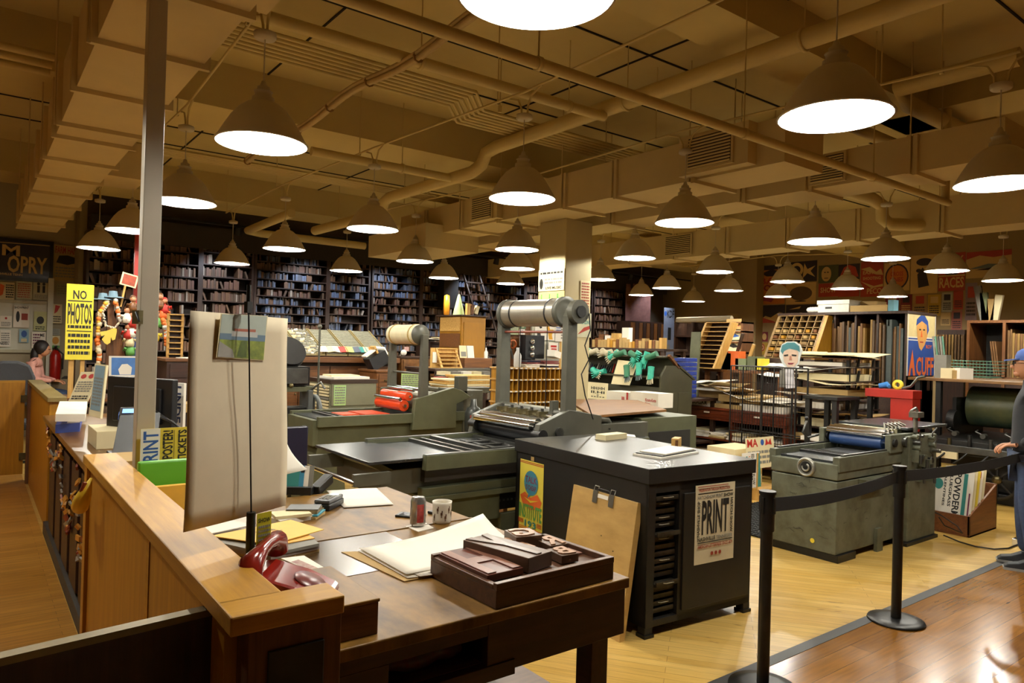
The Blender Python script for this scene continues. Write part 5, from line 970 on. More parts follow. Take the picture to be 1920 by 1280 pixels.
# man at right edge
# ================================================================ people
def skinbody(name, nodes, edges, m, parent, sub=2):
    me = bpy.data.meshes.new(name); me.from_pydata([n[0] for n in nodes], edges, []); o = bpy.data.objects.new(name, me); COL.objects.link(o); o.parent = parent
    sk = o.modifiers.new('skin', 'SKIN'); 
    for v, n in zip(me.skin_vertices[0].data, nodes): v.radius = n[1] if isinstance(n[1], tuple) else (n[1], n[1])
    me.skin_vertices[0].data[0].use_root = True
    s = o.modifiers.new('sub', 'SUBSURF'); s.levels = sub; s.render_levels = sub; me.materials.append(m); sk.use_smooth_shade = True; return o
jac = mat('jacket_black', '#1d1f22', .85, var=.15, scale=20); denim = mat('denim_blue', '#2c3a55', .85, var=.2, scale=40); capb = mat('cap_blue', '#33508f', .7); hairb = mat('hair_dark', '#1c1412', .6, var=.2, scale=60)
MP = Vector((6.90, 2.05, .004)); MR = math.radians(112)   # man faces the presses, seen in profile
t = thing('person', 'man in blue cap, dark jacket and jeans standing at the right edge behind the belt', 'person', MP, MR)
# local: faces +x, left is +y
N = [((0, 0, .93), (.15, .165)), ((0, 0, .99), (.145, .16)), ((0, 0, 1.12), (.135, .15)), ((-.01, 0, 1.30), (.15, .17)), ((-.02, 0, 1.43), (.11, .15)), ((0, 0, 1.51), .058), ((.02, 0, 1.57), .055),
     ((-.01, .17, 1.42), .062), ((-.05, .23, 1.20), .052), ((-.05, .23, 1.12), .048), ((.07, .15, 1.02), .034),
     ((-.01, -.17, 1.42), .062), ((-.05, -.23, 1.20), .052), ((-.05, -.23, 1.12), .048), ((.08, -.14, 1.00), .034)]
skinbody('jacket', N, [(0, 1), (1, 2), (2, 3), (3, 4), (4, 5), (5, 6), (4, 7), (7, 8), (8, 9), (9, 10), (4, 11), (11, 12), (12, 13), (13, 14)], jac, t)
N = [((0, 0, .92), (.14, .16)), ((0, .09, .84), .095), ((.02, .10, .52), .068), ((-.01, .11, .30), .062), ((-.03, .11, .10), .052), ((0, -.09, .84), .095), ((.03, -.10, .52), .068), ((.02, -.12, .30), .062), ((.0, -.13, .10), .052)]
skinbody('jeans', N, [(0, 1), (1, 2), (2, 3), (3, 4), (0, 5), (5, 6), (6, 7), (7, 8)], denim, t)
shoe = mat('shoe_dark', '#23262b', .6); sole = mat('shoe_sole', '#8f8d88', .6)
for x, y in ((-.03, .11), (0, -.13)):
    b = MB(); pr = [(-.08, .02), (-.09, .06), (-.05, .10), (.03, .10), (.10, .065), (.17, .05), (.20, .025), (.19, .015)]
    b.ext([(x+px, y-.042, pz) for px, pz in pr], (0, .084, 0), shoe); o = b.build('shoe', t, world=False, bevel=.02); b = MB(); b.ext([(x+px, y-.046, pz) for px, pz in ((-.085, 0), (.20, 0), (.205, .02), (-.09, .02))], (0, .092, 0), sole); b.build('sole', o, world=False)
b = MB(); b.ball((.03, 0, 1.655), .10, skin, .95, .78, 1.18, 24)
b.ball((.125, 0, 1.64), .017, skin, 1.3, .8, 1.1, 10); b.ball((.09, 0, 1.585), .035, skin, 1, 1.1, .8, 12); b.cyl((.0, 0, 1.50), (.01, 0, 1.60), .052, skin, n=16)
for s in (-1, 1): b.ball((.02, s*.078, 1.65), .025, skin, .8, .35, 1.2, 10); b.ball((.113, s*.03, 1.672), .010, black, n=8)
b.ob((.118, 0, 1.602), (.01, .04, .006), mat('lips', '#8c4f3f', .5)); b.build('head', t, world=False)
b = MB(); b.ball((.0, 0, 1.68), .098, hairb, .9, .86, 1.05, 20); b.build('hair', t, world=False)
b = MB(); b.lathe([(.098, 0), (.10, .03), (.085, .07), (.05, .095), (.0001, .103)], (.015, 0, 1.695), capb, 24)
b.ext([(.09, -.065, 1.70), (.15, -.06, 1.69), (.185, -.03, 1.685), (.19, 0, 1.685), (.185, .03, 1.685), (.15, .06, 1.69), (.09, .065, 1.70)], (0, 0, .01), capb); b.build('cap', t, world=False)
b = MB()
for s in (-1, 1): b.lathe([(.020, -.0025), (.023, 0), (.020, .0025)], (.125, s*.032, 1.668), black, 16, 'x'); b.tube([(.123, s*.054, 1.672), (.06, s*.085, 1.672), (.01, s*.085, 1.668)], .002, black, 5)
b.tube([(.128, -.011, 1.67), (.13, 0, 1.672), (.128, .011, 1.67)], .002, black, 5); b.build('glasses', t, world=False)
def hand(parent, wx, wy, wz, s, curl=.6):
    nodes = [((wx, wy, wz), (.024, .018)), ((wx+.045, wy-s*.012, wz-.008), (.030, .015)), ((wx+.075, wy-s*.02, wz-.012), (.030, .014))]; ed = [(0, 1), (1, 2)]
    for i in range(4):
        L = (.07, .08, .075, .058)[i]; yy = wy-s*.02+(i-1.5)*.017; k = len(nodes)
        nodes += [((wx+.088, yy, wz-.012), .0085), ((wx+.088+L*.45, yy-s*.004, wz-.018-.02*curl), .0075), ((wx+.088+L*.62, yy-s*.012, wz-.03-L*.5*curl), .007), ((wx+.088+L*.5, yy-s*.02, wz-.035-L*.75*curl), .006)]
        ed += [(2, k), (k, k+1), (k+1, k+2), (k+2, k+3)]
    k = len(nodes); nodes += [((wx+.03, wy-s*.04, wz-.004), .010), ((wx+.055, wy-s*.06, wz-.008), .009), ((wx+.08, wy-s*.062, wz-.016), .008)]; ed += [(0, k), (k, k+1), (k+1, k+2)]
    skinbody('hand', nodes, ed, skin, parent, 1)
hand(t, .085, .145, 1.012, 1, .9); hand(t, .095, -.135, .992, -1, .9)
# seated person in the alcove
pink = mat('blouse_pink', '#d39a8c', .8, var=.12, scale=20); SP = aty(62, 705, 13.2); SP.z = .62
t = thing('person', 'person in a pink top with long dark hair, seated and looking down at their hands', 'person', (SP.x, SP.y, 0), math.radians(-20))
z0 = .72
N = [((0, 0, z0+.10), (.14, .15)), ((0, 0, z0+.28), (.11, .13)), ((.02, 0, z0+.46), (.10, .15)), ((.04, 0, z0+.56), (.06, .08)), ((.07, 0, z0+.62), .042),
     ((.02, .17, z0+.50), .055), ((.06, .21, z0+.28), .045), ((.28, .09, z0+.24), .032), ((.02, -.17, z0+.50), .055), ((.06, -.21, z0+.28), .045), ((.28, -.09, z0+.24), .032)]
skinbody('blouse', N, [(0, 1), (1, 2), (2, 3), (3, 4), (3, 5), (5, 6), (6, 7), (3, 8), (8, 9), (9, 10)], pink, t)
N = [((0, 0, z0+.06), (.14, .17)), ((.10, .09, z0+.05), .085), ((.45, .11, z0+.04), .062), ((.47, .11, .35), .05), ((.46, .11, .09), .042), ((.10, -.09, z0+.05), .085), ((.45, -.11, z0+.04), .062), ((.47, -.11, .35), .05), ((.46, -.11, .09), .042)]
skinbody('jeans', N, [(0, 1), (1, 2), (2, 3), (3, 4), (0, 5), (5, 6), (6, 7), (7, 8)], denim, t)
for s in (-1, 1): b = MB(); b.ext([(.40, s*.11-.04, 0), (.64, s*.11-.04, 0), (.64, s*.11-.04, .04), (.52, s*.11-.04, .09), (.40, s*.11-.04, .09)], (0, .08, 0), shoe); b.build('shoe', t, world=False, bevel=.015)
b = MB(); b.ball((.13, 0, z0+.72), .095, skin, .95, .8, 1.12, 20); b.ball((.225, 0, z0+.70), .014, skin, n=8); b.cyl((.06, 0, z0+.58), (.1, 0, z0+.68), .045, skin)
for s in (-1, 1): b.ball((.213, s*.03, z0+.725), .009, black, n=8)
b.ob((.212, 0, z0+.665), (.01, .035, .006), MATS['lips']); b.build('head', t, world=False)
b = MB(); b.ball((.10, 0, z0+.75), .112, hairb, .95, .95, 1.05, 20); b.ball((.02, 0, z0+.62), .09, hairb, .7, 1.1, 1.6, 16); b.build('hair', t, world=False)
hand(t, .29, .085, z0+.245, 1, .5); hand(t, .29, -.085, z0+.245, -1, .5)
b = MB(); b.ob((SP.x+.42, SP.y-.12, z0+.29), (.07, .12, .01), blackp, .6, -.5); b.build('smartphone', None, 'dark phone held by the seated person in pink', 'phone')
t = thing('bench', 'dark bench under the seated person in the poster alcove', 'bench', (SP.x, SP.y, 0))
b = MB(); b.box(SP.x-1.0, SP.x+.35, SP.y-.25, SP.y+.3, .66, .74, dwood); b.build('seat', t, bevel=.01)
for x in (SP.x-.95, SP.x+.27): b = MB(); b.box(x, x+.06, SP.y-.22, SP.y+.27, 0, .66, dwood); b.build('leg', t)
b = MB(); b.box(SP.x-1.0, SP.x-.35, SP.y+.26, SP.y+.31, .74, 1.15, dwood); b.build('backrest', t)
# office chair
c = aty(18, 690, 10.6)
t = thing('office_chair', 'dark grey office chair behind the far swing gate', 'chair', (c.x, 10.6, 0)); fab = mat('chair_fabric', '#3a3b3e', .9, var=.1, scale=60)
b = MB(); pts = [(c.x-.26, .80), (c.x-.27, 1.15), (c.x-.2, 1.30), (c.x-.08, 1.35), (c.x+.08, 1.35), (c.x+.2, 1.30), (c.x+.26, 1.15), (c.x+.25, .80)]; b.ext([(x, 10.45, z) for x, z in pts], (0, .08, 0), fab); b.build('backrest', t, bevel=.03)
b = MB(); b.box(c.x-.26, c.x+.26, 10.5, 11.0, .5, .6, fab); b.build('seat', t, bevel=.03)
b = MB(); b.cyl((c.x, 10.75, .1), (c.x, 10.75, .5), .03, iron); b.box(c.x-.03, c.x+.03, 10.42, 10.46, .5, .9, iron); b.build('column', t)
b = MB()
for a in range(5): b.ob((c.x+.14*math.cos(a*1.257), 10.75+.14*math.sin(a*1.257), .08), (.28, .04, .03), iron, a*1.257); b.ball((c.x+.27*math.cos(a*1.257), 10.75+.27*math.sin(a*1.257), .03), .03, blackp, n=8)
b.build('wheel_base', t)
# ================================================================ wall of type shelves
SY = 12.95
BAYS = [(160, 375, 440, .21, 'left'), (375, 475, 452, .21, 'left'), (476, 615, 462, .155, 'middle'), (615, 694, 470, .155, 'middle'), (697, 790, 500, .155, 'centre'), (790, 880, 508, .155, 'centre'), (882, 985, 515, .2, 'right'), (985, 1112, 520, .2, 'right'), (1114, 1175, 528, .2, 'right')]
short = ['first bay by the alcove', 'second bay from the alcove', 'third bay', 'fourth narrow bay', 'fifth bay behind the cream drum', 'sixth bay', 'seventh bay', 'eighth bay', 'last bay']
wordy = ['leftmost bay behind the cutout and the white post', 'bay second from the poster alcove', 'bay behind the hanging sheet corner', 'narrow bay left of the cream drum', 'bay directly behind the cream drum', 'bay behind the leaning ladder foot', 'bay between the ladder and the pillar', 'bay hidden mostly by the pillar', 'last bay, right of the pillar']
tb_ = [mat('type_brown', '#6a4c34', .6, var=.15, scale=30), mat('type_umber', '#54402f', .6, var=.15, scale=30), mat('type_russet', '#664636', .6, var=.15, scale=30), mat('type_slate', '#4c505c', .5, var=.15, scale=30), mat('type_steel_blue', '#5c6880', .45, var=.15, scale=30), mat('type_ash', '#9a8f80', .6, var=.15, scale=30)]  # slate and blue tones: cool light painted into brown blocks
blocks = []
for bi, (pa, pb_, pt, sp, side) in enumerate(BAYS):
    x0 = aty(pa, 560, SY).x; x1 = aty(pb_, 560, SY).x; zt = aty((pa+pb_)/2, pt, SY).z
    t = thing('type_shelf', 'dark wooden shelving full of wood type, '+wordy[bi], 'shelf', ((x0+x1)/2, SY, 0), 0, 'wall of type shelves')
    for x in (x0, x1-.04): b = MB(); b.box(x, x+.04, SY, SY+.38, 0, zt, dwoodz); b.build('side_panel', t)
    b = MB(); b.box(x0, x1, SY+.37, SY+.39, 0, zt, dwood); b.build('back_panel', t)
    z = zt; rr = random.Random(bi)
    while z > .35:
        b = MB(); b.box(x0+.04, x1-.04, SY+.01, SY+.37, z-.018, z, dwood); b.build('shelf', t)
        z -= sp
        x = x0+.05; cool = (bi in (2, 3, 4, 5, 6) and rr.random() < .6)  # cool rows in the middle bays take the light-tinted block colours
        while x < x1-.10:
            if rr.random() < .06: x += rr.uniform(.05, .25); continue
            w_ = rr.uniform(.018, .045); h_ = sp*rr.uniform(.6, .86); m_ = rr.choice(tb_[3:5]*2+tb_[:2]) if cool else rr.choice(tb_[:3]*4+tb_[5:])
            dp = rr.uniform(.0, .06); ln = rr.choice((.35, -.35)) if rr.random() < .04 else 0
            if ln: x += h_*.3
            blocks.append((x, w_, h_, z+.001, dp, ln, m_, bi)); x += w_+.002+(h_*.3 if ln else 0)
blocks.sort(key=lambda q: -(q[1]*q[2]/((q[0]*.606+SY*.795)**2)) if q[3] > 1.15 and not (1.6 < q[0] < 2.4 and q[3] < 1.6) else 0)
protos = {}
bb = MB()
for i, (x, w_, h_, z, dp, ln, m_, bi) in enumerate(blocks):
    if i < 300:
        k = m_.name
        if k not in protos: q = MB(); q.box(-.5, .5, 0, .5, 0, 1, m_); protos[k] = q.build('wood_type_block', None, None, None, world=False); o = protos[k]
        else: o = protos[k].copy(); COL.objects.link(o)
        o.location = (x+w_/2+(.0 if ln <= 0 else 0), SY+.03+dp, z); o.scale = (w_, .5, h_); o.rotation_euler = (0, ln, 0)
        tag(o, '%s wood type block standing in the %s' % ({'type_brown': 'brown', 'type_umber': 'dark brown', 'type_russet': 'reddish brown', 'type_slate': 'slate', 'type_steel_blue': 'cool-light-tinted blue', 'type_ash': 'pale'}[k], short[bi]+' of shelves'), 'type block', 'wood type blocks in the '+short[bi])
    else: bb.ob((x+w_/2, SY+.03+dp+.13, z+h_/2), (w_, .26, h_), m_, 0, ln)
bb.build('wood_type_blocks', None, 'the many further wood type blocks filling the dark shelves', 'type blocks', kind='stuff')
b = MB(); x1 = aty(1245, 560, SY).x; x0 = aty(1176, 560, SY).x
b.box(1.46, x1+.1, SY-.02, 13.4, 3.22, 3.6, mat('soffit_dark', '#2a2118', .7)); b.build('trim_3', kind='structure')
# tall leaning boards and small cupboard at the right end of the shelves
t = thing('tall_plank_bundle', 'shiny tall brown planks standing upright at the right end of the type shelves', 'planks', ((x0+x1)/2, 12.8, 1.5))
zb = aty(1200, 603, 12.7).z; zt = aty(1200, 548, 12.7).z
B = YB(1181, 1243, 603, 700, 12.5, .5); sh = thing('cupboard', 'dark plank-filled cupboard under the tall shiny planks', 'cupboard', ((B[0]+B[1])/2, 12.7, 0))
b = MB(); b.box(B[0], B[1], 12.5, 13.2, 0, zb, dwoodz); b.build('body', sh)
for i in range(9): xx = B[0]+(B[1]-B[0])*i/9; b = MB(); b.box(xx+.01, xx+(B[1]-B[0])/9-.01, 12.46, 12.5, .8, zb-.04, [mwoodz, dwoodz][i % 2]); b.build('board', sh)
for i in range(7): xx = B[0]+.05+(B[1]-.35-B[0])*i/7; b = MB(); b.box(xx, xx+.13, 12.7, 12.74, zb, zt+RND.uniform(-.1, .3), mat('plank_gloss', '#6a4a44', .25, var=.2)); b.build('plank', t)
poster('wall_poster', (B[1]-.05, 12.45, zb-.9), (1, 0, 0), (0, 0, 1), .42, 1.3, mat('poster_ice', '#757c8a', .6), [('t', 'KDF', .3, .8, .95, .95, black), ('e', .15, .88, .12, .05, blue), ('r', .4, .35, .7, .6, black), ('r', .2, .1, .6, .25, greyp)], 'pale blue-white poster in the dark corner right of the type shelves', 'poster')
# rolling ladder
A = aty(876, 512, 12.6); Bq = aty(932, 700, 12.0)
t = thing('leaning_ladder', 'dark ladder leaning against the type shelves left of the steel drum', 'ladder', (Bq.x, 12.0, 0)); lm = mat('ladder_dark', '#35261c', .4)
for s_ in (0, .42): b = MB(); b.tube([(A.x+s_, 12.75, A.z), (Bq.x+s_+.35, 12.0, 0.0)], .03, lm, 6); b.build('rail', t)
for i in range(12): f = (i+.7)/12.5; b = MB(); p = Vector((A.x, 12.75, A.z))*(1-f)+Vector((Bq.x+.35, 12.0, 0))*f; b.box(p.x, p.x+.42, p.y-.05, p.y+.05, p.z-.012, p.z+.012, lm); b.build('rung', t)
b = MB(); b.box(A.x-.5, A.x-.15, 12.7, 12.94, A.z-.75, A.z-.05, mat('speaker_black', '#17130f', .6)); b.build('hanging_case', None, 'black case hanging beside the top of the leaning ladder', 'case')
# ================================================================ poster alcove on the far left
AY = 13.98
def wp(x0, y0, x1, y1, bg, els, lb, Y=AY, u=(1, 0, 0), name='wall_poster', group='posters in the left alcove', fr=None):
    """poster on a wall facing us; photo box x0,y0 (top left) .. x1,y1"""
    ym = (y0+y1)/2; a = aty(x0, ym, Y).x; c = aty(x1, ym, Y).x; xm = (x0+x1)/2; zb = aty(xm, y1, Y).z; zt = aty(xm, y0, Y).z
    if fr:
        t = thing(name, lb, 'poster', (a, Y, zb), 0, group); b = MB()
        for q in ((a-.05, c+.05, zt, zt+.05), (a-.05, c+.05, zb-.05, zb), (a-.05, a, zb, zt), (c, c+.05, zb, zt)): b.box(q[0], q[1], Y-.04, Y, q[2], q[3], fr)
        b.build('frame', t); poster('print', (a, Y-.01, zb), u, ZD, c-a, zt-zb, bg, els, None, None, parent=t); return t
    return poster(name, (a, Y-.006, zb), u, ZD, c-a, zt-zb, bg, els, lb, 'poster', group)
navy = mat('poster_navy', '#1d1a30', .3, spec=.8); cr2 = mat('poster_tan', '#c8ab72', .7, var=.05)
wp(-60, 452, 93, 520, navy, [('t', 'M', .40, .60, .62, .90, cr2), ('p', [(0, .93), (1, .96), (1, .98), (0, .95)], cr2), ('t', 'THE', .12, .18, .38, .45, cr2), ('t', 'OPRY', .47, .14, .97, .62, cr2), ('t', 'GRAND OLD', .1, .62, .36, .85, cr2), ('t', 'NASHVILLE TENN', .3, .06, .66, .12, cr2)], 'large framed dark poster with tan letters M and OPRY in the alcove', fr=mat('frame_black', '#120e0a', .4))
wp(100, 460, 152, 527, mat('poster_ochre', '#a8905c', .8, var=.08), [('t', 'FARM HAND', .06, .76, .94, .96, mat('poster_rust', '#9c3a22')), ('p', [(.1, .5), (.2, .7), (.5, .72), (.9, .65), (.85, .52), (.5, .45)], black), ('l', .08, .08, .92, .4, 4, greyp)], 'brown old poster with orange heading right of the dark framed one')
wp(0, 529, 27, 562, cream, [('p', [(0, .9), (.3, .8), (.2, .3), (0, .2)], orange), ('l', .4, .1, .95, .9, 6, black)], 'cream poster with an orange corner at the picture edge')
wp(30, 527, 60, 562, mat('poster_pale', '#c2bfa0', .8), [('l', .1, .1, .9, .9, 7, MATS['poster_rust'])], 'pale poster covered in small orange print under the dark framed one')
wp(62, 529, 92, 562, mat('poster_pale'  , '#c2bfa0'), [('r', .25, .4, .42, .8, black), ('r', .58, .4, .75, .8, black), ('e', .33, .9, .1, .08, black), ('e', .66, .9, .1, .08, black), ('l', .1, .05, .9, .3, 3, greyp)], 'pale poster of two black standing figures')
wp(106, 533, 150, 555, mat('poster_mint', '#9a9a78', .8), [('l', .05, .1, .95, .9, 4, greyp)], 'grey-green poster under the brown old one')
wb = mat('whiteboard', '#c6c4b0', .4, var=.03)
wp(-30, 568, 90, 655, wb, [], 'pale pin board carrying notices behind the seated person', name='pin_board', fr=mat('frame_pale', '#b5ae90', .6))
for (x0, y0, x1, y1, m_, els, lb) in ((25, 573, 55, 614, white, [('e', .28, .5, .12, .25, black), ('r', .5, .35, .9, .65, MATS['poster_rust']), ('t', 'SHOWPRINT', .05, .86, .95, .97, black)], 'white notice with a black portrait on the pin board'), (63, 584, 88, 620, mat('poster_lime', '#c9cc98', .8), [('e', .5, .55, .28, .2, black), ('l', .15, .05, .85, .25, 2, black)], 'pale green notice with a round black emblem'),
    (0, 592, 22, 614, white, [('e', .5, .8, .1, .1, red), ('l', .1, .1, .9, .5, 3, greyp)], 'small white notice with a red dot at the picture edge'), (0, 618, 20, 650, white, [('l', .1, .1, .9, .85, 6, greyp), ('t', 'NOT?', .0, .12, .7, .28, black)], 'white notice reading NOT at the picture edge'), (36, 617, 54, 642, mat('poster_sky', '#8fb3c4', .8), [('e', .5, .65, .3, .25, blue), ('r', .2, .05, .8, .3, cream)], 'light blue notice with a dark blue disc'), (59, 622, 86, 652, white, [('l', .1, .2, .6, .9, 4, MATS['poster_plum']), ('t', 'ME', .6, .7, .9, .9, black)], 'white notice with plum scribbles behind the head of the seated person'),
    (98, 570, 116, 606, cream, [('p', [(.2, .5), (.3, .95), (.8, .9), (.5, .6)], red), ('l', .1, .05, .9, .4, 3, black)], 'cream notice with a red swoosh left of the yellow sign'), (96, 616, 112, 628, mat('poster_grey', '#a2a296', .8), [('l', .1, .1, .9, .9, 3, greyp)], 'grey strip notice under the red swoosh one'), (96, 629, 112, 652, cream, [('e', .5, .6, .4, .3, mat('poster_amber', '#c98a28')), ('r', .0, .0, 1, .2, green)], 'amber flower notice above the fire extinguisher')):
    wp(x0, y0, x1, y1, m_, els, lb, AY-.04)
c = aty(103, 715, 13.8); t = thing('fire_extinguisher', 'red fire extinguisher on the alcove wall right of the seated person', 'extinguisher', (c.x, 13.8, c.z)); rx = mat('extinguisher_red', '#a3180f', .3)
b = MB(); b.lathe([(.0001, 0), (.075, .0), (.08, .02), (.08, .42), (.05, .50), (.025, .52), (.0001, .53)], (c.x, 13.85, c.z), rx, 20); b.build('cylinder', t)
b = MB(); b.cyl((c.x, 13.85, c.z+.52), (c.x, 13.85, c.z+.58), .02, iron); b.ob((c.x, 13.8, c.z+.58), (.03, .14, .02), iron); b.tube([(c.x, 13.8, c.z+.55), (c.x+.1, 13.8, c.z+.45), (c.x+.1, 13.8, c.z+.2)], .012, blackp, 6); b.build('valve', t)
b = MB(); q = aty(95, 700, 13.6); b.box(q.x-.05, q.x+.03, 13.9, 13.97, 0, 2.6, wb); b.box(q.x-.05, q.x+.03, 13.88, 13.9, .5, 2.2, wb); b.build('corner_strip', None, 'pale vertical board strip beside the fire extinguisher', 'board')
# ================================================================ posters on the right wall
RX = 15.5
def rp(x0, yt, x1, yb, bg, els, lb):
    Y0 = atx(x0, (yt+yb)/2, RX).y; Y1 = atx(x1, (yt+yb)/2, RX).y; xm = (x0+x1)/2; zt = atx(xm, yt, RX).z; zb = atx(xm, yb, RX).z
    return poster('wall_poster', (RX-.006, Y0, zb), (0, -1, 0), ZD, Y0-Y1, zt-zb, bg, els, lb, 'poster', 'posters on the right wall')
oc = mat('poster_ochre', '#a8905c'); dk = mat('poster_ink_dark', '#2b2431', .7, var=.1); rd = mat('poster_red', '#a33a2c', .7, var=.1); orr = mat('poster_orange', '#b9702c', .7, var=.08); tn = mat('poster_tan', '#c8ab72'); wn = mat('poster_wine', '#7a2434', .7)
rp(1423, 497, 1472, 570, orr, [('r', 0, .88, 1, 1, dk), ('p', [(.1, .8), (.5, .9), (.95, .78), (.8, .7), (.3, .72)], dk), ('t', 'BAR', .05, .52, .9, .68, rd), ('t', 'FOLK', .05, .34, .9, .5, wn), ('p', [(.1, .1), (.35, .3), (.6, .12), (.5, .05)], wn)], 'orange poster with dark red letters at the left end of the right wall')
rp(1474, 490, 1532, 528, dk, [('e', .35, .6, .22, .35, tn), ('e', .35, .6, .13, .2, dk), ('p', [(.6, .9), (.7, .6), (.95, .75), (.8, .5), (.95, .2), (.7, .4), (.55, .15)], tn)], 'dark poster with cream star shapes')
rp(1474, 530, 1530, 570, tn, [('e', .5, .5, .38, .33, mat('poster_umber', '#5f4b35', .7)), ('e', .5, .14, .2, .03, dk)], 'tan poster with a large dark oval radio shape')
rp(1420, 572, 1472, 605, dk, [('p', [(0, 0), (.3, .4), (.5, .3), (.8, .6), (1, .5), (1, 0)], tn), ('p', [(0, 0), (.2, .3), (.6, .1), (.7, 0)], rd)], 'dark poster with red and tan hills')
rp(1474, 571, 1531, 600, dk, [('p', [(0, 0), (.2, .35), (.5, .5), (.8, .3), (1, .2), (1, 0)], tn), ('p', [(.1, .7), (.5, .9), (.45, .75)], tn)], 'dark poster with tan clouds and a bird')
rp(1535, 497, 1572, 530, mat('poster_moss', '#4d5236', .7), [('e', .4, .5, .25, .42, tn), ('e', .33, .6, .05, .03, dk), ('e', .48, .6, .05, .03, dk), ('r', .3, .25, .5, .29, dk)], 'green poster of a stern tan face')
rp(1535, 531, 1572, 556, rd, [('t', 'SHOW', .1, .3, .9, .7, tn)], 'red poster strip under the face')
rp(1572, 495, 1612, 556, dk, [('p', [(.05, .6), (.25, .9), (.5, .98), (.8, .9), (.95, .6)], rd), ('p', [(.0, .55), (.5, .7), (1, .5), (.9, .4), (.3, .45)], tn), ('r', 0, 0, 1, .25, rd)], 'dark poster with a red rising sun and wings')
rp(1614, 490, 1656, 556, rd, [('t', 'EASY', .1, .64, .6, .74, tn), ('t', 'SHOOTING', .1, .48, .9, .57, tn), ('p', [(.0, .8), (.4, .85), (.7, .7), (.9, .78), (1, .6), (.7, .62)], tn), ('t', 'PECO', .3, .08, .95, .24, tn), ('p', [(.0, .45), (.6, .3), (1, .35), (1, .28), (.5, .24)], tn)], 'red and tan poster reading EASY SHOOTING')
rp(1658, 492, 1706, 545, tn, [('e', .5, .5, .46, .46, dk), ('e', .5, .5, .40, .40, orr), ('t', 'CROSS', .25, .52, .75, .68, rd), ('t', 'LINES', .25, .32, .75, .48, rd)], 'round emblem poster in orange and red')
rp(1708, 478, 1758, 550, tn, [('e', .5, .82, .3, .1, dk), ('p', [(.3, .15), (.25, .5), (.45, .68), (.6, .5), (.7, .2)], dk), ('e', .3, .6, .1, .05, dk)], 'tan poster with a black cartoon rider')
rp(1760, 474, 1810, 545, rd, [('t', 'DUCK', .05, .70, .95, .92, tn), ('e', .5, .52, .3, .12, dk), ('t', 'RACES', .04, .08, .96, .36, tn), ('r', .0, .38, 1, .42, tn)], 'red poster reading RACES in big tan letters')
rp(1812, 470, 1897, 520, tn, [('r', 0, .72, 1, 1, rd), ('p', [(.0, .72), (.3, .85), (.6, .75), (1, .8), (1, .72)], tn), ('p', [(.05, .35), (.5, .52), (.95, .45), (.9, .38), (.4, .35)], mat('poster_steel', '#6d7a80', .7)), ('p', [(.2, .3), (.6, .38), (.5, .28)], dk)], 'wide poster of an aeroplane under a red sky')
for i, (x0, x1, y0, y1, m_, lb) in enumerate(((1660, 1686, 556, 590, wn, 'wine'), (1688, 1710, 552, 590, wn, 'dull wine'), (1712, 1738, 550, 598, mat('poster_sand', '#a8895a', .8), 'sand'), (1740, 1764, 552, 592, mat('poster_mustard', '#b99a3c', .8), 'mustard'), (1766, 1786, 548, 585, mat('poster_grey', '#a2a296'), 'grey'), (1788, 1806, 545, 580, rd, 'red'), (1764, 1782, 586, 610, tn, 'tan'), (1784, 1804, 582, 620, mat('poster_pink', '#a8675c', .8), 'pink'), (1810, 1832, 530, 600, mat('poster_lilac', '#8a7a84', .8), 'lilac'))):
    rp(x0, y0, x1, y1, m_, [('l', .12, .1, .88, .5, 4, dk if m_ is not wn else tn), ('r', .2, .6, .8, .9, [tn, dk, rd][i % 3])], 'small %s poster in the lower rows of the right wall' % lb)
rp(1424, 622, 1440, 640, wn, [('e', .6, .5, .25, .35, tn)], 'small wine poster with a face beside the compartment rack')
rp(1424, 642, 1440, 665, mat('poster_mustard', '#b99a3c'), [('e', .35, .6, .3, .3, rd), ('e', .35, .6, .2, .2, tn), ('e', .35, .6, .1, .1, rd)], 'small yellow poster with a red target')
rp(1364, 588, 1384, 622, oc, [('t', 'SHOW', .1, .5, .9, .8, rd)], 'brown poster left of the wall pilaster')
# ================================================================ middle distance
def frame_table(name, B, m, label, cat='table', shelf=True, legm=None):
    x0, x1, y0, y1, z1 = B; t = thing(name, label, cat, ((x0+x1)/2, (y0+y1)/2, 0))
    b = MB(); b.box(x0, x1, y0, y1, z1-.04, z1, m); b.build('top', t, bevel=.003)
    for x in (x0+.02, x1-.08):
        for y in (y0+.02, y1-.08): b = MB(); b.box(x, x+.06, y, y+.06, 0, z1-.04, legm or m); b.build('leg', t)
    if shelf: b = MB(); b.box(x0+.04, x1-.04, y0+.04, y1-.04, .35, .38, m); b.build('shelf', t)
    return t
# sloping bank of lead cases
ya, yb = 10.3, 10.85
a = aty(548, 667, ya); c = aty(737, 667, ya); d = aty(718, 625, yb); e = aty(520, 620, yb)
ZB, ZT = (a.z+c.z)/2, (d.z+e.z)/2
t = thing('work_counter', 'brown wooden counter under the sloping bank of lead cases', 'counter', ((a.x+c.x)/2, ya, 0))
b = MB(); b.box(a.x-.6, c.x+.05, ya-.15, yb+.2, ZB-.10, ZB-.02, mwood); b.build('top', t, bevel=.003)
b = MB(); b.box(a.x-.5, c.x, ya, yb+.15, .0, ZB-.10, dwood); b.build('body', t)
for i in range(4): xx = a.x-.4+(c.x-a.x+.3)*i/4; b = MB(); b.box(xx, xx+.5, ya-.02, ya, .3, ZB-.16, mwood); dd = b.build('door', t); b = MB(); b.ball((xx+.45, ya-.035, .9), .015, hg); b.build('knob', dd)
n_c = 6; galvm = mat('lead_grey', '#8b8a78', .5, .2, var=.2, scale=30); woodm = mat('case_frame', '#8a7b50', .6)
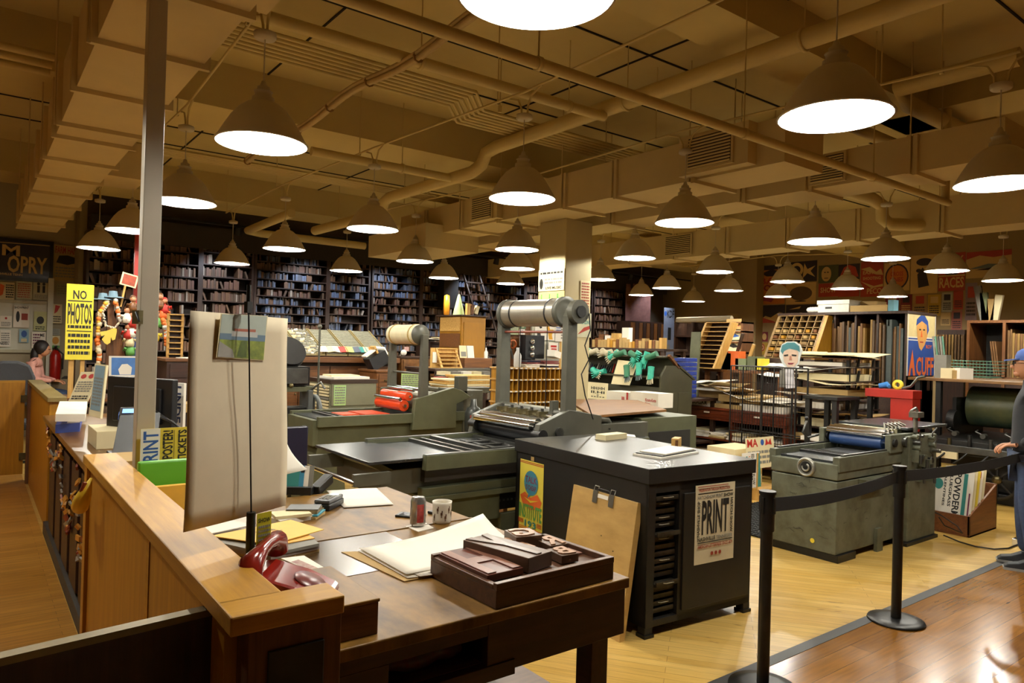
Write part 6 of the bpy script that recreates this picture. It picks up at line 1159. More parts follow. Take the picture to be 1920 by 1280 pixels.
for k in range(n_c):
    x0 = a.x-.55+(c.x-a.x+.5)*k/n_c; x1 = a.x-.55+(c.x-a.x+.5)*(k+1)/n_c-.02
    t = thing('lead_case', 'sloping case of %s lead strips, %s' % (('jumbled', 'jumbled', 'jumbled', 'neat', 'neat', 'neat')[k], ('first from the hanging sheet', 'second from the hanging sheet', 'third, spilling white slugs', 'fourth, just right of the spilled slugs', 'fifth, above the small cards', 'last, nearest the cream drum')[k]), 'type case', (x0, ya, ZB), 0, 'sloping lead cases')
    P = lambda u, v, l=0: Vector((x0+(x1-x0)*u-.10*v, ya+(yb-ya)*v, ZB+(ZT-ZB)*v+.02+l))
    b = MB(); b.ext([P(0, 0), P(1, 0), P(1, 1), P(0, 1)], (0, 0, -.02), woodm); b.build('tray', t)
    b = MB()
    for u in (0, .97): b.ext([P(u, 0), P(u+.03, 0), P(u+.03, 1), P(u, 1)], (0, 0, .03), woodm)
    b.build('divider', t)
    b = MB(); rr = random.Random(k)
    for r in range(15):
        v = (r+.2)/15; u = .04
        while u < .95:
            L_ = min(.96-u, .9 if k > 2 else rr.uniform(.08, .3)); m_ = galvm if k > 2 else rr.choice((galvm, galvm, white, greyp, cream)); sk = 0 if k > 2 else rr.uniform(-.02, .03)
            b.ext([P(u, v), P(u+L_, v+sk), P(u+L_, v+sk+.03), P(u, v+.03)], (0, 0, .02), m_); u += L_+(.01 if k > 2 else rr.uniform(.01, .08))
    b.build('lead_strips', t)
for i, (x, m_, nm) in enumerate(((606, white, 'white'), (620, cream, 'cream'), (632, white, 'second white'), (644, red, 'red'), (656, mat('card_lime', '#a8bf70'), 'lime'), (668, mat('card_dark', '#444c5c'), 'dark blue'), (681, teal, 'teal'), (690, cream, 'tilted cream'), (700, orange, 'orange'), (714, white, 'large white photo'))):
    p = aty(x, 660, ya-.02); b = MB(); b.ob((p.x, ya-.0, ZB+.10), (.13 if i < 9 else .22, .006, .13 if i < 9 else .18), m_, 0, RND.uniform(-.15, .15), -.9)
    if i == 9: b.ob((p.x, ya-.008, ZB+.10), (.16, .006, .08), greyp, 0, 0, -.9)
    b.build('postcard', None, nm+' card propped along the foot of the sloping lead cases', 'card', 'cards along the lead cases')
# rod, tote
p = aty(597, 706, 8.85); q = aty(597, 612, 8.85); b = MB(); b.cyl((p.x, 8.85, 0), (p.x, 8.85, q.z), .014, pgrey, n=10); b.cyl((p.x, 8.85, 0), (p.x, 8.85, .03), .15, pgrey, n=20); b.ball((p.x, 8.85, q.z), .03, pgrey); b.build('stand_pole', None, 'thin grey pole standing left of the grey cabinet', 'pole')
p = aty(706, 690, 9.9); t = thing('tote_box', 'black box with cards sticking out on the brown cabinet under the lead cases', 'box', (p.x, 9.9, p.z)); b = MB(); b.ob((p.x, 9.9, p.z+.12), (.30, .22, .2), blackp, 0, -.5); b.build('box_body', t); b = MB(); b.ob((p.x-.14, 9.88, p.z+.23), (.2, .16, .02), white, 0, -.6); b.ob((p.x-.06, 9.88, p.z+.28), (.03, .16, .12), pine, 0, -.5); b.build('cards', t)
# grey cabinet with paper edges
g = aty(619, 712, 8.9); g1 = aty(706, 708, 8.9); w_ = g1.x-g.x
t = thing('paper_cabinet', 'olive grey cabinet with a green notice and paper edges showing on its side', 'cabinet', (g.x, 8.9, 0)); gy = mat('olive_grey', '#77745c', .55, var=.08)
b = MB(); b.box(g.x, g1.x, 8.9, 9.6, .0, g.z-.05, gy); b.build('body', t, bevel=.004)
for i in range(3): b = MB(); b.box(g.x+.02, g1.x-.02, 8.885, 8.9, .12+.36*i, .44+.36*i, gy); b.build('drawer', t, bevel=.003)
b = MB(); b.box(g.x-.01, g1.x+.01, 8.88, 9.62, g.z-.05, g.z, dwood); b.build('top', t)
b = MB()
for i in range(26): b.box(g.x-.02-.012*RND.random(), g.x, 8.92, 9.58, .08+i*.04, .105+i*.04, RND.choice((cream, kraft, greyp)))
b.build('paper_edges', t, kind='stuff')
poster('notice', (g.x+.05, 8.882, g.z-.34), (1, 0, 0), ZD, .17, .27, mat('notice_mint', '#8fc79a', .7, col2='#c3cf6a', scale=3), [('l', .08, .06, .92, .94, 7, greyp)], 'green and yellow notice on the olive grey cabinet', 'notice')
b = MB(); b.ob(((g.x+g1.x)/2-.03, 9.15, g.z+.02), (w_*.8, .45, .03), white, .08); b.ob(((g.x+g1.x)/2-.05, 9.2, g.z+.045), (w_*.6, .35, .02), cream, -.05); b.build('paper_stack', None, 'low stack of white paper on the olive grey cabinet', 'papers')
# platen press
p = aty(556, 720, 8.2); px_, zt_ = p.x, aty(556, 662, 8.2).z
t = thing('platen_press', 'black hand platen press with a round ink disc behind the hanging sheet', 'printing press', (px_, 8.4, 0)); gm_ = mat('machine_grey', '#5a5e5c', .45, .2)
b = MB(); b.cyl((px_-.03, 8.45, zt_-.02), (px_-.03, 8.38, zt_+.03), .2, iron, n=32); b.build('ink_disc', t)
b = MB(); b.box(px_-.2, px_+.2, 8.3, 8.55, 1.15, 1.38, iron); b.box(px_-.16, px_+.16, 8.25, 8.3, 1.18, 1.36, steel); b.box(px_-.25, px_+.25, 8.3, 8.5, 1.08, 1.14, pgreen); b.build('platen', t, bevel=.004)
b = MB()
for s in (-1, 1): b.ext([(px_+s*.2-.04, 8.25, .0), (px_+s*.2+.04, 8.25, 0), (px_+s*.2+.03, 8.25, 1.1), (px_+s*.2-.03, 8.25, 1.1)], (0, .3, 0), gm_)
b.box(px_-.2, px_+.2, 8.3, 8.5, .3, .9, iron); b.build('frame', t, bevel=.01)
b = MB(); b.lathe([(.20, -.02), (.24, -.02), (.24, .02), (.20, .02), (.20, -.02)], (px_+.3, 8.4, .8), gm_, 28, 'x'); b.box(px_+.29, px_+.31, 8.2, 8.6, .79, .81, gm_); b.box(px_+.29, px_+.31, 8.39, 8.41, .6, 1.0, gm_); b.build('flywheel', t)
b = MB(); b.tube([(px_+.22, 8.3, 1.1), (px_+.3, 8.2, 1.2), (px_+.33, 8.15, 1.12)], .014, steel, 6); b.ball((px_-.05, 8.24, 1.16), .03, hg); b.build('lever', t)
c_ = aty(553, 830, 6.2).x; t = thing('dark_chair', 'dark blue chair between the hanging sheet and the far press', 'chair', (c_, 6.2, 0)); b = MB(); b.box(c_-.2, c_+.12, 6.2, 6.24, .50, aty(553, 800, 6.2).z, navy); b.build('backrest', t, bevel=.01); b = MB(); b.box(c_-.2, c_+.12, 6.22, 6.6, .42, .46, navy); b.build('seat', t)
for x in (c_-.19, c_+.08):
    for y in (6.23, 6.55): b = MB(); b.box(x, x+.03, y, y+.03, 0, .5 if y < 6.3 else .42, iron); b.build('leg', t)
 
# brown cabinets behind the cream drum
B = YB(706, 742, 694, 760, 9.5, .6); drawer_cabinet('type_drawer_cabinet', [B[0], B[1], 9.5, 10.1, 0, B[5]], 6, 'dark brown drawer cabinet beside the olive grey cabinet', mwood, mwood)
B = YB(752, 830, 668, 760, 10.15, .6); mc = mat('cabinet_mottled', '#7d5220', .5, var=.1, col2='#4a2c14', scale=9)
drawer_cabinet('type_drawer_cabinet', [B[0], B[1], 10.15, 10.7, 0, B[5]], 4, 'mottled brown cabinet seen through the cream drum uprights', mc, dwood)
b = MB(); c = aty(757, 662, 10.3); b.ball((c.x, 10.3, B[5]+.06), .05, white); b.ob((c.x+.05, 10.3, B[5]+.12), (.06, .05, .07), mat('card_pink', '#c9a09a', .7)); b.build('paper_knick_knack', None, 'small white and pink ornament on the mottled brown cabinet', 'ornament')
bx('small_pine_box', [aty(798, 690, 9.4).x, aty(829, 690, 9.4).x, 9.4, 9.6, aty(810, 695, 9.4).z, aty(810, 688, 9.4).z], pine, 'small pine box right of the cream drum uprights', 'box')
frame_table('side_table', (aty(798, 690, 9.4).x-.1, aty(829, 690, 9.4).x, 9.3, 9.8, aty(810, 695, 9.4).z), dwood, 'dark side table under the small pine box')
# dark drawer rack left of golden cupboard
B = YB(806, 828, 640, 700, 10.8, .5); drawer_cabinet('type_drawer_cabinet', [B[0], B[1]+.1, 10.8, 11.3, 0, B[5]], 14, 'tall narrow dark cabinet with paper flopping over its top', dwood, dwood, hm=cm)
b = MB(); b.ob(((B[0]+B[1])/2+.2, 11.0, B[5]+.03), (.9, .4, .02), white, .2, .05); b.ob(((B[0]+B[1])/2+.4, 11.0, B[5]+.05), (.6, .35, .015), cream, -.2, .08); b.build('loose_papers', None, 'white papers flopping over the tall narrow dark cabinet', 'papers')
# golden cupboard
g = aty(867, 592, 9.8); g1 = aty(911, 592, 9.8); Xl = g.x; Yl = Xl/(atx(825, 600, Xl).x/atx(825, 600, Xl).y)
t = thing('golden_cupboard', 'tall golden yellow wooden cupboard with bottles on its top', 'cupboard', (g.x, 9.8, 0)); go = mat('golden_varnish', '#9c6c18', .45, var=.12, scale=3, stretch=(3, 3, 1)); 
b = MB(); b.box(g.x, g1.x, 9.8, Yl, 0, g.z, go); b.build('body', t, bevel=.004)
b = MB(); b.box(g.x+.03, g1.x-.03, 9.785, 9.8, g.z-.85, g.z-.1, go); b.build('door', t, bevel=.003)
for i, m_ in enumerate((pinex, mwood, mwood)): b = MB(); b.box(g.x-.015, g.x, 9.85, Yl-.03, g.z-.25-.27*i, g.z-.02-.27*i, m_); b.build('side_panel', t, bevel=.002)
b = MB(); b.box(g.x-.05, g1.x+.05, 9.75, Yl+.05, g.z, g.z+.02, dwood); b.build('top', t)
c = aty(841, 590, 10.3); b = MB(); b.lathe([(.03, 0), (.05, .02), (.055, .2), (.045, .34), (.0001, .36)], (c.x+.02, 10.4, g.z+.02), mat('bottle_amber', '#d58a1c', .4), 16); b.build('squeeze_bottle', None, 'tall amber bottle standing on the golden cupboard', 'bottle')
c = aty(866, 590, 10.0); b = MB(); b.lathe([(.10, 0), (.08, .1), (.02, .34), (.0001, .36)], (c.x, 10.1, g.z+.02), mat('cone_green', '#b9cf8c', .6), 16); b.build('paper_cone', None, 'pale green paper cone on the golden cupboard', 'cone')
for i, (x, m_) in enumerate(((877, pine), (884, mwood), (893, cream))): c = aty(x, 590, 9.95); b = MB(); b.ob((c.x, 9.95, g.z+.12), (.06, .06, .2-.03*i), m_, 0, .15*i); b.build('wooden_toy', None, ('upright pine block', 'leaning brown block', 'cream lump')[i]+' on the golden cupboard by the ladder', 'block')
# pine slant box with little shelves, framed cards, dark desk
B = YB(818, 868, 652, 690, 9.2, .3); t = thing('pine_case_box', 'small pine box with slanted compartments in front of the golden cupboard', 'box', (B[0], 9.2, B[4]))
zz = B[4]; b = MB(); b.box(B[0], B[1], 9.35, 9.38, zz, B[5], pine); b.ext([(B[0]+.1, 9.2, zz), (B[0]+.13, 9.2, zz), (B[0]+.10, 9.34, B[5]), (B[0]+.07, 9.34, B[5])], (0, .03, 0), pine); b.ext([(B[1]-.03, 9.2, zz), (B[1], 9.2, zz), (B[1]-.04, 9.34, B[5]), (B[1]-.07, 9.34, B[5])], (0, .03, 0), pine); b.build('case_frame', t)
for i in range(6): z = zz+(B[5]-zz)*i/5.3; b = MB(); b.box(B[0]+.1, B[1]-.03, 9.2+.13*i/5.5, 9.36, z, z+.015, pine); s_ = b.build('shelf', t)
b = MB(); b.box(B[0]+.02, B[0]+.09, 9.33, 9.345, zz+.08, zz+.24, white); b.build('label_card', t)
t = frame_table('dark_desk', (B[0]-.15, aty(930, 686, 9.0).x, 8.95, 9.9, zz), dwood, 'dark desk carrying the pine case box and framed cards')
b = MB(); X0 = aty(868, 675, 9.5).x; X1 = aty(920, 675, 9.5).x; zq = aty(890, 671, 9.5).z; b.box(X0, X1, 9.45, 9.75, zz, zq, mwood); b.build('desk_riser', None, 'brown riser shelf on the dark desk', 'shelf', bevel=.004)
for i, (x, m_, lb) in enumerate(((873, cream, 'cream photo card leaning on the brown riser shelf'), (886, white, 'white framed card leaning on the brown riser shelf'))):
    c = aty(x, 670, 9.5); poster('framed_card', (c.x-.07, 9.55, zq), (1, 0, 0), (0, .2, 1), .14, .2, m_, [('r', .15, .1, .85, .5, greyp)] if not i else [('r', .0, .0, .08, 1, black)], lb, 'card', th=.01)
b = MB(); c = aty(911, 668, 9.5); b.lathe([(.03, 0), (.03, .10), (.01, .13), (.01, .17), (.0001, .17)], (c.x, 9.5, zq), white, 12); b.build('glue_bottle', None, 'small white bottle at the right end of the brown riser shelf', 'bottle')
# grey galley tables with stacks of boards behind the far press
A0 = aty(822, 728, 8.1); A1 = aty(935, 728, 8.1)
t = frame_table('imposing_table', (A0.x, A1.x+.1, 8.0, 8.7, A0.z), pgrey, 'grey imposing table piled with pale boards behind the far press')
rr = random.Random(9)
for i, (xa, xb, nm) in enumerate(((838, 862, 'left'), (866, 925, 'right'))):
    p = aty(xa, 720, 8.15).x; q = aty(xb, 720, 8.15).x; b = MB()
    for k in range(7-2*(i == 0)): b.ob(((p+q)/2+rr.uniform(-.03, .03), 8.35, A0.z+.012+.024*k), (q-p, .45, .02), [pine, cream, pine][k % 3], rr.uniform(-.05, .05))
    b.build('board_stack', None, nm+' stack of pale boards on the grey imposing table', 'boards')
bx('red_case', [aty(818, 712, 8.6).x, aty(834, 712, 8.6).x, 8.5, 8.68, A0.z, aty(825, 706, 8.6).z], mat('red_case', '#7c1c16', .5), 'dark red case behind the pale boards', 'case')
B = YB(828, 925, 693, 703, 8.72, .2); t = thing('galley_shelf', 'grey metal shelf of short type galleys above the pale boards', 'shelf', (B[0], 8.72, 0))
b = MB(); b.box(B[0], B[1], 8.72, 8.76, B[5]-.01, B[5]+.02, pgrey); b.box(B[0], B[1], 8.72, 8.92, B[4]-.02, B[4], pgrey); b.box(B[0], B[1], 8.90, 8.92, 0, B[5], dwood); b.build('frame', t)
for i in range(5): xx = B[0]+(B[1]-B[0])*(i+.1)/5; b = MB(); b.box(xx, xx+(B[1]-B[0])*.16, 8.74, 8.89, B[4], B[4]+.05, [cream, greyp, white][i % 3]); b.build('galley', t)
# ---------------------------------------------------------------- pillar notices and the corner behind the steel drum
PYF, PXF = 6.185, 5.445
def pp(x0, yt, x1, yb, X, bg, els, lb, nm='pillar_poster'):
    Y0 = atx(x0, (yt+yb)/2, X).y; Y1 = atx(x1, (yt+yb)/2, X).y; zt = atx((x0+x1)/2, yt, X).z; zb = atx((x0+x1)/2, yb, X).z
    return poster(nm, (X-.003, Y0, zb), (0, -1, 0), ZD, Y0-Y1, zt-zb, bg, els, lb, 'poster')
pp(1010, 505, 1058, 545, PXF, cream, [('e', .12, .35, .07, .25, black), ('l', .25, .3, .95, .62, 2, greyp), ('l', .08, .75, .95, .92, 1, black), ('t', 'LIVE MUSIC', .3, .08, .9, .2, black)], 'cream poster with a small black figure, upper one on the pillar')
pp(1010, 547, 1058, 572, PXF, mat('poster_lemon', '#e0d57c', .7), [('t', '|  |  L', .1, .4, .9, .85, green), ('t', 'VOLATILITY', .1, .05, .9, .28, black)], 'yellow poster below the cream one on the pillar')
def yp(x0, yt, x1, yb, Y, bg, els, lb, nm='pillar_poster', cat='poster'):
    a_ = aty(x0, (yt+yb)/2, Y).x; c_ = aty(x1, (yt+yb)/2, Y).x; zt = aty((x0+x1)/2, yt, Y).z; zb = aty((x0+x1)/2, yb, Y).z
    return poster(nm, (a_, Y-.003, zb), (1, 0, 0), ZD, c_-a_, zt-zb, bg, els, lb, cat)
yp(1088, 526, 1106, 585, PYF, cream, [('l', .1, .05, .9, .95, 10, mat('poster_rust', '#9c3a22'))], 'narrow cream strip with red figures on the right face of the pillar')
yp(1080, 587, 1108, 632, PYF, mat('poster_pale', '#c2bfa0'), [('t', 'MAGAZINE', .05, .55, .95, .7, teal), ('p', [(.1, .1), (.5, .4), (.95, .5), (.9, .35), (.4, .2)], rd if False else mat('poster_red', '#a33a2c')), ('l', .1, .78, .9, .95, 2, greyp)], 'pale poster with teal lettering lower on the right face of the pillar')
# notice corner: low shelf wall left of pillar
B = YB(945, 1058, 600, 690, 5.95, .05)
t = thing('notice_screen', 'tall panel screen of pinned notices seen through the steel drum uprights', 'screen', (B[0], 6.0, 0))
b = MB(); b.box(B[0]+.06, B[1], 6.04, 6.07, 0, B[5], mwoodz); b.box(B[0]+.42, B[1]-.02, 6.01, 6.04, 1.45, B[5]-.02, wb if False else mat('whiteboard', '#c6c4b0')); b.build('panel', t)
b = MB(); b.box(B[1]-.02, B[1]+.02, 6.02, 6.10, 0, B[5]+.02, pine); b.build('post', t)
yp(950, 602, 972, 627, 5.99, mat('notice_sage', '#a9b58c', .7), [('l', .1, .1, .9, .9, 6, greyp)], 'tilted sage notice under the steel drum', 'notice', 'notice')
yp(974, 604, 986, 616, 5.99, mat('notice_green_dark', '#5f7a5a', .7), [('e', .5, .5, .3, .3, cream)], 'small dark green picture card under the steel drum', 'notice', 'notice'); yp(974, 617, 984, 627, 5.99, white, [('e', .5, .5, .3, .3, blue)], 'small white card with a blue dot', 'notice', 'notice')
yp(1003, 604, 1022, 638, 5.99, white, [('p', [(.2, .9), (.4, .95), (.7, .7), (.5, .65)], black), ('p', [(.2, .45), (.5, .5), (.6, .15), (.2, .1)], black)], 'white sheet with black brush marks under the steel drum', 'notice', 'notice')
yp(1022, 604, 1040, 638, 5.99, white, [('p', [(.1, .7), (.3, .9), (.5, .6), (.9, .6), (.7, .3), (.8, .05), (.4, .05), (.3, .4)], mat('flower_yellow', '#d9a02c'))], 'white sheet with a yellow flower print', 'notice', 'notice')
yp(1041, 602, 1056, 640, 5.99, white, [('l', .1, .5, .7, .95, 4, blue), ('l', .7, .1, .95, .95, 6, greyp)], 'white sheet with blue columns beside the near upright', 'notice', 'notice')
yp(974, 630, 982, 648, 5.99, white, [('e', .5, .6, .4, .25, red)], 'small white card with a red star', 'notice', 'notice')
yp(1027, 642, 1047, 668, 5.97, white, [('r', .25, .65, .8, .8, red), ('r', .3, .45, .8, .58, red), ('r', .28, .25, .78, .38, red), ('r', 0, 0, .04, 1, black), ('r', .96, 0, 1, 1, black)], 'dark framed white sign with three red lines of print', 'framed_sign', 'sign')
b = MB(); c = aty(958, 650, 5.97); om = mat('scissor_orange', '#a8521e', .5)
for s in (-1, 1): b.lathe([(.035, -.008), (.05, -.008), (.05, .008), (.035, .008), (.035, -.008)], (c.x+s*.035, 5.985, c.z+.03), om, 16, 'y'); b.ob((c.x-s*.02, 5.985, c.z-.06), (.02, .01, .14), steel, 0, s*.3)
b.build('scissors', None, 'orange handled scissors hanging on the notice screen', 'scissors')
b = MB(); X0 = aty(983, 660, 5.9).x; X1 = aty(1018, 660, 5.9).x; b.box(X0, X1, 5.88, 5.97, aty(990, 674, 5.9).z, aty(990, 628, 5.9).z, blackp)
for i in range(3): b.ball((X0+.08, 5.87, aty(990, 640+12*i, 5.9).z), .03, chrome)
b.build('black_speaker', None, 'black device with round chrome dials before the notice screen', 'device')
# pigeonhole cabinet
B = YB(952, 1056, 689, 790, 5.62, .3); PGT = B[5]
t = thing('pigeonhole_cabinet', 'pine pigeonhole cabinet with rows of small compartments behind the near press', 'cabinet', (B[0], 5.62, 0)); b = MB(); X0, X1 = B[0], B[1]
b.box(X0, X1, 5.90, 5.93, .5, PGT, dwood); b.box(X0, X1, 5.62, 5.93, .4, .55, mwood); b.build('back_panel', t)
for i in range(5): z = PGT-.115*i; b = MB(); b.box(X0-.02, X1, 5.61, 5.91, z-.015, z, pinex); [b.box(X0+(X1-X0)*(k+.3)/12, X0+(X1-X0)*(k+.75)/12, 5.605, 5.61, z-.013, z-.002, white) for k in range(12)]; b.build('shelf', t)
for i in range(13): x = X0+(X1-X0)*i/12; b = MB(); b.box(x-.006, x+.006, 5.62, 5.90, PGT-.46, PGT, gold); b.build('divider', t)
for sx in (X0, X1-.05): b = MB(); b.box(sx, sx+.05, 5.64, 5.90, 0, .4, mwood); b.build('leg', t)
rr = random.Random(4)
for i, (x, w_, n_, m_) in enumerate(((995, .22, 4, None), (1030, .24, 5, None))):
    c = aty(x, 688, 5.72)
    for k in range(n_): b = MB(); b.ob((c.x+rr.uniform(-.01, .01), 5.76, PGT+.009+.018*k), (w_*.8, .17, .015), rr.choice((white, navy, mat('book_maroon', '#6e2f2a', .6), greyp, kraft)), rr.uniform(-.15, .15)); b.build('magazine', None, '%s magazine in the %s pile on the pigeonhole cabinet' % (('lowest', 'second', 'third', 'fourth', 'fifth')[k], ('left', 'right')[i]), 'magazine', 'magazines on the pigeonhole cabinet')
c = aty(970, 688, 5.76); b = MB(); b.lathe([(.035, 0), (.04, .02), (.04, .12), (.015, .17), (.015, .2), (.0001, .2)], (c.x, 5.76, PGT), mat('spray_white', '#c9c9c4', .4), 14); b.build('spray_bottle', None, 'white spray bottle on the left end of the pigeonhole cabinet', 'bottle')
b = MB(); c = aty(1038, 678, 5.76); b.ob((c.x, 5.76, PGT+.14), (.13, .1, .07), white, .3, .2); b.build('crumpled_packet', None, 'crumpled white packet on top of the right magazine pile', 'packet')
# ---------------------------------------------------------------- glove rack
gx, gy = 7.0, 6.05; og = mat('olive_dark', '#3d3a26', .5, var=.12)
t = thing('glove_rack', 'dark olive double sloped type frame heaped with green work gloves', 'rack', (7.3, 6.9, 0)); GL = 7.85
b = MB(); b.ext([(gx, gy, 0), (gx+.62, gy, 0), (gx+.62, gy, 1.32), (gx+.30, gy, 1.50), (gx+.1, gy, 1.50), (gx, gy, 1.36)], (0, .03, 0), og); b.build('end_panel', t, bevel=.003); b = MB(); b.ext([(gx, GL, 0), (gx+.62, GL, 0), (gx+.62, GL, 1.32), (gx+.30, GL, 1.6), (gx, GL, 1.36)], (0, -.03, 0), og); b.build('end_panel', t, bevel=.003)
b = MB(); b.box(gx+.02, gx+.6, gy+.03, GL-.03, 0, 1.22, og); b.box(gx+.25, gx+.28, gy+.03, GL-.03, 1.22, 1.60, og); b.build('body', t)
b = MB()
for y in (gy-.006,): b.box(gx+.08, gx+.27, y, y+.01, .2, 1.15, og); b.box(gx+.34, gx+.56, y, y+.01, .2, 1.15, og)
b.build('end_moulding', t, bevel=.003)
b = MB(); b.box(gx-.04, gx+.25, gy+.03, GL-.03, 1.335, 1.355, og); b.build('shelf', t); b = MB(); b.box(gx-.0, gx+.34, gy+.03, GL-.03, 1.60, 1.62, og); b.build('shelf', t)
b = MB(); b.ext([(gx+.30, gy-.01, 1.51), (gx+.66, gy-.01, 1.31), (gx+.66, gy-.01, 1.335), (gx+.30, gy-.01, 1.535)], (0, GL-gy, 0), og); b.ext([(gx+.14, gy-.01, 1.62), (gx+.34, gy-.01, 1.46), (gx+.36, gy-.01, 1.49), (gx+.16, gy-.01, 1.645)], (0, .04, 0), mwood); b.build('sloped_top', t)
gt = mat('glove_teal', '#2f9e85', .6, var=.15, scale=30); gg = mat('glove_grey', '#5f6b6b', .9, var=.15, scale=60); gw = mat('glove_beige', '#b3a98c', .9, var=.1, scale=60)
def glove(y, z, x, ang, cuff, fing, lb, drop=.0):
    d = Vector((-.25, math.sin(ang), -math.cos(ang))).normalized(); s = d.cross(Vector((-1, 0, 0))).normalized(); c = Vector((x, y, z)); nodes = [(c, (.03, .02)), (c+d*.08, (.038, .02)), (c+d*.14, (.04, .02))]; b = MB()
    b.tube([c-d*.02, c+d*.04, c+d*.10, c+d*.15], [.045, .04, .042, .036], cuff, 10)
    for k in range(4): q = c+d*.14+s*(.018*(k-1.5)*1.2); b.tube([q, q+d*.04+s*(.006*(k-1.5)), q+d*(.075-.006*abs(k-1.5))+s*(.01*(k-1.5))], [.011, .010, .007], fing, 6)
    b.tube([c+d*.07+s*.03, c+d*.11+s*.055, c+d*.14+s*.06], [.012, .010, .007], fing, 6); return b.build('work_glove', None, lb, 'glove', 'work gloves on the glove rack')
YG = lambda px, X=7.0: atx(px, 680, X).y
for px, z, ang, cf, fg, lb in ((1205, 1.50, .25, gt, gg, 'teal cuffed glove hanging below the shelf, middle of three'), (1228, 1.46, .15, gt, gw, 'teal and beige glove hanging below the shelf, last of three'), (1182, 1.46, .35, mat('glove_green_dark', '#2f6b4c', .7), gg, 'dark green cuffed glove hanging below the shelf, first of three')): glove(YG(px), z, gx-.07, -ang, cf, fg, lb)
for px, z, ang, cf, fg, lb in ((1078, 1.70, .5, gt, gt, 'teal glove lying over the rack top beside the press upright'), (1092, 1.71, -1.2, gt, gw, 'teal glove with a beige lining on the rack top'), (1108, 1.70, .4, gt, gt, 'teal glove draped over the rack top, third from the pillar'), (1120, 1.69, 1.3, gw, gw, 'beige glove on the rack top, just after the teal ones'), (1133, 1.69, -1.3, gw, gt, 'beige and teal glove in the rack top heap'), (1147, 1.68, 1.4, gw, gw, 'second beige glove in the rack top heap'), (1160, 1.68, .9, gt, gw, 'teal glove half under the beige ones'), (1172, 1.68, 1.3, mat('glove_green_dark', '#2f6b4c'), gw, 'dark green glove in the rack top heap'), (1186, 1.67, -1.3, mat('glove_green_dark', '#2f6b4c'), gt, 'dark green and teal glove on the rack top'), (1200, 1.68, .5, gt, gt, 'big teal glove draped down over the front, left of a pair'), (1216, 1.68, .2, gt, gt, 'big teal glove draped down over the front, right of a pair'), (1232, 1.67, 1.2, mat('glove_green_dark', '#2f6b4c'), gt, 'green glove at the near end of the rack top')):
    glove(YG(px, 7.05), z-.03, gx+.02, ang, cf, fg, lb)
for px, z, ang, cf, fg, lb in ((1100, 1.39, 1.2, gt, gt, 'teal glove lying on the lower shelf among the tool handles'), (1115, 1.39, -1.2, gt, gw, 'teal and beige glove on the lower shelf'), (1135, 1.38, 1.3, gt, gt, 'teal glove stretched out at the lower shelf edge')): glove(YG(px), z, gx-.02, ang, cf, fg, lb)
rr = random.Random(5); 
for k in range(24): y = GL-.15-.045*k; b = MB(); b.tube([(gx+.02, y, 1.37), (gx+.12, y+.05, 1.45+rr.uniform(0, .04))], .011, rr.choice((iron, iron, MATS['telephone_red'], greyp, navy)), 6); b.build('tool_handle', None, 'dark handled tool in the row on the lower shelf of the glove rack', 'tool', 'tools on the glove rack')
Y0, Y1 = YG(1152), YG(1192); b = MB(); b.ext([(gx-.05, Y0, 1.22), (gx-.05, Y1+.05, 1.22), (gx+.0, Y1, 1.42), (gx+.10, Y1, 1.53), (gx+.10, Y0, 1.55), (gx+.0, Y0, 1.44)][:2]+[(gx+.02, Y1-.02, 1.53), (gx+.02, Y0-.05, 1.55)], (-.003, 0, 0), cream); b.build('hanging_note', None, 'cream note sheet hanging over the shelf of the glove rack', 'note')
sh_ = frame_table('low_shelf', (6.45, 6.95, 6.05, 7.9, 1.0), og, 'dark low shelf in front of the glove rack behind the wooden feed board', 'shelf')
pp(1073, 712, 1101, 752, 6.85, mat('poster_slate', '#3a4150', .6), [('l', .1, .8, .9, .95, 1, greyp), ('e', .35, .35, .22, .22, greyp), ('e', .7, .4, .18, .18, greyp)], 'slate blue poster leaning behind the wooden feed board', 'leaning_poster')
pp(1101, 717, 1140, 752, 6.84, cream, [('t', 'HH:HH', .2, .62, .85, .78, black), ('t', 'II.HI', .2, .42, .85, .56, black), ('t', '..:..', .2, .22, .85, .36, black)], 'cream poster with four rows of small black figures', 'leaning_poster')
for i, (xa, xb, ya_, n) in enumerate(((1137, 1180, 736, 'left white carton with a red stripe behind the feed board'), (1181, 1234, 738, 'right white carton with red lettering behind the feed board'))):
    B = XB(xa, xb, ya_, 768, 6.55, .3); t = thing('carton', n, 'carton', (6.6, (B[2]+B[3])/2, 1.0)); b = MB(); b.box(6.55, 6.82, B[2], B[3], 1.0, B[5], white); b.build('box_body', t, bevel=.002)
    b = MB()
    if i: b.text('Krom-Kote', (6.546, B[2]+.20, 1.07), (0, -1, 0), ZD, .17, .04, red, .02); b.text('Print', (6.546, B[2]+.20, 1.03), (0, -1, 0), ZD, .08, .03, red, .02)
    else: b.add([(6.546, B[2]+.05, 1.01), (6.546, B[2]+.02, 1.01), (6.546, B[2]+.02, B[5]), (6.546, B[2]+.05, B[5])], [(0, 1, 2, 3)], red); b.text('BB', (6.546, B[2]+.13, 1.04), (0, -1, 0), ZD, .05, .06, red, .03)
    b.build('printing', t)
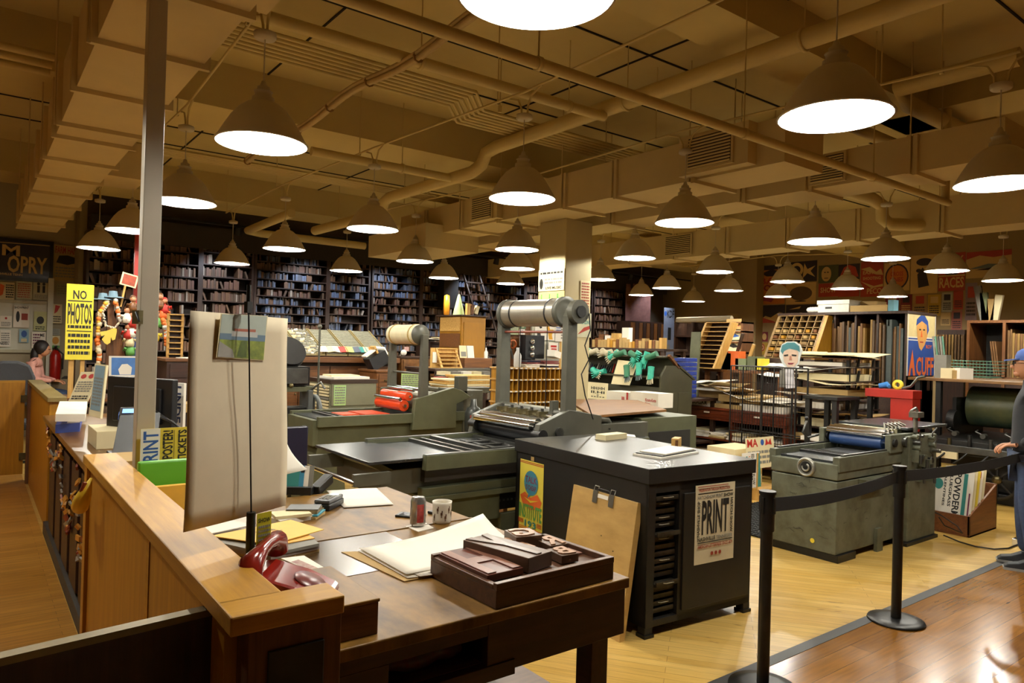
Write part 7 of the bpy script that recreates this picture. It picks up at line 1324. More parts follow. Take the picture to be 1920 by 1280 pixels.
# ================================================================ things behind the glove rack
rr = random.Random(11)
B = XB(1105, 1245, 636, 655, 9.0, .35); t = frame_table('dark_counter', (9.0, 9.6, B[2], B[3], atx(1175, 652, 9.0).z), dwood, 'dark counter behind the glove rack lined with wood blocks', 'counter'); zt = atx(1175, 652, 9.0).z
for k in range(22):
    y = B[3]-.05-(B[3]-B[2]-.1)*k/22; h_ = rr.uniform(.10, .18); bx('wood_block', [9.02, 9.14, y-(B[3]-B[2])/22*.85, y, zt, zt+h_], rr.choice((pine, gold, mwoodz, mwood, kraft)), 'upright wood block in the long row behind the glove rack', 'block', 'wood blocks behind the glove rack')
for px, m_, h_, lb in ((1138, white, .12, 'white cup'), (1152, pine, .16, 'pine box'), (1172, white, .26, 'white framed card'), (1128, mwood, .14, 'brown tool block')): y = atx(px, 640, 9.25).y; b = MB(); b.ob((9.3, y, zt+.10+h_/2), (.1, .16, h_), m_); b.ob((9.3, y, zt+.05), (.12, .18, .10), kraft); b.build('desk_item', None, lb+' standing above the row of wood blocks', 'object')
for i in range(9):
    y = atx(1272, 680, 8.2).y; bx('blue_tray', [8.2, 8.45, y-.14, y+.14, 1.02+.065*i, 1.02+.065*i+.055], mat('tray_blue', '#1c2f7a', .35), 'blue plastic tray beside the glove rack, %s of its tall stack' % UPS[i], 'tray', 'stacked blue trays', bevel=.004)
    y2 = atx(1258, 680, 8.5).y; bx('grey_tray', [8.5, 8.75, y2-.14, y2+.14, 1.02+.065*i, 1.02+.065*i+.05], greyp, 'grey tray behind the blue trays, %s of its stack' % UPS[i], 'tray', 'stacked grey trays', bevel=.004)
frame_table('tray_table', (8.15, 8.85, atx(1285, 680, 8.2).y-.1, atx(1245, 680, 8.5).y+.2, 1.01), dwood, 'dark table under the stacks of blue and grey trays')
# leaning ladder-like galley rack, grey plank, shelf
def galley_rack(name, px0, px1, yt, yb, X, lb, n, lean=.25, fm=pine, sk=0):
    y0 = atx(px0, (yt+yb)/2, X).y; y1 = atx(px1, (yt+yb)/2, X).y; zt = atx((px0+px1)/2, yt, X).z; zb = atx((px0+px1)/2, yb, X).z; t = thing(name, lb, 'rack', (X, (y0+y1)/2, zb))
    P = lambda y, f: Vector((X+lean*f, y-sk*f, zb+(zt-zb)*f))
    for y in (y0, y1): b = MB(); b.ext([P(y-.02, 0), P(y+.02, 0), P(y+.02, 1), P(y-.02, 1)], (.18, 0, 0), fm); b.build('side_board', t)
    b = MB(); b.ext([P(y1, 0)+Vector((.15, 0, 0)), P(y0, 0)+Vector((.15, 0, 0)), P(y0, 1)+Vector((.15, 0, 0)), P(y1, 1)+Vector((.15, 0, 0))], (.02, 0, 0), dwoodz); b.build('back_panel', t)
    for i in range(n+1): b = MB(); f = i/n; p = P(y0, f); q = P(y1, f); b.ext([q, p, p+Vector((.15, 0, 0)), q+Vector((.15, 0, 0))], (0, 0, .012), fm); b.build('shelf', t)
    return t, zb
t, zb = galley_rack('galley_rack', 1292, 1338, 604, 690, 9.6, 'pine ladder-like galley rack leaning back in the middle of the room', 10, .25, pine, .14)
bx('rack_base', [9.5, 10.3, atx(1318, 690, 9.9).y+.02, atx(1275, 690, 9.6).y+.1, 0, zb], dwood, 'dark cabinet under the ladder-like galley rack', 'cabinet')
y = atx(1290, 650, 9.3).y; b = MB(); b.ext([(9.4, y+.12, .0), (9.4, y-.10, 0), (9.5, y-.08, atx(1290, 622, 9.5).z), (9.5, y+.10, atx(1290, 622, 9.5).z)], (.03, 0, 0), pgreen); b.build('grey_plank', None, 'grey-green plank standing left of the ladder-like galley rack', 'plank')
B = XB(1352, 1392, 603, 660, 11.5, .4); t = thing('narrow_shelf', 'narrow brown shelf holding small prints beside the wall pilaster', 'shelf', (11.6, (B[2]+B[3])/2, 0))
for y in (B[2], B[3]-.04): b = MB(); b.box(11.5, 11.85, y, y+.04, 0, B[5], mwoodz); b.build('side_panel', t)
for f in (.0, .35, .7, 1): z = B[4]+(B[5]-B[4])*f; b = MB(); b.box(11.5, 11.85, B[2], B[3], z-.03, z, mwood); b.build('shelf', t)
for k, (f, m_) in enumerate(((.0, cream), (.35, cream), (.7, kraft))): z = B[4]+(B[5]-B[4])*f; poster('small_print', (11.55, B[3]-.08, z+.01), (0, -1, 0), ZD, (B[3]-B[2])*.7, .22, m_, [('p', [(.1, .5), (.5, .7), (.9, .4), (.5, .3)], [black, blue, rd][k])], 'small print on the %s shelf beside the wall pilaster' % ('lowest', 'middle', 'upper')[k], 'print')
p = atx(1270, 600, 12.5); q = atx(1372, 597, 12.5); b = MB(); b.cyl((12.5, p.y, p.z), (12.5, q.y, q.z), .06, paint_wall); b.build('paper_roll', None, 'long pale roll lying on the shelves before the bare grey wall', 'roll')
t = thing('low_dark_shelves', 'dark shelf unit under the long pale roll', 'shelf', (12.6, (p.y+q.y)/2, 0))
for f in (.35, .8, 1.2, 1.6, 2.0): 
    if f < p.z: b = MB(); b.box(12.4, 12.8, q.y, p.y, f, f+.03, dwood); b.build('shelf', t)
for f in (0, .33, .66, 1): y = q.y+(p.y-q.y-.04)*f; b = MB(); b.box(12.4, 12.8, y, y+.04, 0, p.z-.06, dwoodz); b.build('upright', t)
b = MB(); b.box(12.78, 12.8, q.y, p.y, 0, p.z-.06, dwood); b.build('back_panel', t)
for i, (px, yt, w_, m_, lb) in enumerate(((1328, 662, .10, mat('book_green', '#8ca05a', .6), 'green folder'), (1334, 668, .08, white, 'white folder'), (1342, 672, .25, kraft, 'brown carton'), (1356, 660, .22, MATS['card_dark'], 'dark carton'), (1364, 662, .16, mat('box_teal', '#5c8a94', .6), 'teal carton'), (1376, 658, .2, orange, 'orange and white ball pack'), (1390, 672, .2, mat('book_sage', '#7c8660', .6), 'sage board'), (1412, 668, .18, mat('book_moss', '#5e6344', .6), 'moss board'), (1424, 672, .12, yellow, 'small yellow box'))):
    c = atx(px, yt, 9.9); zb = atx(px, 693, 9.9).z; b = MB(); b.ob((9.98, c.y, (c.z+zb)/2), (.2, w_, c.z-zb), m_); b.build('counter_item', None, lb+' standing on the long brown counter in the middle distance', 'box')
y0, y1 = atx(1322, 693, 9.9).y, atx(1470, 693, 9.9).y; frame_table('long_counter', (9.85, 10.3, y1, y0, atx(1390, 694, 9.9).z), mwood, 'long brown counter holding folders and cartons left of the teal-haired portrait', 'counter')
b = MB(); a = atx(1402, 672, 9.95); b.ob((10.0, a.y, a.z+.02), (.03, .05, .45), pine, 0, 0, .35); b.ob((10.0, a.y+.22, a.z+.14), (.03, .05, .55), dwoodz, 0, 0, .3); b.build('easel', None, 'pine and dark easel legs leaning on the long brown counter', 'easel')
# slanted compartment rack
t, zb = galley_rack('compartment_rack', 1434, 1520, 590, 672, 10.3, 'slanted wooden compartment rack filled with small type beside the galley boards', 7, .4, mat('rack_wood', '#7d6238', .5))
y0 = atx(1434, 630, 10.3).y; y1 = atx(1520, 630, 10.3).y; zt = atx(1477, 590, 10.3).z
for k in range(1, 6): b = MB(); y = y0+(y1-y0)*k/6; b.ext([(10.31, y-.008, zb), (10.31, y+.008, zb), (10.71, y+.008, zt), (10.71, y-.008, zt)], (.14, 0, 0), MATS['rack_wood']); b.build('divider', t)
for r in range(5):
    for k in range(6):
        y = y0+(y1-y0)*(k+.5)/6; f = r/7; b = MB(); b.ob((10.3+.4*f+.06, y, zb+(zt-zb)*f+.05), (.08, abs(y1-y0)/6*rr.uniform(.3, .7), .05), rr.choice((mwood, kraft, MATS['rack_wood'], gold)), rr.uniform(-.2, .2)); b.build('small_type', t)
b = MB(); b.ext([(10.28, y1-.03, zb), (10.9, y1-.03, zb), (10.9, y1-.03, zt), (10.66, y1-.03, zt)], (0, -.05, 0), gold); b.build('end_board', t)
bx('rack_base', [10.25, 10.71, y1-.1, y0+.1, 0, zb], dwood, 'dark base cabinet under the slanted compartment rack', 'cabinet')
# tall galley-board cabinet
GX = 10.75; ya = atx(1500, 640, GX).y; yb = atx(1700, 640, GX).y; zt = atx(1620, 584, GX).z; zb = atx(1620, 722, GX).z; z2 = zb-.05
t = thing('galley_board_cabinet', 'huge dark cabinet packed with upright wooden galley boards, poster on its end', 'cabinet', (GX, (ya+yb)/2, 0))
b = MB(); b.box(GX-.03, GX+.95, yb-.02, ya+.4, zt-.04, zt, dwood); b.build('top', t, bevel=.003)
b = MB(); b.box(GX, GX+.9, yb, yb+.03, 0, zt-.04, dwoodz); b.build('side_panel', t); b = MB(); b.box(GX, GX+.9, ya+.3, ya+.33, 0, zt-.04, dwoodz); b.build('side_panel', t)
b = MB(); b.box(GX, GX+.9, yb, ya+.3, 0, z2, dwood); b.box(GX+.8, GX+.85, yb, ya+.3, z2, zt, dwood); b.build('base', t)
for f in (.0, .25, .45, .65, .82): y = yb+(ya-yb)*f; b = MB(); b.box(GX+.02, GX+.7, y, y+.03, z2, zt-.04, dwoodz); b.build('divider', t)
gbm = [mat('galley_tan', '#86662f', .55, var=.12, scale=8), mat('galley_umber', '#664822', .55, var=.12, scale=8), mat('galley_rust', '#6c4822', .55, var=.12, scale=8), mat('galley_slate', '#3d4440', .5, var=.12), mat('galley_dark', '#4a3620', .55, var=.12)]
y = ya+.25; k = 0
while y > yb+.06:
    w_ = rr.uniform(.018, .036); h_ = rr.uniform(.78, .9)*(zt-z2); m_ = rr.choice(gbm); f_c = (y-yb)/(ya+.3-yb)
    if rr.random() < .93:
        o = bx('galley_board', [GX-.01+rr.uniform(0, .05), GX+.6, y-w_, y, z2, z2+h_], m_, '%s upright galley board in the huge dark cabinet, %s' % ({'tan': 'tan', 'umber': 'brown', 'rust': 'rust brown', 'slate': 'slate', 'dark': 'dark'}[m_.name.split('_')[1]], 'end next to the poster' if f_c < .25 else 'near middle' if f_c < .5 else 'far middle' if f_c < .75 else 'end next to the compartment rack'), 'galley board', 'galley boards in the huge cabinet', bevel=0)
    y -= w_+.004
b = MB(); B = [0]; pos = Vector((GX+.02, yb-.006, 0)); x1 = aty(1755, 640, yb).x
navy2 = mat('poster_royal', '#27478c', .6)
zb_ = aty(1728, 704, yb).z
poster('wall_poster', (GX+.0, yb-.006, zb_), (1, 0, 0), ZD, min(x1-GX, .92), zt-zb_-.02, mat('poster_sun', '#d8c48a', .6), [('r', 0, 0, 1, .62, navy2), ('r', 0, .60, 1, .62, white), ('r', 0, .56, 1, .575, white), ('p', [(.32, .78), (.36, .92), (.5, .97), (.66, .9), (.74, .75), (.7, .62), (.62, .5), (.5, .40), (.42, .45), (.35, .6)], mat('poster_flesh', '#d39a52', .6)), ('p', [(.3, .8), (.32, .9), (.45, .97), (.6, .97), (.72, .88), (.76, .74), (.70, .66), (.68, .82), (.5, .88)], navy2),
    ('e', .44, .74, .04, .012, black), ('e', .58, .74, .04, .012, black), ('r', .44, .53, .56, .55, MATS['poster_red']), ('p', [(.48, .72), (.5, .72), (.53, .62), (.46, .62)], orange), ('t', 'ROY', .66, .44, .88, .50, orange), ('p', [(.05, 0), (.18, .42), (.30, 0), (.22, 0), (.19, .12), (.15, .12), (.12, 0)], orange), ('t', 'CUFF', .32, .0, .95, .30, orange), ('r', .0, 0, .025, 1, white), ('r', .975, 0, 1, 1, white)],
    'large blue and orange poster of a smiling singer on the end of the huge cabinet', 'poster')
# boxes on top
def carton(px0, px1, yt, X, Yd, m, lb, nm='carton', lid=None, pxr=None):
    y0 = atx(px0, yt, X).y; y1 = atx(px1, yt, X).y; z1 = atx(px0, yt, X).z; t = thing(nm, lb, 'box', (X, y0, zt)); b = MB(); b.box(X, X+Yd, y1, y0, zt, z1, m); b.build('box_body', t, bevel=.003)
    return t, y0, y1, z1
t, y0, y1, z1 = carton(1534, 1592, 564, GX, .35, mat('archive_white', '#d2cec2', .6), 'white archive box with a hand hole on the huge cabinet', 'archive_box')
b = MB(); b.box(GX-.012, GX+.36, y1-.012, y0+.012, z1-.06, z1+.005, MATS['archive_white']); b.build('lid', t); b = MB(); b.box(GX-.002, GX+.001, (y0+y1)/2+.02, (y0+y1)/2+.13, z1-.13, z1-.10, black); b.build('hand_hole', t)
b = MB()
for i in range(5): b.ball((GX+.1, atx(1514+4*i, 580, GX).y, zt+.05), .07, white, 1, 1, .7, 8)
b.build('crumpled_cloth', None, 'crumpled white cloth beside the archive box', 'cloth')
carton(1594, 1664, 573, GX, .3, kraft, 'long flat kraft carton on the huge cabinet', 'kraft_box'); t, y0, y1, z1 = carton(1612, 1645, 565, GX+.32, .3, kraft, 'kraft carton behind the flat one on the huge cabinet', 'kraft_box')
carton(1665, 1676, 562, GX, .15, mat('box_teal', '#5c8a94', .6), 'small teal box at the near end of the huge cabinet', 'teal_box')
# piled drying rack
QX = 9.0; ya = atx(1495, 700, QX).y; yb = atx(1592, 700, QX).y; t = thing('drying_rack', 'dark frame rack stacked with trays of paper in front of the galley board cabinet', 'rack', (QX+.4, (ya+yb)/2, 0)); x2 = QX+.85
lv = [.30, .55, .74, .98, 1.16, 1.36, 1.55, 1.66]
for x in (QX+.02, x2-.06):
    for y in (yb+.01, ya-.05): b = MB(); b.box(x, x+.04, y, y+.04, 0, 1.68, iron); b.build('post', t)
for i, z in enumerate(lv): b = MB(); b.box(QX-.02, x2, yb, ya, z-.02, z, [dwood, mwood, dwood][i % 3]); b.build('tray', t)
for i in range(len(lv)-1):
    b = MB(); z = lv[i]; b.ext([(x2-.25, yb-.01, z), (x2-.21, yb-.01, z), (x2-.17, yb-.01, z+.14), (x2-.21, yb-.01, z+.14)], (0, .02, 0), iron); b.build('bracket', t); b = MB(); b.ext([(QX+.2, yb-.01, z), (QX+.24, yb-.01, z), (QX+.28, yb-.01, z+.14), (QX+.24, yb-.01, z+.14)], (0, .02, 0), iron); b.build('bracket', t)
for i, z in enumerate(lv[:-1]):
    hh = (lv[i+1]-z)*.45; b = MB(); b.ob((QX+.38+rr.uniform(-.05, .03), (ya+yb)/2+rr.uniform(-.05, .08), z+hh/2+.001), (.78, abs(ya-yb)*rr.uniform(.8, 1.05), hh), [white, kraft, cream, white, kraft, cream, white][i], rr.uniform(-.08, .08)); b.build('paper_pile', None, '%s pile of paper in the dark drying rack' % ('lowest white', 'second kraft', 'third cream', 'fourth white', 'fifth kraft', 'sixth cream', 'topmost white')[i], 'papers', 'paper piles in the drying rack')
b = MB(); b.ob((QX+.35, (ya+yb)/2, 1.68), (.9, .8, .01), cream, .1, .05); b.ob((QX+.1, ya-.05, 1.70), (.35, .5, .008), cream, .3, -.2); b.build('loose_boards', None, 'warped cream boards lying on top of the drying rack', 'boards')
# portrait head on a stick
PX_ = 8.69; P = lambda x, y: atx(x, y, PX_)
t = thing('portrait_cutout', 'flat cutout of a man\'s head with teal hair, paper slips hanging below', 'cutout', P(1482, 720))
b = MB(); b.ext([P(x, y) for x, y in ((1462, 655), (1466, 645), (1476, 640), (1490, 640), (1500, 646), (1504, 658), (1500, 668), (1497, 682), (1490, 690), (1476, 690), (1467, 682), (1461, 668))], (.015, 0, 0), mat('cutout_white', '#cfd3ce', .6)); b.build('backing', t)
b = MB(); f_ = lambda L, m, l: b.ext([P(x, y)-Vector((l, 0, 0)) for x, y in L], (.002, 0, 0), m)
f_([(1468, 662), (1474, 656), (1494, 654), (1497, 662), (1496, 678), (1489, 688), (1477, 688), (1470, 678)], mat('face_tint', '#d2b49c', .6), .003); f_([(1464, 658), (1467, 647), (1477, 642), (1490, 642), (1499, 649), (1500, 660), (1496, 657), (1480, 653), (1470, 658), (1468, 664)], mat('hair_teal', '#3f7a80', .6), .005)
f_([(1470, 665), (1478, 664), (1478, 667), (1471, 668)], black, .006); f_([(1485, 664), (1494, 665), (1493, 668), (1485, 667)], black, .006); f_([(1481, 667), (1484, 667), (1485, 675), (1480, 675)], mat('nose_tint', '#a8735c', .6), .006); f_([(1477, 680), (1489, 680), (1486, 683), (1479, 683)], wn, .006); b.build('painted_face', t)
b = MB(); b.ext([P(x, y)-Vector((.03, 0, 0)) for x, y in ((1474, 690), (1490, 687), (1493, 727), (1476, 728))], (.002, 0, 0), mat('slip_white', '#d6d2d6', .7)); b.build('paper_slip', t); b = MB(); b.ext([P(x, y)-Vector((.01, 0, 0)) for x, y in ((1463, 694), (1474, 690), (1476, 726), (1461, 726))], (.002, 0, 0), greyp); b.build('paper_slip', t)
b = MB(); q = P(1484, 700); b.cyl((PX_+.03, q.y, .0), (PX_+.03, q.y, q.z+.1), .015, iron, n=8); b.cyl((PX_+.03, q.y, 0), (PX_+.03, q.y, .02), .14, iron, n=20); b.build('stick', t)
# reddish flat file with papers and wire cage
FX = 8.75; ya = atx(1284, 760, FX).y; yb = atx(1474, 760, FX).y; zt = atx(1380, 768, FX).z
rw = wood('red_brown_wood', '#6e2f14', '#4a1d0c', .4, 1)
drawer_cabinet('flat_file', [FX, FX+.9, yb, ya, .72, zt], 1, 'red-brown flat file covered in papers behind the glove rack', rw, rw, face='x', hm=white)
sf = thing('open_shelves', 'open brown shelves full of loose papers under the red-brown flat file', 'shelf', (FX+.4, (ya+yb)/2, 0))
for z in (.1, .40, .69): b = MB(); b.box(FX, FX+.9, yb, ya, z, z+.025, rw); b.build('shelf', sf)
for y in (yb, (ya+yb)/2, ya-.04): b = MB(); b.box(FX, FX+.9, y, y+.04, 0, .70, rw); b.build('upright', sf)
b = MB(); b.box(FX+.87, FX+.9, yb, ya, .1, .7, dwood); b.build('back_panel', sf)
for k in range(10):
    y = ya-.15-(ya-yb-.2)*(k % 5+.5)/5; z = .425 if k < 5 else .125; hh = rr.uniform(.03, .14); b = MB()
    for q in range(4): b.ob((FX+.36+rr.uniform(-.03, .03), y, z+hh*(q+.5)/4+.002), (.66, .27, hh/4-.002), rr.choice((white, cream, white, kraft)), rr.uniform(-.08, .08))
    b.build('paper_stack', None, 'ragged paper pile %s, %s shelf under the flat file' % (('at the far end', 'second from the far end', 'in the middle', 'second from the near end', 'at the near end')[k % 5], ('upper', 'lower')[k//5]), 'papers', 'paper piles under the flat file')
for i, (f0, f1, h0, h1, m_, lb) in enumerate(((.02, .30, 0, .10, white, 'white tin-edged stack reading SUGAR end'), (.02, .42, .24, .27, white, 'wide white sheets on the left half'), (.30, .60, 0, .06, kraft, 'kraft bundle in the middle'), (.56, .98, 0, .09, white, 'thick ream of white paper at the near end'), (.35, .75, .10, .20, kraft, 'fanned brown boards'))):
    b = MB(); b.ob((FX+.38, ya+(yb-ya)*(f0+f1)/2, zt+(h0+h1)/2+.002), (.7, abs(yb-ya)*(f1-f0), h1-h0), m_, rr.uniform(-.06, .06))
    if h0: b.ob((FX+.45, ya+(yb-ya)*(f0+f1)/2, zt+h0/2+.002), (.5, abs(yb-ya)*(f1-f0)*.8, h0-.002), kraft, 0)
    b.build('paper_stack', None, lb+' of the red-brown flat file', 'papers')
b = MB(); b.text('SUGAR', (FX+.02, ya-.12, zt+.03), (0, -1, 0), ZD, .28, .05, black, .02); b.build('carton_lettering', None, 'black SUGAR lettering on the paper stack carton', 'lettering')
wr = mat('cage_wire', '#1d1a16', .5, .3, var=0); CX = 8.35; ya = atx(1370, 730, CX).y; yb = atx(1492, 730, CX).y; z0, z1 = .25, atx(1430, 688, CX).z
t = thing('wire_cage', 'black wire cage rack standing before the red-brown flat file', 'cage', (CX+.15, (ya+yb)/2, 0))
for x in (CX, CX+.28):
    for y in (ya, (ya+yb)/2, yb): b = MB(); b.cyl((x, y, 0), (x, y, z1), .012, wr, n=6); b.build('post', t)
for z in (z0, .62, z1):
    b = MB()
    for x in (CX, CX+.28): b.cyl((x, ya, z), (x, yb, z), .008, wr, n=5)
    for y in (ya, yb): b.cyl((CX, y, z), (CX+.28, y, z), .008, wr, n=5)
    b.build('rail', t)
b = MB()
for i in range(26): y = ya+(yb-ya)*i/25; b.cyl((CX, y, z0), (CX, y, z1), .0035, wr, n=4)
for i in range(7): z = z0+(z1-z0)*i/6; b.cyl((CX, ya, z), (CX, yb, z), .003, wr, n=4)
b.build('wire_mesh', t)
b = MB(); b.box(CX+.02, CX+.26, yb+.02, ya-.02, z0, z0+.02, dwood); b.build('shelf', t)
# steel table with papers under the drying rack side
t = frame_table('steel_trolley', (8.3, 8.85, atx(1570, 760, 8.3).y, atx(1505, 760, 8.3).y, atx(1530, 742, 8.3).z), iron, 'black iron trolley with papers on its shelf, left of the scuffed press', 'trolley')
for i, z in enumerate((.40, .62)): b = MB(); b.ob((8.58, atx(1537, 770, 8.4).y, z+.03), (.45, .45, .05), [cream, white][i], .05); b.build('paper_stack', None, ('cream', 'white')[i]+' paper stack on the black iron trolley', 'papers')
bx('pine_plank', [8.2, 8.26, atx(1540, 800, 8.2).y, atx(1500, 800, 8.2).y, .50, .58], pine, 'short pine plank low beside the black iron trolley', 'plank')
frame_table('low_bench', (8.0, 8.3, atx(1552, 810, 8.1).y, atx(1495, 810, 8.1).y, .50), dwood, 'low dark bench behind the scuffed press', 'bench', False)
# red stand with clutter
a = atx(1622, 727, 8.9); c = atx(1712, 727, 8.9); zt = a.z; rc = mat('stand_red', '#9c1f12', .4, var=.06)
t = thing('red_stand', 'bright red metal stand with gloves and tape on its top', 'stand', (9.1, (a.y+c.y)/2, 0))
b = MB(); b.box(8.9, 9.14, c.y, a.y, zt-.10, zt, rc); b.build('top', t, bevel=.004); ym = atx(1668, 750, 8.9).y
b = MB(); b.box(8.92, 9.13, c.y+.01, ym, .3, zt-.10, rc); b.build('cabinet', t, bevel=.004); b = MB(); b.box(8.94, 8.99, a.y-.06, a.y-.01, 0, zt-.10, iron); b.box(8.94, 8.99, c.y+.02, c.y+.07, 0, .3, iron); b.build('leg', t)
b = MB(); b.tube([(9.0, a.y-.12, zt+.03), (9.05, a.y-.2, zt+.05), (9.0, a.y-.25, zt+.03)], [.03, .04, .02], mat('glove_blue', '#2b6fb0', .7), 8); b.build('work_glove', None, 'bright blue glove on the red stand', 'glove'); b = MB(); b.lathe([(.03, -.02), (.06, -.02), (.06, .02), (.03, .02), (.03, -.02)], (9.0, a.y-.35, zt+.06), yellow, 18, 'x'); b.build('tape_roll', None, 'yellow tape roll on the red stand', 'tape'); b = MB(); b.tube([(9.0, a.y-.4, zt+.02), (9.0, a.y-.5, zt+.05), (9.0, a.y-.58, zt+.16), (9.0, a.y-.66, zt+.18)], .016, steel, 8); b.build('crank_handle', None, 'grey crank handle on the red stand', 'handle')
# ================================================================ big cylinder press on the right
KX = 9.75; ya = atx(1702, 706, KX).y; yb = 2.75; zt = atx(1800, 711, KX).z
t = thing('cylinder_press', 'large black cylinder press with a wooden feed table behind the man in the cap', 'printing press', (KX+.8, (ya+yb)/2, 0))
b = MB(); b.box(KX, KX+1.5, yb, ya, zt-.035, zt, wood('feed_table_wood', '#8a6434', '#5e4020', .4, 1)); b.build('feed_table', t, bevel=.003)
b = MB(); b.cyl((KX+.75, ya-.5, 1.08), (KX+.75, yb-.1, 1.08), .26, mat('cylinder_olive', '#6a6434', .4, var=.1, col2='#1f4038', scale=1.5), n=40); b.build('cylinder', t)
for y in (ya-.42, yb): b = MB(); b.box(KX+.3, KX+1.2, y-.05, y, .35, 1.2, iron); b.cyl((KX+.3, y-.07, .9), (KX+.3, y+.02, .9), .14, iron, n=24); b.build('side_frame', t, bevel=.01)
b = MB(); b.box(KX-.35, KX+1.3, yb, ya-.3, .55, .72, iron); b.box(KX-.4, KX-.35, yb-.1, ya-.2, .58, .66, steel); b.build('bed', t, bevel=.006)
b = MB(); b.box(KX-.1, KX+1.1, yb+.1, ya-.5, .0, .12, iron); b.box(KX, KX+.2, yb+.2, ya-.6, .12, .55, iron); b.box(KX+.8, KX+1.0, yb+.2, ya-.6, .12, .55, iron); b.build('base', t, bevel=.01)
for y in (ya-.1, ya-.35): b = MB(); b.box(KX+.05, KX+.12, y-.03, y+.03, 0, zt-.03, iron); b.build('leg', t)
b = MB(); b.lathe([(.20, -.02), (.24, -.02), (.24, .02), (.20, .02), (.20, -.02)], (KX-.2, 3.15, .3), iron, 30, 'x'); b.lathe([(.0001, -.03), (.05, -.03), (.05, .03), (.0001, .03)], (KX-.2, 3.15, .3), hg, 14, 'x')
for a_ in range(4): b.ob((KX-.2, 3.15, .3), (.02, .02, .42), iron, 0, 0, a_*.785)
b.build('flywheel', t)
for i in range(5): b = MB(); b.cyl((KX-.38, yb+.2+.3*i, .80), (KX-.30, yb+.2+.3*i, .80), .03, steel, n=12); b.tube([(KX-.33, yb+.2+.3*i, .8), (KX-.3, yb+.3+.3*i, .84), (KX-.1, yb+.35+.3*i, .84)], .01, steel, 6); b.build('linkage', t)
b = MB(); b.box(KX-.42, KX-.38, 3.5, 3.75, .50, .58, cream); b.build('tag_card', None, 'cream card stuck low on the black cylinder press', 'card')
# clutter on feed table: wire basket, boxes, tube shapes
wg = mat('basket_green', '#55806a', .5, .3, var=0); ya_ = atx(1788, 690, KX+.6).y; yb_ = atx(1868, 690, KX+.6).y; t = thing('wire_basket', 'green wire basket tray on the wooden feed table', 'basket', (KX+.6, ya_, zt)); b = MB()
for i in range(6): z = zt+.03+.04*i; e = .02*i; b.tube([(KX+.4, ya_+e*.3, z), (KX+.4, yb_-e, z), (KX+.8, yb_-e, z), (KX+.8, ya_+e*.3, z), (KX+.4, ya_+e*.3, z)], .004, wg, 4)
for i in range(14): y = ya_+(yb_-ya_)*i/13; b.cyl((KX+.4, y, zt+.01), (KX+.4, y, zt+.24), .003, wg, n=4); b.cyl((KX+.4, y, zt+.02), (KX+.8, y, zt+.02), .003, wg, n=4)
b.build('wire_body', t)
for i, (px, yt, m_, lb) in enumerate(((1765, 665, greyp, 'grey tube'), (1776, 690, cream, 'crumpled cream paper'), (1793, 694, kraft, 'kraft packet'), (1803, 690, white, 'white carton'))): c = atx(px, yt, KX+.25); b = MB(); b.ob((KX+.3, c.y, (zt+c.z)/2), (.14, .14+.03*(i % 2), c.z-zt), m_, .3*i); b.build('table_item', None, lb+' at the left part of the wooden feed table', 'object')
b = MB(); c = atx(1758, 640, KX+.7); 
for k in range(5): b.tube([(KX+.7, c.y-.03*k, zt), (KX+.75, c.y+.08-.03*k, zt+.55)], .012, [greyp, wg, steel][k % 3], 6)
b.build('leaning_tubes', None, 'grey and green rods leaning beside the big blue and orange poster', 'rods')
# right rear galley cabinet
HX = 12.1; ya = atx(1812, 650, HX).y; yb = atx(1985, 650, HX).y; zt2 = atx(1860, 600, HX).z; z0 = atx(1860, 706, HX).z
t = thing('galley_cabinet', 'dark open cabinet with upright boards at the right end, behind the man', 'cabinet', (HX, (ya+yb)/2, 0))
b = MB(); b.box(HX, HX+.7, yb, ya, zt2-.04, zt2, mwood); b.box(HX, HX+.7, yb, ya, z0-.06, z0, mwood); b.build('shelf', t); ym = atx(1885, 650, HX).y
for y in (ya-.04, ym, yb): b = MB(); b.box(HX, HX+.7, y, y+.04, 0, zt2-.04, mwoodz); b.build('upright', t)
b = MB(); b.box(HX+.66, HX+.7, yb, ya, 0, zt2, black); b.box(HX+.02, HX+.66, yb, ya, 0, z0-.06, dwood); b.build('back_panel', t)
y = ym-.02
while y > yb+.05: w_ = rr.uniform(.02, .035); bx('galley_board', [HX+.02, HX+.5, y-w_, y, z0, z0+rr.uniform(.75, .85)*(zt2-z0)], rr.choice(gbm[:3]), 'reddish upright board in the cabinet behind the man', 'galley board', 'galley boards behind the man', bevel=0); y -= w_+.005
for k in range(3): y = ym+.12+.03*k; b = MB(); b.ob((HX+.2, y, z0+.27), (.3, .02, .52), gbm[2], 0, 0, -.12); b.build('galley_board', None, 'short leaning board beside the cabinet divider, %s of three' % ('first', 'second', 'third')[k], 'galley board')
for i, (px, yt, m_) in enumerate(((1838, 535, greyp), (1845, 548, mat('book_sage', '#7c8660')), (1856, 560, kraft), (1868, 552, cream))): c = atx(px, yt, HX+.3); b = MB(); b.ob((HX+.35, c.y, (zt2+c.z)/2), (.06, .10, c.z-zt2), m_, 0, 0, .12*i-.2); b.build('leaning_board', None, '%s board leaning on top of the cabinet behind the man' % ('grey', 'sage', 'kraft', 'cream')[i], 'board')
# cabinet between (below posters)
B = XB(1756, 1808, 618, 700, 12.6, .5); b = MB(); b.box(12.6, 13.1, B[2], B[3], 0, B[5], dwoodz)
t = thing('board_shelf', 'dark shelf of brown boards between the big poster and the cabinet behind the man', 'shelf', (12.6, B[2], 0)); b.build('body', t)
for k in range(9): y = B[3]-(B[3]-B[2])*(k+.5)/9; b = MB(); b.box(12.56, 12.6, y-.03, y+.03, B[4], B[5]-.08, rr.choice(gbm[:3])); b.build('board', t)
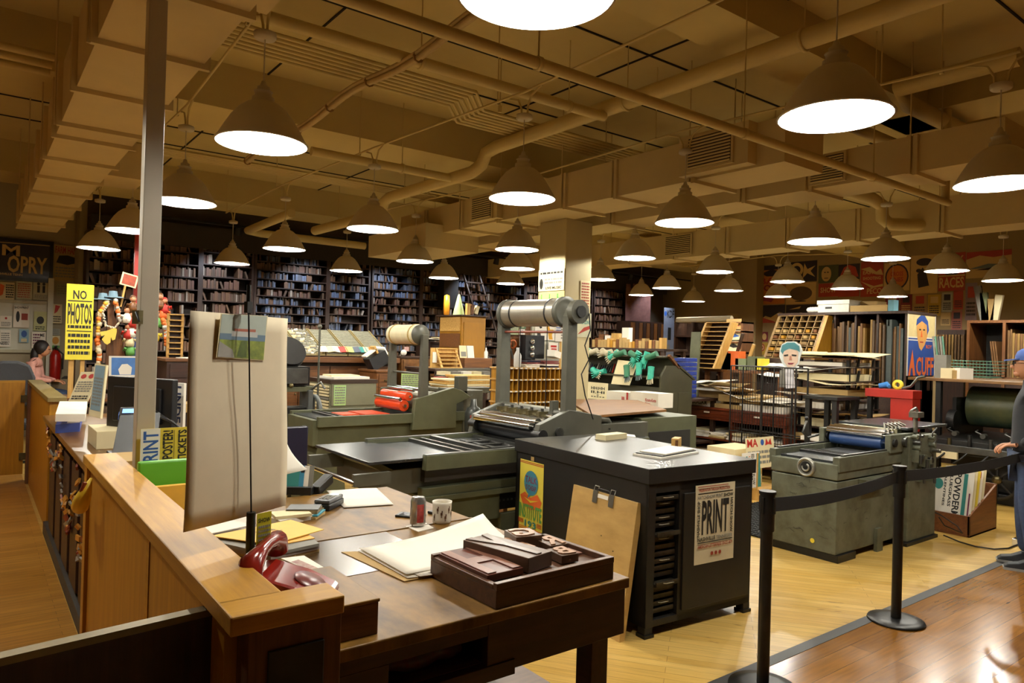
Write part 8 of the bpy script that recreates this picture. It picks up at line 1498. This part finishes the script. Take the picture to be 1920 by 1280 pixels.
# ================================================================ loose sheets that soften the piles
rr = random.Random(21)
def sheet(x, y, z, sx, sy, m, lb, grp, rz=0, tx=0, ty=0):
    b = MB(); n = 6; vs = []; R = Matrix.Rotation(rz, 3, 'Z')
    for j in range(n+1):
        for i in range(n+1):
            u, v = i/n-.5, j/n-.5; vs.append(Vector((x, y, z+.02*math.sin(3*u+tx)+.025*math.cos(4*v+ty)+.03*abs(u*v)*4)) + R @ Vector((u*sx, v*sy, 0)))
    b.add(vs, [(j*(n+1)+i, j*(n+1)+i+1, (j+1)*(n+1)+i+1, (j+1)*(n+1)+i) for j in range(n) for i in range(n)], m, True)
    o = b.build('paper_sheet', None, lb, 'paper', grp); s = o.modifiers.new('thick', 'SOLIDIFY'); s.thickness = .004
QX = 9.0; ya = atx(1495, 700, QX).y; yb = atx(1592, 700, QX).y; ym = (ya+yb)/2
for i, (z, k, nm) in enumerate(((1.66, cream, 'topmost'), (1.47, white, 'second highest'), (1.29, cream, 'third highest'), (1.10, white, 'fourth highest'), (.88, kraft, 'fifth highest'))):
    sheet(QX+.22, ym+.12*((i % 2)*2-1), z+.03, .75, .95, k, '%s curling sheet sticking out of the drying rack' % nm, 'curling sheets in the drying rack', rr.uniform(-.15, .15), i, i*2)
sheet(QX+.05, ya+.22, 1.40, .5, .6, white, 'white sheet drooping left out of the drying rack', 'curling sheets in the drying rack', .3, 1, 2)
FX = 8.75; ya = atx(1284, 760, FX).y; yb = atx(1474, 760, FX).y; zt = atx(1380, 768, FX).z
for i in range(8):
    f = (i+.5)/8; sheet(FX+.25+rr.uniform(-.05, .1), ya+(yb-ya)*f, zt+(.30, .33, .30, .24, .16, .14, .13, .13)[i]+.02, .6, .45, [white, white, cream, kraft, white, cream, white, white][i], '%s loose sheet, counted from the glove rack, on the flat file piles' % ('first', 'second', 'third', 'fourth', 'fifth', 'sixth', 'seventh', 'eighth')[i], 'loose sheets on the flat file', rr.uniform(-.3, .3), i, i)
for i, (px, X, z) in enumerate(((1392, 9.95, 0), (1420, 9.95, 0), (1446, 9.95, 0))):
    c = atx(px, 690, X); sheet(10.05, c.y, c.z+.03, .3, .35, [white, cream, white][i], '%s sheet lying on the long brown counter by the portrait' % ('left', 'middle', 'right')[i], 'sheets on the long brown counter', .2*i)
KX = 9.75
for i in range(6): # oil cups and rods on the big black press
    y = 2.95+.22*i; b = MB(); b.cyl((KX-.36, y, .66), (KX-.36, y, .74+.03*(i % 3)), .022, [hg, steel, iron][i % 3], n=12); b.tube([(KX-.37, y, .60), (KX-.46, y+.05, .52), (KX-.44, y+.14, .45)], .012, iron, 6)
    b.build('oil_cup', None, '%s oil cup from the right along the bed of the black cylinder press' % ('first', 'second', 'third', 'fourth', 'fifth', 'sixth')[i], 'oil cup', 'oil cups on the cylinder press')
